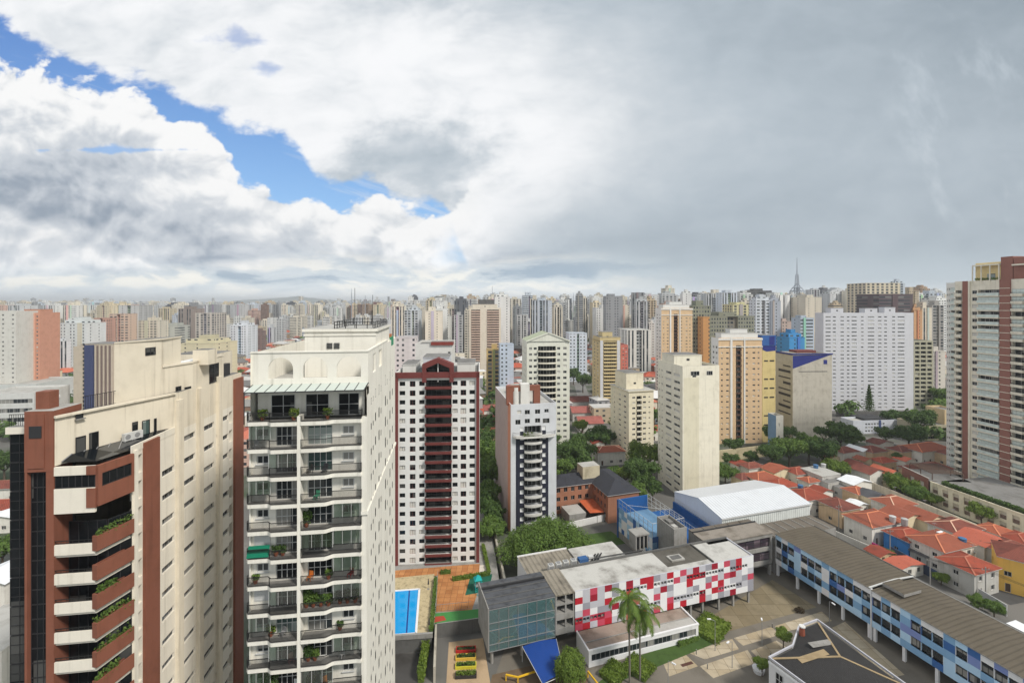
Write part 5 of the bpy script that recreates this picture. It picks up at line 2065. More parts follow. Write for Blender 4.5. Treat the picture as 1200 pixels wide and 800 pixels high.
def build_blue_block():
    P0 = (68.0, 115.8)
    root = thing('school_building', 'long school block on white columns with blue patchwork panels and a brown roof', 'school building', (P0[0], P0[1], 0), RS - pi / 2)
    # local x runs toward the camera along the facade, local y away to the right (depth)
    L, D, z0, z1 = 62.0, 13.0, 3.0, 10.6
    L1 = hit(P0, (SV[0] * -1, SV[1] * -1), 1021)
    rr = random.Random(8)
    pr = Parts(root, 100)
    for seg, (s0, s1, dz) in enumerate(((0.0, L1 - .15, 0.0), (L1 + .15, L, -.15))):
        w = s1 - s0
        nc = max(2, int(round(w / 1.75)))
        rows = 5
        cw, chh = w / nc, (z1 - z0) / rows
        ops = []
        for a in range(nc):
            if a % 2 == 0 or rr.random() < .3:
                ops.append((a * cw + .06, z0 + 3 * chh - .1, (a + 1) * cw - .06, z0 + 4 * chh + .2, .3))
            if a % 4 != 3:
                ops.append((a * cw + .04, z0 + 1 * chh - .25, (a + 1) * cw - .04, z0 + 2 * chh + .1, .3))
        for o in ops:
            ww, hh = o[2] - o[0], o[3] - o[1]
            pr.put('window', ('bb', seg, round(ww, 2), round(hh, 2)), lambda ww=ww, hh=hh: pane_mb(ww - .02, hh - .02, M_GLASS, M_FRD, 2, 1, .06), (s0 + (o[0] + o[2]) / 2, .3, o[1] + dz), 0, ww)
        q = MB()
        ops2 = [(o[0], o[1], o[2], o[3], o[4]) for o in ops]
        panel_wall(q, lambda u, v, dp, s0=s0, dz=dz: (s0 + u, dp, v + dz), w, z0, z1, nc, rows, [BL0, BL1, BL2, BL3, WHITEP], [28, 22, 15, 8, 22], rr, ops2)
        q.build('panel_facade', root)
        n = int(w / 5.2)
        for i in range(n + 1):
            c = s0 + .4 + (w - .8) * i / n
            q = MB()
            q.box(c - .25, .1, 0, c + .25, .6, z0 + dz - .02, WHITEP)
            q.build('column', root)
        q = MB()
        zr = z1 + dz
        sl = -.35
        q.face([(s0, -.25, zr + .05), (s1, -.25, zr + .05), (s1, D * .55, zr + .38), (s0, D * .55, zr + .38)], ROOFB)
        q.face([(s0, D + .2, zr + .05), (s1, D + .2, zr + .05), (s1, D * .55, zr + .38), (s0, D * .55, zr + .38)], ROOFB)
        q.box(s0, -.27, zr - .12, s1, -.02, zr + .045, M_CONC)
        q.box(s0, D + .0, zr - .2, s1, D + .25, zr + .2, M_CONCD)
        for x in (s0, s1):
            q.face([(x, -.2, zr + .04), (x, D + .1, zr + .04), (x, D * .55, zr + .37)], M_CONCD)
        q.build('roof', root)
    pr.flush()
    q = MB()
    q.box(.01, .35, z0 - .3, L, D - .01, z0 - .02, M_CONC)
    q.box(0, D - .25, 0, L, D, z1, M_CONC)
    q.face([(0, 0, z0 - .3), (0, D, z0 - .3), (0, D, z1), (0, 0, z1)], M_CONC)
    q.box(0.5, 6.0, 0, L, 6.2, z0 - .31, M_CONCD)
    q.build('wall', root)
    q = MB()
    q.box(L1 + .5, 2.5, z1 + .5, L1 + 4.5, 7.5, z1 + 1.1, M_CONC, ROOFB)
    q.build('roof_hatch', root)
    q = MB()
    q.box(L1 + 22, 7, z1 + .3, L1 + 30, 9.2, z1 + 1.2, M_CONC, ROOFB)
    q.build('roof_hatch', root)
    q = MB()
    q.bar((L1 - .3, -.2, z1 + .12), (L1 - .3, D * .55, z1 + .45), .3, .15, M_FRW)
    q.bar((L1 - .3, D, z1 + .12), (L1 - .3, D * .55, z1 + .45), .3, .15, M_FRW)
    q.build('flashing', root)
    q = MB()
    q.box(L1 - .1, -.12, z0 - 3.6, L1 + .1, .3, z1, WHITEP)
    q.build('downpipe', root)


build_blue_block()


def local_root(name, label, cat, x, y, z, zroot=0.0, rot=RS):
    p = gx(x, y, z)
    return thing(name, label, cat, (p.x, p.y, zroot), rot)


def build_link():
    a = SUX(858)
    p0 = (SP[0] + SU[0] * a + SV[0] * 7.5, SP[1] + SU[1] * a + SV[1] * 7.5)
    w = hit(p0, SU, 905)
    root = thing('link_building', 'stained concrete link with tall mullioned openings between the red and blue school blocks', 'school building', (p0[0], p0[1], 0), RS)
    q = MB()
    ops = [(1.5, 3.9, w - .6, 6.4, .5), (1.5, 7.3, w - .6, 9.8, .5)]
    wall_grid(q, lambda u, v, dp: (u, dp, v), w, 3.0, 10.7, ops, M_CONC)
    q.face([(0, 0, 3), (0, 7.5, 3), (0, 7.5, 10.7), (0, 0, 10.7)], M_CONC)
    q.face([(w, 0, 3), (w, 7.5, 3), (w, 7.5, 10.7), (w, 0, 10.7)], M_CONC)
    q.box(.0, .002, 2.7, w, 7.5, 2.999, M_CONCD)
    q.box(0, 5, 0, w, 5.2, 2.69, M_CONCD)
    q.build('wall', root)
    for z in (3.9, 7.3):
        pane_mb(w - 2.12, 2.48, glass_mat('purple_glass', (.05, .035, .045), (.2, .15, .17), .4), M_FRD, 7, 2, .12).build('window', root, ((1.5 + w - .6) / 2, .45, z + .01))
    for u in (1.0, w - .5):
        q = MB()
        q.box(u - .3, .1, 0, u + .3, .7, 2.69, M_CONC)
        q.build('column', root)
    q = MB()
    q.box(-.2, -.2, 10.702, w + .2, 5.5, 10.95, plain('old_concrete_roof', C(140, 132, 122), .9, stain=.9, grain=.5, scale=.35))
    q.box(-.2, 5.5, 10.9, w + .2, 5.8, 11.2, M_FRD)
    for i in range(5):
        q.box(i * w / 5, 5.85, 10.7, (i + 1) * w / 5 - .25, 7.5, 10.95, plain('skylight_sheet', C(110, 102, 92), .6, stain=.5))
    q.build('roof', root)


build_link()


def build_gym():
    G = gx(846, 621, 9)
    root = thing('gymnasium', 'school gymnasium with a bright white ribbed sheet roof folded in three', 'gymnasium', (G.x, G.y, 0), RS)
    L = 31.0
    prof = [(0, 0), (0, 12.2), (9, 14.0), (20, 11.4), (20, 0)]
    q = MB()
    for x in (0.0, L):
        q.face([(x, v, z) for v, z in prof], P_('gable_sheet', 206, 214, 226, .1, .2))
    q.face([(0, 20, 0), (L, 20, 0), (L, 20, 11.4), (0, 20, 11.4)], WHITEP)
    q.build('gable_wall', root)
    q = MB()
    fm = rib_mat('white_sheet_wall', C(216, 220, 216), .7, 'x', .6, .6, .45)
    q.face([(0, 0, 0), (L, 0, 0), (L, 0, 12.0), (0, 0, 12.0)], fm)
    q.build('front_wall', root)
    q = MB()
    for (v0, z0), (v1, z1) in ((prof[1], prof[2]), (prof[2], prof[3])):
        q.face([(-.25, v0 - (.3 if v0 == 0 else 0), z0 + .02), (L + .25, v0 - (.3 if v0 == 0 else 0), z0 + .02), (L + .25, v1, z1 + .02), (-.25, v1, z1 + .02)], ROOFW)
    q.bar((-.25, -.3, 12.0), (L + .25, -.3, 12.0), .2, .25, M_FRW)
    q.build('roof', root)
    # low ribbed roof between the gymnasium and the blue block
    root = thing('school_annex', 'low dark panelled roof filling the space in front of the gymnasium wall', 'school building', (G.x, G.y, 0), RS)
    q = MB()
    q.box(10.0, -7.6, 0, 31, -.06, 8.9, M_CONC, MATS['skylight_sheet'])
    for i in range(7):
        q.box(10.8 + i * 3, -7.5, 8.902, 11.05 + i * 3, -.2, 9.05, M_CONC)
    q.build('roof', root)
    # rooftop court in front-left: blue deck with rails
    root = thing('sports_court', 'bright blue rooftop sports deck with white rails along the gymnasium gable', 'sports court', (G.x, G.y, 0), RS)
    q = MB()
    blue = P_('court_blue', 30, 84, 142, .25, .1)
    q.box(-13.5, -1.5, 0, -.25, 20, 6.2, M_CONC, blue)
    q.build('deck', root)
    q = MB()
    q.box(-1.0, -1, 6.203, -.3, 19.5, 8.6, blue)
    q.build('blue_parapet', root)
    q = MB()
    q.add(rail_mb(19, 1.3, M_FRW, .9), Matrix.Translation((-.7, 0, 8.6)) @ Matrix.Rotation(pi / 2, 4, 'Z'))
    q.add(rail_mb(21, 1.5, M_FRW, 1.1), Matrix.Translation((-4.4, -1.3, 6.2)) @ Matrix.Rotation(pi / 2, 4, 'Z'))
    q.build('railing', root)
    # cage with blue wall and panelled side
    p = gx(723.4, 586, 11)
    r2 = radians(19)
    root = thing('sports_court', 'caged rooftop court with a tall blue end wall and blue white side panels', 'sports court', (p.x, p.y, 0), r2)
    w, d = 10.6, -16.5
    q = MB()
    q.box(.3, d, 0, w, -.3, 7.0, M_CONC, P_('court_sky_blue', 104, 140, 170, .35, .1))
    q.build('deck', root)
    q = MB()
    q.box(0, -.28, 0, w, .2, 11.2, blue)
    q.build('end_wall', root)
    q = MB()
    panel_wall(q, lambda u, v, dp: (.29 - dp, d + u, v), -d - .3, 2, 9.0, 11, 5, [BL0, BL1, BL2, WHITEP], [30, 26, 22, 26], random.Random(5), [])
    panel_wall(q, lambda u, v, dp: (.29 + u, d - .01, v), w - .3, 2, 8.0, 7, 4, [BL0, BL1, BL2, P_('panel_yellow', 230, 205, 130)], [30, 26, 22, 8], random.Random(6), [])
    q.build('panel_facade', root)
    q = MB()
    for i in range(9):
        y = d + (-d - .3) * i / 8
        q.tube((.35, y, 8), (.35, y, 11.6), .06, M_FRG)
        q.tube((w - .1, y, 8), (w - .1, y, 11.6), .06, M_FRW)
    for z in (9.2, 10.4, 11.6):
        q.tube((.35, d, z), (.35, -.3, z), .05, M_FRW if z > 11 else M_FRG)
        q.tube((w - .1, d, z), (w - .1, -.3, z), .05, M_FRW)
    for i in range(5):
        x = .35 + (w - .45) * i / 4
        q.tube((x, d, 8), (x, d, 11.6), .06, M_FRW)
    q.tube((.35, d, 11.6), (w - .1, d, 11.6), .06, M_FRW)
    q.tube((.35, d * .3, 11.6), (w - .1, d * .7, 11.6), .05, M_FRW)
    q.build('cage_frame', root)
    # stair tower
    p = gx(790, 620, 13)
    root = thing('stair_tower', 'bare concrete stair tower with a sunken dirty roof beside the blue rooftop courts', 'stair tower', (p.x, p.y, 0), RS)
    q = MB()
    q.box(-.0, 0, 0, 3.8, 7.2, 12.2, M_CONC, M_CONCD)
    for a in ((0, 0, 3.8, .25), (0, 6.95, 3.8, 7.2), (0, .25, .25, 6.95), (3.55, .25, 3.8, 6.95)):
        q.box(a[0], a[1], 12.203, a[2], a[3], 13, M_CONC)
    q.build('wall', root)
    q = MB()
    q.box(.8, 1.2, 12.203, 2.0, 2.6, 12.9, M_ROOFL)
    q.box(1.5, 4, 12.203, 2.8, 6, 12.7, M_ROOFG)
    q.build('tank', root)
    p = gx(745, 640, 10)
    root = thing('lift_shaft', 'small open concrete lift frame with dark slots on the school roof', 'lift shaft', (p.x, p.y, 9), RS)
    q = MB()
    for x in (0, 1.1, 2.2, 3.3):
        q.box(x, 0, 0, x + .3, 3, 3.4, M_CONC)
    q.box(.31, .5, 0, 3.29, 2.6, 3.2, M_FRD)
    q.box(-.2, -.2, 3.402, 3.8, 3.2, 3.8, M_CONC)
    q.build('frame', root)


build_gym()


def hip_roof(mb, w, d, z, rise, mat, over=0.5, soffit=None, ridge=None):
    """hipped roof over a w x d plan with its corner at the origin, ridge along the longer side"""
    x0, y0, x1, y1 = -over, -over, w + over, d + over
    W, Dd = x1 - x0, y1 - y0
    zt = z + rise
    if W >= Dd:
        k = Dd * .48
        a, b = (x0 + k, (y0 + y1) / 2, zt), (x1 - k, (y0 + y1) / 2, zt)
        mb.face([(x0, y0, z), (x1, y0, z), b, a], mat)
        mb.face([(x1, y1, z), (x0, y1, z), a, b], mat)
        mb.face([(x0, y1, z), (x0, y0, z), a], mat)
        mb.face([(x1, y0, z), (x1, y1, z), b], mat)
    else:
        k = W * .48
        a, b = ((x0 + x1) / 2, y0 + k, zt), ((x0 + x1) / 2, y1 - k, zt)
        mb.face([(x0, y0, z), (x1, y0, z), a], mat)
        mb.face([(x1, y1, z), (x0, y1, z), b], mat)
        mb.face([(x0, y1, z), (x0, y0, z), a, b], mat)
        mb.face([(x1, y0, z), (x1, y1, z), b, a], mat)
    if ridge:
        mb.bar(Vector(a), Vector(b), .35, .16, ridge)
        for c in ((x0, y0, z), (x0, y1, z)):
            mb.bar(Vector(a), Vector(c), .3, .14, ridge)
        for c in ((x1, y0, z), (x1, y1, z)):
            mb.bar(Vector(b) if W >= Dd else (Vector(a) if c[1] == y0 else Vector(b)), Vector(c), .3, .14, ridge)
    s = soffit or M_FRW
    mb.box(x0 + .02, y0 + .02, z - .16, x1 - .02, y1 - .02, z - .01, s)


def gable_roof(mb, w, d, z, rise, mat, over=0.5, along='x', wallm=None):
    x0, y0, x1, y1 = -over, -over, w + over, d + over
    zt = z + rise
    if along == 'x':
        ym = (y0 + y1) / 2
        mb.face([(x0, y0, z), (x1, y0, z), (x1, ym, zt), (x0, ym, zt)], mat)
        mb.face([(x1, y1, z), (x0, y1, z), (x0, ym, zt), (x1, ym, zt)], mat)
        for x in (0, w):
            mb.face([(x, 0, z - .02), (x, d, z - .02), (x, d / 2, zt - .1)], wallm or M_WHITE)
    else:
        xm = (x0 + x1) / 2
        mb.face([(x0, y1, z), (x0, y0, z), (xm, y0, zt), (xm, y1, zt)], mat)
        mb.face([(x1, y0, z), (x1, y1, z), (xm, y1, zt), (xm, y0, zt)], mat)
        for y in (0, d):
            mb.face([(0, y, z - .02), (w, y, z - .02), (w / 2, y, zt - .1)], wallm or M_WHITE)


DTILE = tile_mat('dark_tile', (0.055, 0.055, 0.062), (0.03, 0.03, 0.034))


def build_brick_hall():
    Fp = gx(712.6, 580, 9)
    root = thing('brick_building', 'orange brick building with two dark tiled wings round a small court', 'brick building', (Fp.x, Fp.y, 0), RS)
    BR = plain('orange_brick', C(160, 112, 88), .85, stain=.3, grain=.5, streak=.2)
    pr = Parts(root, 100)
    # right wing
    w, d = 11.2, 20.0
    ops, opl = [], []
    for i, u in enumerate((1.5, 4.2, 7.0)):
        pass
    for k in range(3):
        for i in range(4):
            u = 1.6 + i * 2.3
            opl.append((u, 1.2 + k * 2.9, u + 1.0, 2.6 + k * 2.9, .25))
            pr.put('window', 'l', lambda: pane_mb(.98, 1.38, M_GLASSD, M_FRG, 2, 1, .06), (.25, u + .5, 1.2 + k * 2.9), -pi / 2, 1)
    q = MB()
    wall_grid(q, lambda u, v, dp: (dp, u, v), d, 0, 9, opl, BR)
    wall_grid(q, lambda u, v, dp: (u, dp, v), w, 0, 9, [], BR)
    q.face([(w, 0, 0), (w, d, 0), (w, d, 9), (w, 0, 9)], BR)
    # left wing
    L = 14.0
    opf = []
    for k in range(3):
        for i in range(5):
            u = .8 + i * 2.6
            opf.append((u, 1.2 + k * 2.9, u + 1.3, 2.6 + k * 2.9, .25))
            pr.put('window', 'f', lambda: pane_mb(1.28, 1.38, M_GLASSD, M_FRG, 2, 1, .06), (-L + u + .65, 10.6 + .25, 1.2 + k * 2.9), 0, 1)
    wall_grid(q, lambda u, v, dp: (-L + u, 10.6 + dp, v), L, 0, 9, opf, BR)
    q.face([(-L, 10.6, 0), (-L, 19, 0), (-L, 19, 9), (-L, 10.6, 9)], BR)
    q.build('wall', root)
    pr.flush()
    q = MB()
    hip_roof(q, w, d, 9.0, 2.6, DTILE, .5, M_FRW)
    m = MB()
    hip_roof(m, L + 6, 8.6, 9.02, 2.3, DTILE, .5, M_FRW)
    q.add(m, Matrix.Translation((-L, 10.7, 0)))
    q.build('roof', root)
    q = MB()
    q.box(-3.0, 12, 9.5, 3.4, 16.5, 14.0, plain('tank_concrete', C(196, 186, 160), .9, stain=.7, streak=.5), M_ROOFL)
    q.build('water_tank', root)
    q = MB()
    q.box(-12, 3, 0, -6.2, 9.5, 3.0, M_CONC, M_ROOFL)
    q.build('porch', root)
    root = thing('canopy', 'faded orange awning over the court of the brick building', 'awning', (Fp.x, Fp.y, 0), RS)
    q = MB()
    OR = plain('orange_sheet', C(184, 92, 56), .7, stain=.5)
    q.face([(-5.6, 1.5, 3.4), (-.4, 1.5, 3.0), (-.4, 9.6, 4.0), (-5.6, 9.6, 4.0)], OR)
    q.face([(-5.6, 1.5, 3.45), (-.4, 1.5, 3.05), (-.4, 9.6, 4.05), (-5.6, 9.6, 4.05)], OR)
    q.build('sheet', root)
    q = MB()
    for x, y in ((-5.5, 1.6), (-.5, 1.6), (-5.5, 9.5), (-3, 1.6)):
        q.tube((x, y, 0), (x, y, 3.1), .08, M_IRON)
    q.build('post', root)
    a, b = gx(653, 617, 1.5), gx(727, 600, 1.5)
    q = MB()
    q.bar((0, 0, 1.0), (b.x - a.x, b.y - a.y, 1.0), .3, 2.0, M_WHITE)
    o = q.build('boundary_wall', None, (a.x, a.y, 0))
    tag(o, 'low white yard wall in front of the orange brick building', 'wall')


build_brick_hall()


def build_black_roof():
    z = 8.0
    px_ = [(901, 769), (929, 755), (936, 733), (958, 725), (1062, 801), (1104, 838), (990, 834)]
    pts = [gx(x, y, z) for x, y in px_]
    o = pts[0]
    root = thing('white_building', 'white walled building with a stepped black sheeted roof at the bottom of the school yard', 'building', (o.x, o.y, 0), 0)
    poly = [(p.x - o.x, p.y - o.y) for p in pts]
    q = MB()
    q.prism(poly, 0, z - .6, WHITEP, M_CONCD)
    q.build('wall', root)
    cx, cy = sum(p[0] for p in poly) / len(poly), sum(p[1] for p in poly) / len(poly)
    ins = [(p[0] + (cx - p[0]) * .06, p[1] + (cy - p[1]) * .06) for p in poly]
    BLK = rib_mat('black_sheet', (0.035, 0.033, 0.032), .28, 'x', .35, .75, .5)
    q = MB()
    n = len(poly)
    apex = (cx + .8, cy - .2, z + 1.1)
    for i in range(n):
        a, b = ins[i], ins[(i + 1) % n]
        q.face([(a[0], a[1], z - .35), (b[0], b[1], z - .35), apex], BLK)
    q.build('roof', root)
    q = MB()
    for i in range(n):
        a, b = poly[i], poly[(i + 1) % n]
        q.bar((a[0], a[1], z - .15), (b[0], b[1], z - .1), .22, .34, LGREY)
        q.bar((a[0], a[1], z - .95), (b[0], b[1], z - .95), .28, .3, WHITEP)
    q.build('cornice', root)
    q = MB()
    TAN = plain('tan_flashing', C(160, 140, 108), .8, stain=.6)
    for i in (0, 3, 4):
        q.bar((ins[i][0], ins[i][1], z - .25), apex, .35, .1, TAN)
    q.bar((ins[0][0] + 4, ins[0][1] - 1, z + .2), (apex[0] - 1.5, apex[1] + 1.2, z + 1.0), 1.2, .06, TAN)
    q.bar((apex[0] - 3, apex[1] + 3.2, z + .62), (apex[0] + 1.2, apex[1] + 4.0, z + .62), 1.2, .06, M_CONC)
    q.build('flashing', root)
    c = gx(940, 742, z)
    q = MB()
    q.tube((c.x - o.x, c.y - o.y, z - .5), (c.x - o.x, c.y - o.y, z + 1.3), .5, plain('brick_red', C(150, 84, 64), .8, stain=.4), .42, 10)
    q.tube((c.x - o.x, c.y - o.y, z + 1.3), (c.x - o.x, c.y - o.y, z + 1.5), .55, M_WHITE, .55, 10)
    q.build('chimney', root)
    for i in range(3):
        p0, p1 = Vector((*poly[0], 0)), Vector((*poly[-1], 0))
        c = p0.lerp(p1, .16 + i * .26)
        an = atan2(p1.y - p0.y, p1.x - p0.x)
        pane_mb(1.3, 2.2, M_GLASSD, M_FRW, 2, 2, .08, WHITEP).build('window', root, (c.x + sin(an) * .06, c.y - cos(an) * .06, 4.2), an)


build_black_roof()


# ------------------------------------------------------------------ ground
def sheet(name, px_, z, mat, kind='structure', rot=0.0):
    pts = [gx(x, y, z) for x, y in px_]
    q = MB()
    q.face(pts, mat)
    o = q.build(name)
    o['kind'] = kind
    return o


PAVE = plain('yard_concrete', C(116, 110, 100), .9, stain=.6, grain=.5, scale=.16)
def tile_grid(name, c, c2, sc):
    m, nt, p = new_mat(name)
    b = nt.nodes.new('ShaderNodeTexBrick')
    b.offset = 0.0
    nt.links.new(objcoord(nt), b.inputs['Vector'])
    b.inputs['Color1'].default_value = (*c, 1)
    b.inputs['Color2'].default_value = (*c2, 1)
    b.inputs['Mortar'].default_value = (*[x * .5 for x in c2], 1)
    b.inputs['Scale'].default_value = 1.0
    b.inputs['Brick Width'].default_value = sc
    b.inputs['Row Height'].default_value = sc
    b.inputs['Mortar Size'].default_value = .04
    f = noise(nt, objcoord(nt), .3, 5, .65).step(.4, .8) * .5
    nt.links.new(mixc(nt, f, b.outputs['Color'], tuple(x * .45 for x in c2)), p.inputs['Base Color'])
    p.inputs['Roughness'].default_value = .85
    MATS[name] = m
    return m


TANP = tile_grid('tan_paving', C(182, 170, 148), C(164, 148, 120), 2.6)
OLVP = tile_grid('olive_paving', C(140, 128, 104), C(126, 114, 90), 3.6)
LAWN = plain('lawn', (0.055, 0.10, 0.022), .95, stain=.5, grain=.8, scale=.6)


def in_school(name, quads, z, mat):
    q = MB()
    for a in quads:
        pts = [gx(x, y, z) for x, y in a]
        q.face(pts, mat)
    o = q.build(name)
    o['kind'] = 'structure'
    return o


in_school('school_yard', [[(560, 850), (600, 735), (905, 655), (1000, 700), (1300, 860)]], .006, PAVE)
in_school('paving', [[(834, 721), (905, 679), (957, 711), (851, 740)]], .012, OLVP)
in_school('paving', [[(806, 764), (858, 748), (866, 760), (826, 772)]], .012, TANP)
in_school('paving', [[(860, 747), (904, 734), (914, 743), (871, 756)]], .012, TANP)
in_school('paving', [[(908, 733), (963, 716), (975, 727), (914, 741)]], .012, TANP)
in_school('paving', [[(820, 780), (876, 761), (886, 776), (836, 794)]], .012, TANP)
in_school('paving', [[(776, 774), (803, 766), (818, 780), (784, 792)]], .012, TANP)
in_school('paving', [[(880, 762), (910, 750), (925, 760), (892, 774)]], .012, TANP)
in_school('paving', [[(975, 735), (990, 728), (1060, 790), (1040, 795)]], .012, TANP)
in_school('lawn', [[(735, 772), (818, 746), (836, 737), (850, 748), (760, 785), (720, 800), (700, 800)]], .02, LAWN)
in_school('paving', [[(526, 752), (566, 747), (577, 815), (522, 815)]], .012, plain('court_paving', C(176, 152, 122), .9, stain=.5, grain=.4))
GRS = plain('wet_tarmac', C(74, 72, 70), .5, stain=.7, grain=.4, scale=.2)
in_school('lane', [[(380, 765), (497, 765), (493, 860), (380, 860)]], .012, GRS)
in_school('lane', [[(577, 790), (640, 775), (690, 790), (680, 860), (560, 860)]], .010, plain('shaded_paving', C(110, 92, 72), .9, stain=.6, grain=.4))

# ------------------------------------------------------------------ pool deck and forecourt of the maroon tower
ZD = 3.0
STONE = plain('deck_stone', C(188, 172, 136), .9, stain=.7, grain=.9, scale=1.2, stainc=C(110, 98, 72))


ORP = tile_grid('orange_paving', C(190, 134, 84), C(172, 114, 68), 1.4)
pod = [gx(x, y, ZD) for x, y in ((330, 757), (506, 745), (508, 731), (563, 724), (588, 700), (571, 585), (330, 585))]
q = MB()
q.prism([(p.x, p.y) for p in pod], -.5, ZD, M_CONCD, M_CONC)
o = q.build('terrace_podium')
tag(o, 'dark concrete podium under the pool deck and orange forecourt', 'podium')
in_school('patio', [[(463, 668), (562, 660), (566, 676), (553, 714), (511, 717), (513, 674), (463, 678)]], ZD + .006, ORP)
in_school('deck', [[(400, 683), (509, 672), (505, 744), (400, 752)]], ZD + .008, STONE)
in_school('path', [[(562, 662), (569, 661), (578, 700), (560, 715)]], ZD + .01, plain('pale_path', C(206, 196, 184), .9, stain=.4))
in_school('court', [[(510, 718), (561, 713), (562, 723), (509, 730)]], ZD + .012, P_('court_green', 70, 132, 70, .3, 0))
in_school('court_key', [[(510, 722), (520, 721), (523, 726), (509, 729)]], ZD + .017, P_('court_red', 170, 70, 50, .3, 0))

pw = [gx(x, y, ZD) for x, y in ((400, 697), (491.5, 690), (487.5, 742), (400, 749))]
o0 = pw[2]
root = thing('swimming_pool', 'bright blue swimming pool with a pale rim beside the stone deck', 'swimming pool', (o0.x, o0.y, ZD), 0)
loc = [(p.x - o0.x, p.y - o0.y) for p in pw]
m, nt, p_ = new_mat('pool_water')
p_.inputs['Base Color'].default_value = (*C(20, 150, 214), 1)
p_.inputs['Roughness'].default_value = .08
p_.inputs['Specular IOR Level'].default_value = .5
bp = nt.nodes.new('ShaderNodeBump')
bp.inputs['Strength'].default_value = .12
nt.links.new(noise(nt, objcoord(nt), 1.6, 3).s, bp.inputs['Height'])
nt.links.new(bp.outputs[0], p_.inputs['Normal'])
q = MB()
q.face([(x, y, .03) for x, y in loc], m)
q.build('water', root)
q = MB()
for i in range(4):
    a, b = loc[i], loc[(i + 1) % 4]
    q.bar((a[0], a[1], .06), (b[0], b[1], .06), .45, .14, WHITEP)
q.build('rim', root)
q = MB()
a, b = Vector((*loc[1], .034)).lerp(Vector((*loc[0], .034)), .13), Vector((*loc[2], .034)).lerp(Vector((*loc[3], .034)), .13)
q.bar(a, b, .3, .004, P_('lane_line', 30, 60, 130, 0, 0))
q.build('lane_line', root)
# pool deck ledge
q = MB()
a, b = gx(380, 753, ZD), gx(507, 744.5, ZD)
q.bar((0, 0, .2), (b.x - a.x, b.y - a.y, .2), .5, .9, M_CONC)
o = q.build('parapet_wall', None, (a.x, a.y, ZD))
tag(o, 'pale concrete ledge along the near edge of the pool deck', 'wall')
# loungers and folded parasols on the deck
for i, (x, y) in enumerate(((503, 738), (502, 690))):
    p = gx(x, y, ZD)
    q = MB()
    q.tube((0, 0, 0), (0, 0, 1.3), .04, M_FRG)
    q.tube((0, 0, 1.2), (0, 0, 2.5), .22, P_('folded_canvas', 70, 66, 64, 0, 0), .05, 8)
    q.box(-.25, -.25, 0, .25, .25, .1, M_CONC)
    o = q.build('parasol', None, (p.x, p.y, ZD + .01))
    tag(o, ('dark folded parasol near the front corner of the pool deck', 'dark folded parasol at the far end of the pool deck')[i], 'parasol', 'folded parasols')

# playground
p = gx(562, 690, ZD)
root = thing('playground', 'turquoise playground tower and slide beside the orange forecourt', 'playground', (p.x, p.y, ZD), .3)
TEAL = P_('teal_plastic', 30, 160, 160, .15, 0)
q = MB()
for x, y in ((-1.2, -1), (.2, -1), (-1.2, .4), (.2, .4)):
    q.tube((x, y, 0), (x, y, 2.8), .08, TEAL)
q.build('post', root)
q = MB()
q.box(-1.25, -1.05, 1.3, .25, .45, 1.42, M_FRG)
q.build('platform', root)
q = MB()
for a, b in (((-1.4, -1.2), (.4, -1.2)), ((.4, -1.2), (.4, .6)), ((.4, .6), (-1.4, .6)), ((-1.4, .6), (-1.4, -1.2))):
    q.face([(a[0], a[1], 2.7), (b[0], b[1], 2.7), (-.5, -.3, 3.7)], TEAL)
q.build('tent_roof', root)
q = MB()
q.bar((.3, -.3, 1.4), (2.4, -.5, .2), .7, .06, P_('slide_blue', 60, 190, 200, 0, 0))
q.bar((.3, -.65, 1.6), (2.4, -.85, .4), .06, .3, TEAL)
q.bar((.3, .05, 1.6), (2.4, -.15, .4), .06, .3, TEAL)
q.build('slide', root)
q = MB()
for k in range(5):
    q.tube((-1.3 - k * .0, -1.0 - .3 * k, 1.3 - .26 * k), (.2, -1.0 - .3 * k, 1.3 - .26 * k), .05, TEAL)
q.build('ladder', root)
in_school('play_mat', [[(545, 697), (573, 692), (577, 672), (551, 676)]], ZD + .014, P_('play_green', 30, 92, 72, .3, 0))

# fence posts round the patio, planting beds
q = MB()
ed = [gx(x, y, ZD) for x, y in ((511, 717), (513, 676))]
a = ed[0]
q.add(rail_mb(0, 1.6, M_FRG, .5, [(0, 0), (ed[1].x - a.x, ed[1].y - a.y)]), Matrix())
b = gx(552, 713, ZD)
q.add(rail_mb(0, 1.6, M_FRG, .5, [(0, 0), (b.x - a.x, b.y - a.y)]), Matrix())
o = q.build('court_fence', None, (a.x, a.y, ZD))
tag(o, 'thin grey fence round the orange paved patio', 'fence')


def hedge(name, x0, y0, x1, y1, z, wid, hh, lm, label, cat, n=700, leaf=.4, group=None):
    a, b = gx(x0, y0, z), gx(x1, y1, z)
    L = (b - a).length
    rr = random.Random(int(x0 * 3 + y0))
    q = MB()
    q.box(0.1, -wid * .38, 0, L - .1, wid * .38, hh * .8, lm)
    leaf_patch(q, 0, -wid / 2, hh * .1, L, wid / 2, hh, n, leaf, lm, rr)
    o = link(name, foliage_tone(q.mesh(name)), None, (a.x, a.y, z), atan2(b.y - a.y, b.x - a.x))
    return tag(o, label, cat, group)


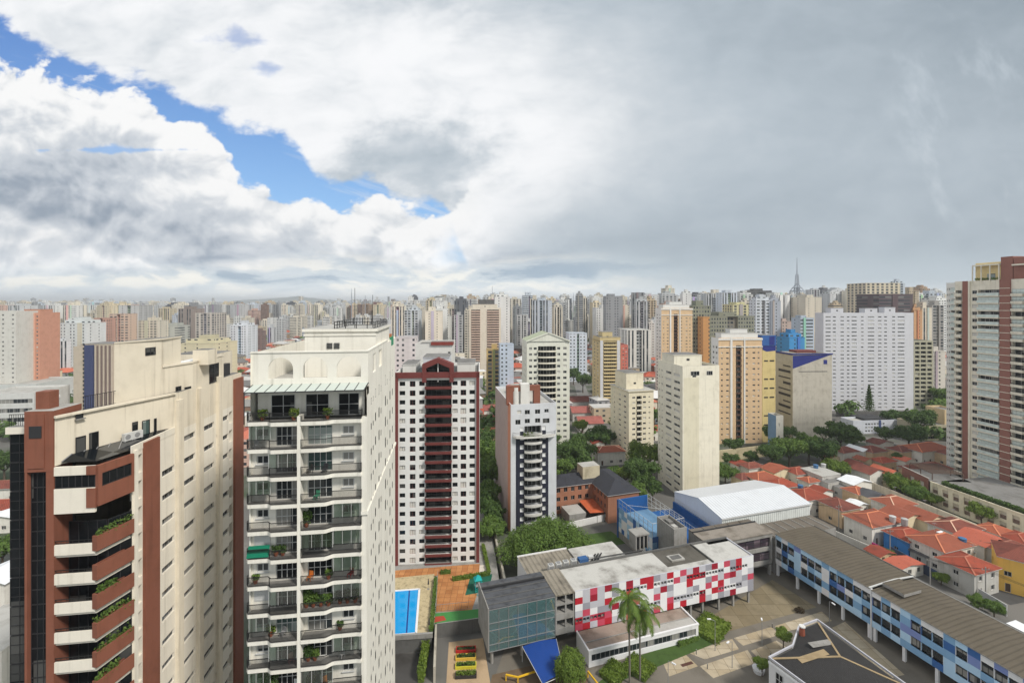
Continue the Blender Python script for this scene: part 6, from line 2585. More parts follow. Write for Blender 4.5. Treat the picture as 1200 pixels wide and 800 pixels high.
hedge('hedge', 505, 742, 511, 680, ZD, .9, 1.2, LEAF, 'clipped green hedge between the pool deck and the orange patio', 'hedge', 900)
hedge('hedge', 530, 680, 574, 673, ZD, 1.0, .9, LEAFB, 'low bright hedge behind the playground', 'hedge', 900)
hedge('hedge', 573, 672, 566, 640, ZD, .9, 1.0, LEAFB, 'long bright hedge along the path right of the maroon tower', 'hedge', 1200)
hedge('hedge', 516, 672, 528, 671, ZD, 1.0, .8, LEAF, 'small round planting at the foot of the maroon tower', 'hedge', 300)
hedge('creeper_hedge', 493, 800, 500, 758, 0, 1.4, 2.6, LEAFB, 'shaggy yellow green hedge below the pool deck wall', 'hedge', 1600, .5)
hedge('hedge', 824, 748, 842, 727, 0, 6.0, 1.1, LEAFB, 'square clipped yellow green hedge bed at the corner of the lawn', 'hedge', 3200)
hedge('hedge', 742, 792, 756, 776, 0, 5.0, 1.0, LEAFB, 'bright clipped hedge right of the palm trunks', 'hedge', 2600)
hedge('hedge', 712, 799, 728, 781, 0, 4.0, 1.0, LEAFB, 'bright clipped hedge left of the palm trunks', 'hedge', 2600)
hedge('shrub', 795, 757, 818, 748, 0, 1.0, .9, LEAF, 'loose green shrubs along the front of the low white annex', 'shrub', 500)

# long walls going back
for nm, (x0, y0), (x1, y1), z, hh, th, lab in (
        ('boundary_wall', (592, 700), (569, 590), 0, 4.2, .5, 'long weathered wall running back between the maroon tower and the trees'),
        ('boundary_wall', (509, 800), (511, 745), 0, 3.0, .4, 'narrow pale wall dropping from the pool deck to the lower court'),):
    a, b = gx(x0, y0, z), gx(x1, y1, z)
    q = MB()
    q.bar((0, 0, hh / 2), (b.x - a.x, b.y - a.y, hh / 2), th, hh, plain('old_wall', C(178, 172, 158), .9, stain=.7, streak=.5, grain=.3))
    tag(q.build(nm, None, (a.x, a.y, z)), lab, 'wall')

# planting beds in the small court
for i, (y, nmc, col, lm) in enumerate(((762, 'red', (176, 40, 34), LEAFD), (771, 'yellow', (214, 178, 74), LEAFD), (781, 'lime yellow', (206, 196, 60), LEAF), (792, 'black', (52, 50, 48), LEAFB))):
    p = gx(546, y, 0)
    root = thing('planter_bed', f"{nmc} framed raised bed in the little court left of the glazed box", 'planter', (p.x, p.y, .01), .06, 'raised beds in the small court')
    fm = P_('bed_' + nmc.replace(' ', '_'), *col, .2, 0)
    q = MB()
    for a in ((-2, -.6, 2, -.45), (-2, .45, 2, .6), (-2, -.45, -1.85, .45), (1.85, -.45, 2, .45)):
        q.box(a[0], a[1], 0, a[2], a[3], .55, fm)
    q.build('frame', root)
    q = MB()
    q.box(-1.84, -.44, 0, 1.84, .44, .42, SOIL)
    q.build('soil', root)
    q = MB()
    leaf_patch(q, -1.8, -.4, .42, 1.8, .4, .65 + .12 * i, 110 + 90 * i, .35, lm, random.Random(i))
    link('plants', foliage_tone(q.mesh('plants')), root)

# blue canopy with pale underside
root = local_root('canopy', 'royal blue fabric canopy sloping out from under the glazed box', 'awning', 632, 775, 2.8, 0, 0)
base = root.location
q = MB()
cp = [gx(612, 757, 3.0), gx(652, 748, 3.0), gx(661, 790, 2.4), gx(636, 801, 2.4)]
BLC = plain('blue_canvas', C(28, 66, 138), .6, stain=.2)
N = 8
rows_ = []
for j in range(N + 1):
    t = j / N
    l, r_ = cp[0].lerp(cp[3], t), cp[1].lerp(cp[2], t)
    rows_.append([(l.lerp(r_, s / 6) - Vector(base)) + Vector((0, 0, .35 * sin(pi * s / 6))) for s in range(7)])
for j in range(N):
    for s in range(6):
        q.face([rows_[j][s], rows_[j][s + 1], rows_[j + 1][s + 1], rows_[j + 1][s]], BLC)
q.build('fabric', root)
q = MB()
for c in cp:
    q.tube((c.x - base.x, c.y - base.y, 0), tuple(c - Vector(base)), .07, M_FRW)
for a, b in ((0, 3), (1, 2), (0, 1), (3, 2)):
    q.tube(tuple(cp[a] - Vector(base) - Vector((0, 0, .04))), tuple(cp[b] - Vector(base) - Vector((0, 0, .04))), .06, M_FRW)
q.build('frame', root)
# yellow handrail frames
YB = P_('yellow_steel', 222, 176, 40, .15, 0)
for i, pts in enumerate((((593, 790), (607, 793), (637, 783)), ((689, 786), (700, 800), (712, 815)))):
    pw = [gx(x, y, 1.1) for x, y in pts]
    a = pw[0]
    q = MB()
    for p, n_ in zip(pw, pw[1:]):
        q.bar(p - Vector((a.x, a.y, 0)), n_ - Vector((a.x, a.y, 0)), .25, .22, YB)
    for p in pw:
        q.bar((p.x - a.x, p.y - a.y, 0), (p.x - a.x, p.y - a.y, 1.1), .2, .2, YB)
    tag(q.build('handrail', None, (a.x, a.y, .01)), ('yellow steel barrier beside the blue fabric canopy', 'yellow steel barrier right of the round bright tree')[i], 'barrier')

# lamp posts and flagpole-like masts in the yard
for i, (x, y, hh, lab) in enumerate(((838, 762, 6, 'tall lamp post with a white head near the hedge bed'), (858, 782, 5, 'lamp post in the middle of the tan paved yard'), (893, 757, 6, 'lamp post with a long arm where the yard paths cross'),
                                      (972, 731, 5, 'lamp post beside the columns of the blue school block'), (783, 806, 5, 'lamp post nearest the clipped hedge by the palms'))):
    p = gx(x, y, 0)
    root = thing('street_lamp', 'slim grey ' + lab, 'lamp post', (p.x, p.y, 0), .6 * i, 'lamp posts in the school yard')
    q = MB()
    q.tube((0, 0, 0), (0, 0, hh), .07, M_FRG, .045)
    q.tube((0, 0, hh), (-.9, .2, hh + .25), .04, M_FRG)
    q.build('post', root)
    q = MB()
    q.box(-1.5, .08, hh + .18, -.75, .34, hh + .32, WHITEP)
    q.build('lamp_head', root)
# manhole grate and low bollards
in_school('drain_grate', [[(797, 778), (810, 774), (813, 777), (800, 781)]], .016, plain('rust_grate', C(84, 56, 48), .8, grain=.5))
for i, (x, y) in enumerate(((816, 766), (829, 783), (903, 770), (905, 735))):
    p = gx(x, y, 0)
    q = MB()
    q.tube((0, 0, 0), (0, 0, .9), .09, M_CONCD, .08, 8)
    q.tube((0, 0, .9), (0, 0, 1.0), .11, M_CONC, .05, 8)
    tag(q.build('bollard', None, (p.x, p.y, .01)), f"stub bollard number {i + 1} along the yard path" if False else ['stub bollard beside the tan paving next to the hedge bed', 'stub bollard in the yard nearest the palm hedges', 'stub bollard next to the young tree by the black roof', 'dark round bollard near the column row of the blue block'][i], 'bollard', 'yard bollards')
p = gx(937, 717, 0)
q = MB()
rr = random.Random(3)
leaf_patch(q, -.9, -.6, 0, .9, .6, .9, 260, .35, leaf_mat('leaf_brown', (.05, .035, .02), (.09, .06, .03)), rr)
tag(link('shrub', foliage_tone(q.mesh('shrub')), None, (p.x, p.y, .01)), 'small brown round shrub alone on the yard path', 'shrub')
# ================================================================== ground
GND, nt, p_ = new_mat('city_ground')
co = objcoord(nt)
a_ = noise(nt, co, .012, 6, .6)
b_ = noise(nt, co, .05, 4, .6)
c_ = mixc(nt, a_.step(.46, .58), (0.13, 0.125, 0.115), (0.045, 0.07, 0.03))
c_ = mixc(nt, b_.step(.5, .62), c_, (0.17, 0.16, 0.145))
nt.links.new(c_, p_.inputs['Base Color'])
p_.inputs['Roughness'].default_value = .95
q = MB()
q.face([(-12000, -400, 0), (12000, -400, 0), (12000, 9600, 0), (-12000, 9600, 0)], GND)
q.build('ground')['kind'] = 'structure'


def road(name, pts, w, z, mat):
    q = MB()
    P = [gx(x, y, 0) for x, y in pts]
    for a, b in zip(P, P[1:]):
        d = (b - a).normalized()
        n = Vector((-d.y, d.x, 0)) * w / 2
        a2, b2 = a - d * .3, b + d * .3
        q.face([a2 - n + Vector((0, 0, z)), b2 - n + Vector((0, 0, z)), b2 + n + Vector((0, 0, z)), a2 + n + Vector((0, 0, z))], mat)
    o = q.build(name)
    o['kind'] = 'structure'
    return o


in_school('lawn', [[(672, 628), (716, 622), (735, 636), (690, 645)]], .02, LAWN)
in_school('lawn', [[(564, 690), (590, 690), (572, 560), (560, 560)]], .03, LAWN)
ASPH = plain('asphalt', (.075, .074, .072), .9, stain=.5, grain=.4, scale=.2)
road('street', [(1195, 705), (1120, 668), (1040, 632), (985, 607), (900, 570)], 7, .03, ASPH)
road('street', [(700, 520), (686, 472), (676, 440), (662, 415)], 9, .034, plain('pale_asphalt', (.20, .195, .185), .9, stain=.4))
road('street', [(560, 640), (566, 560), (568, 500), (560, 440)], 8, .038, ASPH)
road('street', [(20, 620), (60, 540), (120, 470), (180, 420)], 12, .03, ASPH)
road('street', [(845, 640), (870, 560), (900, 530), (1100, 560)], 6, .042, ASPH)

# ================================================================== trees
TRUNK = plain('bark', (.09, .07, .05), .95, grain=.6)


def crown_mesh(name, lobes, n, leaf, mat, seed, flat=1.0):
    rr = random.Random(seed)
    q = MB()
    tot = sum(l[3] ** 2 for l in lobes)
    for (lx, ly, lz, lr) in lobes:
        k = int(n * lr ** 2 / tot)
        for i in range(k):
            d = Vector((rr.gauss(0, 1), rr.gauss(0, 1), rr.gauss(0, 1) * .9 + .25)).normalized()
            rad = lr * (rr.random() ** .28) * (1 + .30 * sin(d.x * 6 + lx * 3) * cos(d.y * 5 + ly * 3))
            c = Vector((lx, ly, lz)) + Vector((d.x * rad, d.y * rad, d.z * rad * flat))
            nrm = (d + Vector((rr.gauss(0, .5), rr.gauss(0, .5), rr.gauss(0, .5) + .35))).normalized()
            a = nrm.orthogonal().normalized()
            a = Matrix.Rotation(rr.uniform(0, 6.28), 3, nrm) @ a
            b = nrm.cross(a)
            s = leaf * rr.uniform(.6, 1.35)
            q.face([c - a * s * .6, c - b * s * .35 - nrm * s * .1, c + a * s * .6, c + b * s * .35 - nrm * s * .1], mat)
    return foliage_tone(q.mesh(name))


def lobes_round(rad, h, n, seed, spread=.72):
    rr = random.Random(seed)
    L = [(0, 0, h, rad * .62)]
    for i in range(n):
        a = 2.4 * i + rr.random()
        e = rr.uniform(-.35, .8)
        L.append((cos(a) * rad * spread * cos(e), sin(a) * rad * spread * cos(e), h + sin(e) * rad * .62, rad * rr.uniform(.20, .46)))
    return L


def trunk_mesh(h, r, rad, seed, limbs=5):
    rr = random.Random(seed)
    q = MB()
    q.tube((0, 0, 0), (.1 * r, 0, h * .55), r, TRUNK, r * .7, 8)
    for i in range(limbs):
        a = 6.28 * i / limbs + rr.random()
        q.tube((.1 * r, 0, h * .5), (cos(a) * rad * .5, sin(a) * rad * .5, h * rr.uniform(.8, 1.0)), r * .5, TRUNK, r * .15, 6)
    return q.mesh('trunk')


TREES = {}


def tree_kind(key):
    if key in TREES:
        return TREES[key]
    kind, v = key
    mats = {'green': LEAF, 'bright': LEAFB, 'dark': LEAFD}
    col, size = kind
    rad = 4.0
    n, leaf = {'near': (5200, .42), 'mid': (2200, .62), 'far': (700, 1.1)}[size]
    cm = crown_mesh('crown', lobes_round(rad, 5.6, 9 + v, v * 13 + 3), n, leaf, mats[col], v + 5, .82)
    TREES[key] = (cm, trunk_mesh(5.0, .28, rad, v))
    return TREES[key]


NT = [0]


def tree(x, y, dia, hpx, col, size, label, z=0.0, group='trees among the houses', Y=None):
    """x, y: the crown's middle in the photograph at height hpx metres"""
    p = gx(x, y, hpx) if Y is None else at(x, y, Y)
    NT[0] += 1
    cm, tm = tree_kind(((col, size), NT[0] % 4))
    s = dia / 8.0
    root = thing('tree', label, 'tree', (p.x, p.y, z), R.uniform(0, 6.28), group)
    zs = max(.35, (hpx - z) / 5.6)
    c = link('crown', cm, root)
    c.scale = (s, s, s)
    c.location = (0, 0, (hpx - z) - 5.6 * s)
    t = link('trunk', tm, root)
    t.scale = (s, s, max(.2, ((hpx - z)) / 5.0))
    return root


# ---- the great spreading tree beside the school roof
def big_tree():
    p = gx(640, 630, 8.5)
    root = thing('tree', 'broad spreading dark green tree crowding the ribbed school roof', 'tree', (p.x, p.y, 0), 0)
    rr = random.Random(2)
    L = []
    for i in range(26):
        a = 2.39996 * i
        r_ = 10.4 * sqrt((i + .3) / 26)
        L.append((cos(a) * r_, sin(a) * r_ * .7, 10.2 - (r_ / 11) ** 2 * 5.2 + rr.uniform(-.5, 1.0), rr.uniform(2.0, 3.6)))
    link('crown', crown_mesh('crown', L, 30000, .40, LEAF, 77, .85), root)
    q = MB()
    q.tube((0, 0, 0), (.3, 0, 4), .7, TRUNK, .5, 10)
    for i in range(9):
        a = 6.28 * i / 9
        q.tube((.3, 0, 3.6), (cos(a) * 7, sin(a) * 5, 7.6), .35, TRUNK, .1, 7)
    q.build('trunk', root)


big_tree()
# ---- round bright tree by the canopy
p = gx(668, 782, 3.6)
root = thing('tree', 'round bright green tree between the blue canopy and the white annex', 'tree', (p.x, p.y, 0), 0)
link('crown', crown_mesh('crown', [(0, 0, 3.6, 2.6), (.9, .4, 4.6, 1.7), (-.9, -.3, 4.4, 1.7), (0, .2, 5.4, 1.5), (1.2, -.6, 3.0, 1.6), (-1.3, .2, 2.8, 1.6)], 11000, .26, LEAFB, 31, 1.05), root)
link('trunk', trunk_mesh(3.2, .18, 2, 3), root)


# ---- palms
def palm(x, y, hh, seed, label, nf=17, fl=5.2):
    p = gx(x, y, 0)
    root = thing('palm_tree', label, 'palm tree', (p.x, p.y, 0), 0, 'palms in front of the chequered block')
    rr = random.Random(seed)
    q = MB()
    n = 10
    bend = rr.uniform(-.6, .6)
    for i in range(n):
        t0, t1 = i / n, (i + 1) / n
        q.tube((bend * t0 ** 2, 0, hh * t0), (bend * t1 ** 2, 0, hh * t1), .2 - .07 * t0, plain('palm_bark', (.17, .155, .13), .9, grain=.6, stain=.4), .2 - .07 * t1, 9)
    q.build('trunk', root)
    m = MB()
    for i in range(nf):
        a = 2.39996 * i + rr.uniform(-.2, .2)
        up = 1.0 - 1.75 * (i / nf) + rr.uniform(-.1, .1)
        L = fl * rr.uniform(.85, 1.1)
        d = Vector((cos(a), sin(a), 0))
        side = Vector((-sin(a), cos(a), 0))
        pts = []
        ns = 12
        pos = Vector((bend, 0, hh))
        ang = up
        for s in range(ns + 1):
            pts.append(pos.copy())
            step = L / ns
            pos = pos + (d * cos(ang) + Vector((0, 0, 1)) * sin(ang)) * step
            ang -= .13 + .035 * s / 3
        for s in range(ns):
            m.tube(pts[s], pts[s + 1], .045 * (1 - s / ns) + .012, LEAFB, .045 * (1 - (s + 1) / ns) + .01, 4)
            for k in range(5):
                b = pts[s].lerp(pts[s + 1], k / 5)
                t = (pts[s + 1] - pts[s]).normalized()
                ll = 1.05 * sin(pi * min(1, (s + k / 5 + 1.2) / (ns + 1.2))) ** .6
                for sg in (-1, 1):
                    e = b + (side * sg * .8 + t * .55 - Vector((0, 0, .42 + rr.uniform(-.1, .25)))).normalized() * ll
                    w = t * .05
                    m.face([b - w, b + w, e + w * .3, e - w * .3], LEAF if rr.random() < .6 else LEAFB)
    link('crown', foliage_tone(m.mesh('crown')), root)


palm(738, 800, 15.6, 4, 'taller palm with a full crown in front of the chequered block')
palm(750, 797, 12.8, 9, 'shorter palm leaning against the taller one by the white annex', 20)
tree(595 + 323, 742, 3.6, 3.2, 'bright', 'near', 'young open tree beside the black sheeted roof', group='young trees in the school yard')
tree(893, 777, 3.0, 2.4, 'bright', 'near', 'young tree in a round white tub beside the white walled building', group='young trees in the school yard')
p = gx(889, 787, 0)
q = MB()
q.tube((0, 0, 0), (0, 0, .8), .9, WHITEP, 1.1, 16)
tag(q.build('tree_tub', None, (p.x, p.y, .01)), 'round white concrete tub holding the young tree in the yard', 'planter')

# ---- trees named one by one (middle distance)
tl = [
    (676, 528, 20, 8, 'dark', 'near', 'wide dark tree behind the brick hall, left of the cream towers'),
    (660, 548, 9, 7, 'green', 'mid', 'mid green tree between the brick hall and the grey tower'),
    (681, 497, 9, 8, 'bright', 'mid', 'yellow green flowering tree by the white street below the gold tower'),
    (704, 511, 14, 7, 'dark', 'mid', 'dark tree at the left foot of the squat cream tower'),
    (757, 530, 14, 9, 'bright', 'near', 'light green tree between the squat cream tower and the plain cream tower'),
    (752, 552, 13, 9, 'dark', 'near', 'tall dark tree at the foot of the plain cream tower'),
    (733, 553, 8, 6, 'bright', 'mid', 'small bright tree right of the brick hall roof'),
    (743, 541, 5, 8, 'dark', 'mid', 'slim dark tree right of the small red tiled house'),
    (765, 568, 8, 6, 'dark', 'mid', 'dark shrubby tree under the blind cream wall'),
    (572, 530, 13, 8, 'green', 'mid', 'green tree filling the gap left of the grey tower'),
    (567, 555, 11, 8, 'dark', 'mid', 'dark tree lower in the gap left of the grey tower'),
    (573, 575, 9, 7, 'green', 'mid', 'ragged tree beside the long weathered wall'),
    (580, 600, 8, 6, 'dark', 'mid', 'dark low tree at the foot of the pinkish side wall'),
    (570, 510, 10, 8, 'dark', 'mid', 'dark tree under the red roofs beyond the maroon tower'),
    (905, 528, 12, 8, 'dark', 'near', 'dark tree behind the red roofs under the peach tower'),
    (925, 524, 14, 9, 'green', 'near', 'broad green tree in the row behind the red roofs'),
    (948, 520, 14, 9, 'green', 'near', 'leafy green tree below the concrete block with the blue triangle'),
    (965, 527, 13, 9, 'dark', 'near', 'dark spreading tree left of the white low school of the slab'),
    (978, 546, 10, 6, 'bright', 'near', 'bright green tree at the corner of the red roofs'),
    (905, 507, 9, 8, 'dark', 'mid', 'dark tree against the yellow wall'),
    (922, 505, 9, 8, 'dark', 'mid', 'dark tree in front of the concrete block'),
    (985, 507, 14, 9, 'dark', 'mid', 'tall dark tree by the foot of the white slab'),
    (965, 505, 8, 9, 'dark', 'mid', 'palm like dark tree left of the grey low school'),
    (850, 552, 9, 5, 'green', 'near', 'green tree at the right foot of the plain cream tower'),
    (857, 537, 7, 5, 'dark', 'mid', 'small dark tree on the bank under the peach tower'),
    (880, 534, 6, 5, 'dark', 'mid', 'small tree against the pale bank wall'),
    (1048, 487, 12, 8, 'dark', 'mid', 'dark tree right of the conifer before the slab'),
    (1077, 490, 15, 11, 'dark', 'near', 'great dark tree at the right end of the slab'),
    (1065, 507, 13, 8, 'dark', 'near', 'dark tree behind the grey low school'),
    (1104, 463, 16, 9, 'green', 'near', 'green tree below the olive lattice block'),
    (1090, 478, 9, 7, 'dark', 'mid', 'dark tree beside the parking yard'),
    (1052, 534, 4, 5, 'dark', 'mid', 'small dark round tree among the far red roofs'),
    (1060, 568, 9, 5, 'bright', 'near', 'light green tree behind the pale boundary wall near the brick podium'),
    (1048, 563, 8, 4, 'green', 'near', 'green tree at the left end of the brick podium'),
    (1075, 576, 8, 5, 'green', 'near', 'green tree in the middle of the podium planting'),
    (1092, 583, 6, 3, 'bright', 'near', 'low bright tree along the pale boundary wall'),
    (1150, 598, 6.5, 5, 'bright', 'near', 'feathery yellow green tree in front of the podium openings'),
    (1137, 630, 3.4, 2, 'green', 'near', 'small green tree in the yard of the blue walled house'),
    (1040, 647, 3.6, 2, 'green', 'near', 'leafy shrub tree by the magenta wall'),
    (1103, 676, 3.6, 2, 'bright', 'near', 'round bright shrub tree behind the brown school roof'),
    (1146, 703, 4, 2, 'green', 'near', 'shrub tree in the street by the yellow building'),
    (1165, 712, 4, 2, 'green', 'near', 'shrub tree nearest the yellow building gate'),
    (60, 455, 16, 8, 'dark', 'mid', 'dark tree beyond the terracotta roof, left one'),
    (75, 450, 18, 9, 'dark', 'mid', 'dark tree beside the beige office tower'),
    (68, 468, 12, 7, 'green', 'mid', 'green tree below the grove at the left of the beige office tower'),
    (5, 540, 12, 8, 'dark', 'mid', 'dark tree at the left edge beside the black glazing'),
    (3, 640, 9, 6, 'green', 'mid', 'lower green tree at the left edge beside the black glazing'),
    (640, 690 - 50, 5, 3, 'green', 'mid', 'small green tree behind the big spreading tree'),
    (672, 437, 14, 10, 'dark', 'mid', 'dark tree by the white street beyond the gold tower'),
    (683, 445, 14, 10, 'dark', 'mid', 'dark tree left of the gold tower'),
    (760, 452, 14, 9, 'green', 'mid', 'green tree right of the gold tower'),
    (768, 470, 12, 9, 'dark', 'mid', 'dark tree behind the squat cream tower'),
    (645, 510, 10, 8, 'dark', 'mid', 'dark tree right of the grey tower roof'),
    (575, 548, 12, 10, 'green', 'near', 'tall green tree midway up the gap left of the grey tower'),
    (566, 520, 12, 10, 'dark', 'near', 'tall dark tree high in the gap left of the grey tower'),
    (577, 618, 8, 6, 'green', 'near', 'lowest green tree beside the foot of the grey tower'),
    (571, 590, 9, 8, 'dark', 'near', 'leaning dark tree behind the long weathered wall'),
    (745, 575, 8, 6, 'green', 'near', 'green tree right of the brick hall end wall'),
    (722, 552, 7, 5, 'green', 'mid', 'small green tree between the brick hall and the orange roofed house'),
    (860, 520, 9, 6, 'dark', 'mid', 'dark tree on the bank left of the peach tower foot'),
    (1000, 512, 10, 7, 'green', 'near', 'green tree at the left of the grey low school'),
    (1037, 508, 9, 7, 'dark', 'mid', 'dark tree at the right corner of the grey low school'),
]
for t in tl:
    tree(*t)
# conifer before the slab
p = gx(1018.5, 484, 0)
root = thing('conifer', 'tall dark layered conifer standing before the white slab', 'tree', (p.x, p.y, 0), 0)
rr = random.Random(3)
m = MB()
hc = 18.0
for i in range(2600):
    t = rr.random() ** .8
    z = 1.5 + (hc - 1.5) * t
    ring = .75 + .35 * sin(z * 4.2)
    rad = (1 - t) ** .8 * 3.6 * ring * (rr.random() ** .4) + .1
    a = rr.uniform(0, 6.28)
    c = Vector((cos(a) * rad, sin(a) * rad, z - rad * .25))
    leaf_patch(m, c.x, c.y, c.z, c.x, c.y, c.z, 1, .75, LEAFD, rr)
link('crown', foliage_tone(m.mesh('crown')), root)
q = MB()
q.tube((0, 0, 0), (0, 0, hc - 1), .3, TRUNK, .05, 8)
q.build('trunk', root)

# ================================================================== houses
RED1 = tile_mat('orange_tile', C(172, 96, 70), C(122, 66, 48), dirt=.4)
RED2 = tile_mat('red_tile', C(168, 78, 56), C(104, 58, 46), dirt=.55)
RED3 = tile_mat('old_tile', C(136, 76, 62), C(84, 50, 44), dirt=.6)
RED4 = tile_mat('coral_tile', C(206, 112, 84), C(170, 80, 60), dirt=.3)
RED5 = tile_mat('pinkish_tile', C(180, 104, 92), C(120, 76, 68), dirt=.5)
GREYT = tile_mat('grey_sheet', C(92, 92, 94), C(60, 60, 62), dirt=.6)
WHT = plain('white_sheet', C(226, 228, 230), .6, stain=.4)
HW = [P_('house_white', 224, 220, 210, .4, .5), P_('house_cream', 222, 206, 172, .4, .5), P_('house_peach', 212, 184, 148, .4, .5), P_('house_grey', 186, 184, 178, .5, .5),
      P_('house_blue', 60, 130, 196, .3, .3), P_('house_yellow', 232, 186, 92, .2, .2)]
DOORM = plain('brown_door', (.10, .06, .04), .7)
HG = 'red roofed houses behind the school'


def house(x, y, w, d, h, rot, roof, wallm, kind, label, rise=None, over=.5, parts=True, group=HG, z0=0.0, ridge=None, name='house', origin=None):
    """x, y: middle of the roof in the photograph"""
    rise = rise if rise is not None else min(w, d) * .22
    p = gx(x, y if y else 600, z0 + h + rise * .5)
    r = radians(rot)
    ox = p.x - cos(r) * w / 2 + sin(r) * d / 2
    oy = p.y - sin(r) * w / 2 - cos(r) * d / 2
    if origin:
        ox, oy = origin
    root = thing(name, label, 'house', (ox, oy, z0), r, group)
    q = MB()
    fops, sops = [], []
    if parts:
        n = max(2, int(w / 3.2))
        for k in range(max(1, int(h / 3))):
            for i in range(n):
                c = w * (i + .5) / n
                if k == 0 and i == 0:
                    fops.append((c - .5, .05, c + .5, 2.2, .2))
                else:
                    fops.append((c - .65, 1.0 + 2.9 * k, c + .65, 2.2 + 2.9 * k, .2))
            for i in range(max(1, int(d / 4))):
                c = d * (i + .5) / max(1, int(d / 4))
                sops.append((c - .55, 1.0 + 2.9 * k, c + .55, 2.1 + 2.9 * k, .2))
        fops = [o for o in fops if o[3] < h - .1]
        sops = [o for o in sops if o[3] < h - .1]
    wall_grid(q, lambda u, v, dp: (u, dp, v), w, 0, h, fops, wallm)
    wall_grid(q, lambda u, v, dp: (dp, u, v), d, 0, h, sops, wallm)
    q.face([(w, 0, 0), (w, d, 0), (w, d, h), (w, 0, h)], wallm)
    q.face([(0, d, 0), (w, d, 0), (w, d, h), (0, d, h)], wallm)
    q.build('wall', root)
    for i, o in enumerate(fops):
        ww, hh = o[2] - o[0], o[3] - o[1]
        isdoor = o[1] < .1
        pane_mb(ww - .02, hh - .02, DOORM if isdoor else M_GLASSD, M_FRW, 1 if isdoor else 2, 1, .08, None if isdoor else wallm).build('door' if isdoor else 'window', root, ((o[0] + o[2]) / 2, .2, o[1]))
    for o in sops:
        pane_mb(o[2] - o[0] - .02, o[3] - o[1] - .02, M_GLASSD, M_FRW, 2, 1, .08).build('window', root, (.2, (o[0] + o[2]) / 2, o[1]), -pi / 2)
    q = MB()
    if kind == 'hip':
        hip_roof(q, w, d, h, rise, roof, over, None, ridge)
    elif kind == 'flat':
        q.box(-.1, -.1, h, w + .1, d + .1, h + .25, wallm, roof)
    else:
        gable_roof(q, w, d, h, rise, roof, over, kind, wallm)
    q.build('roof', root)
    return root


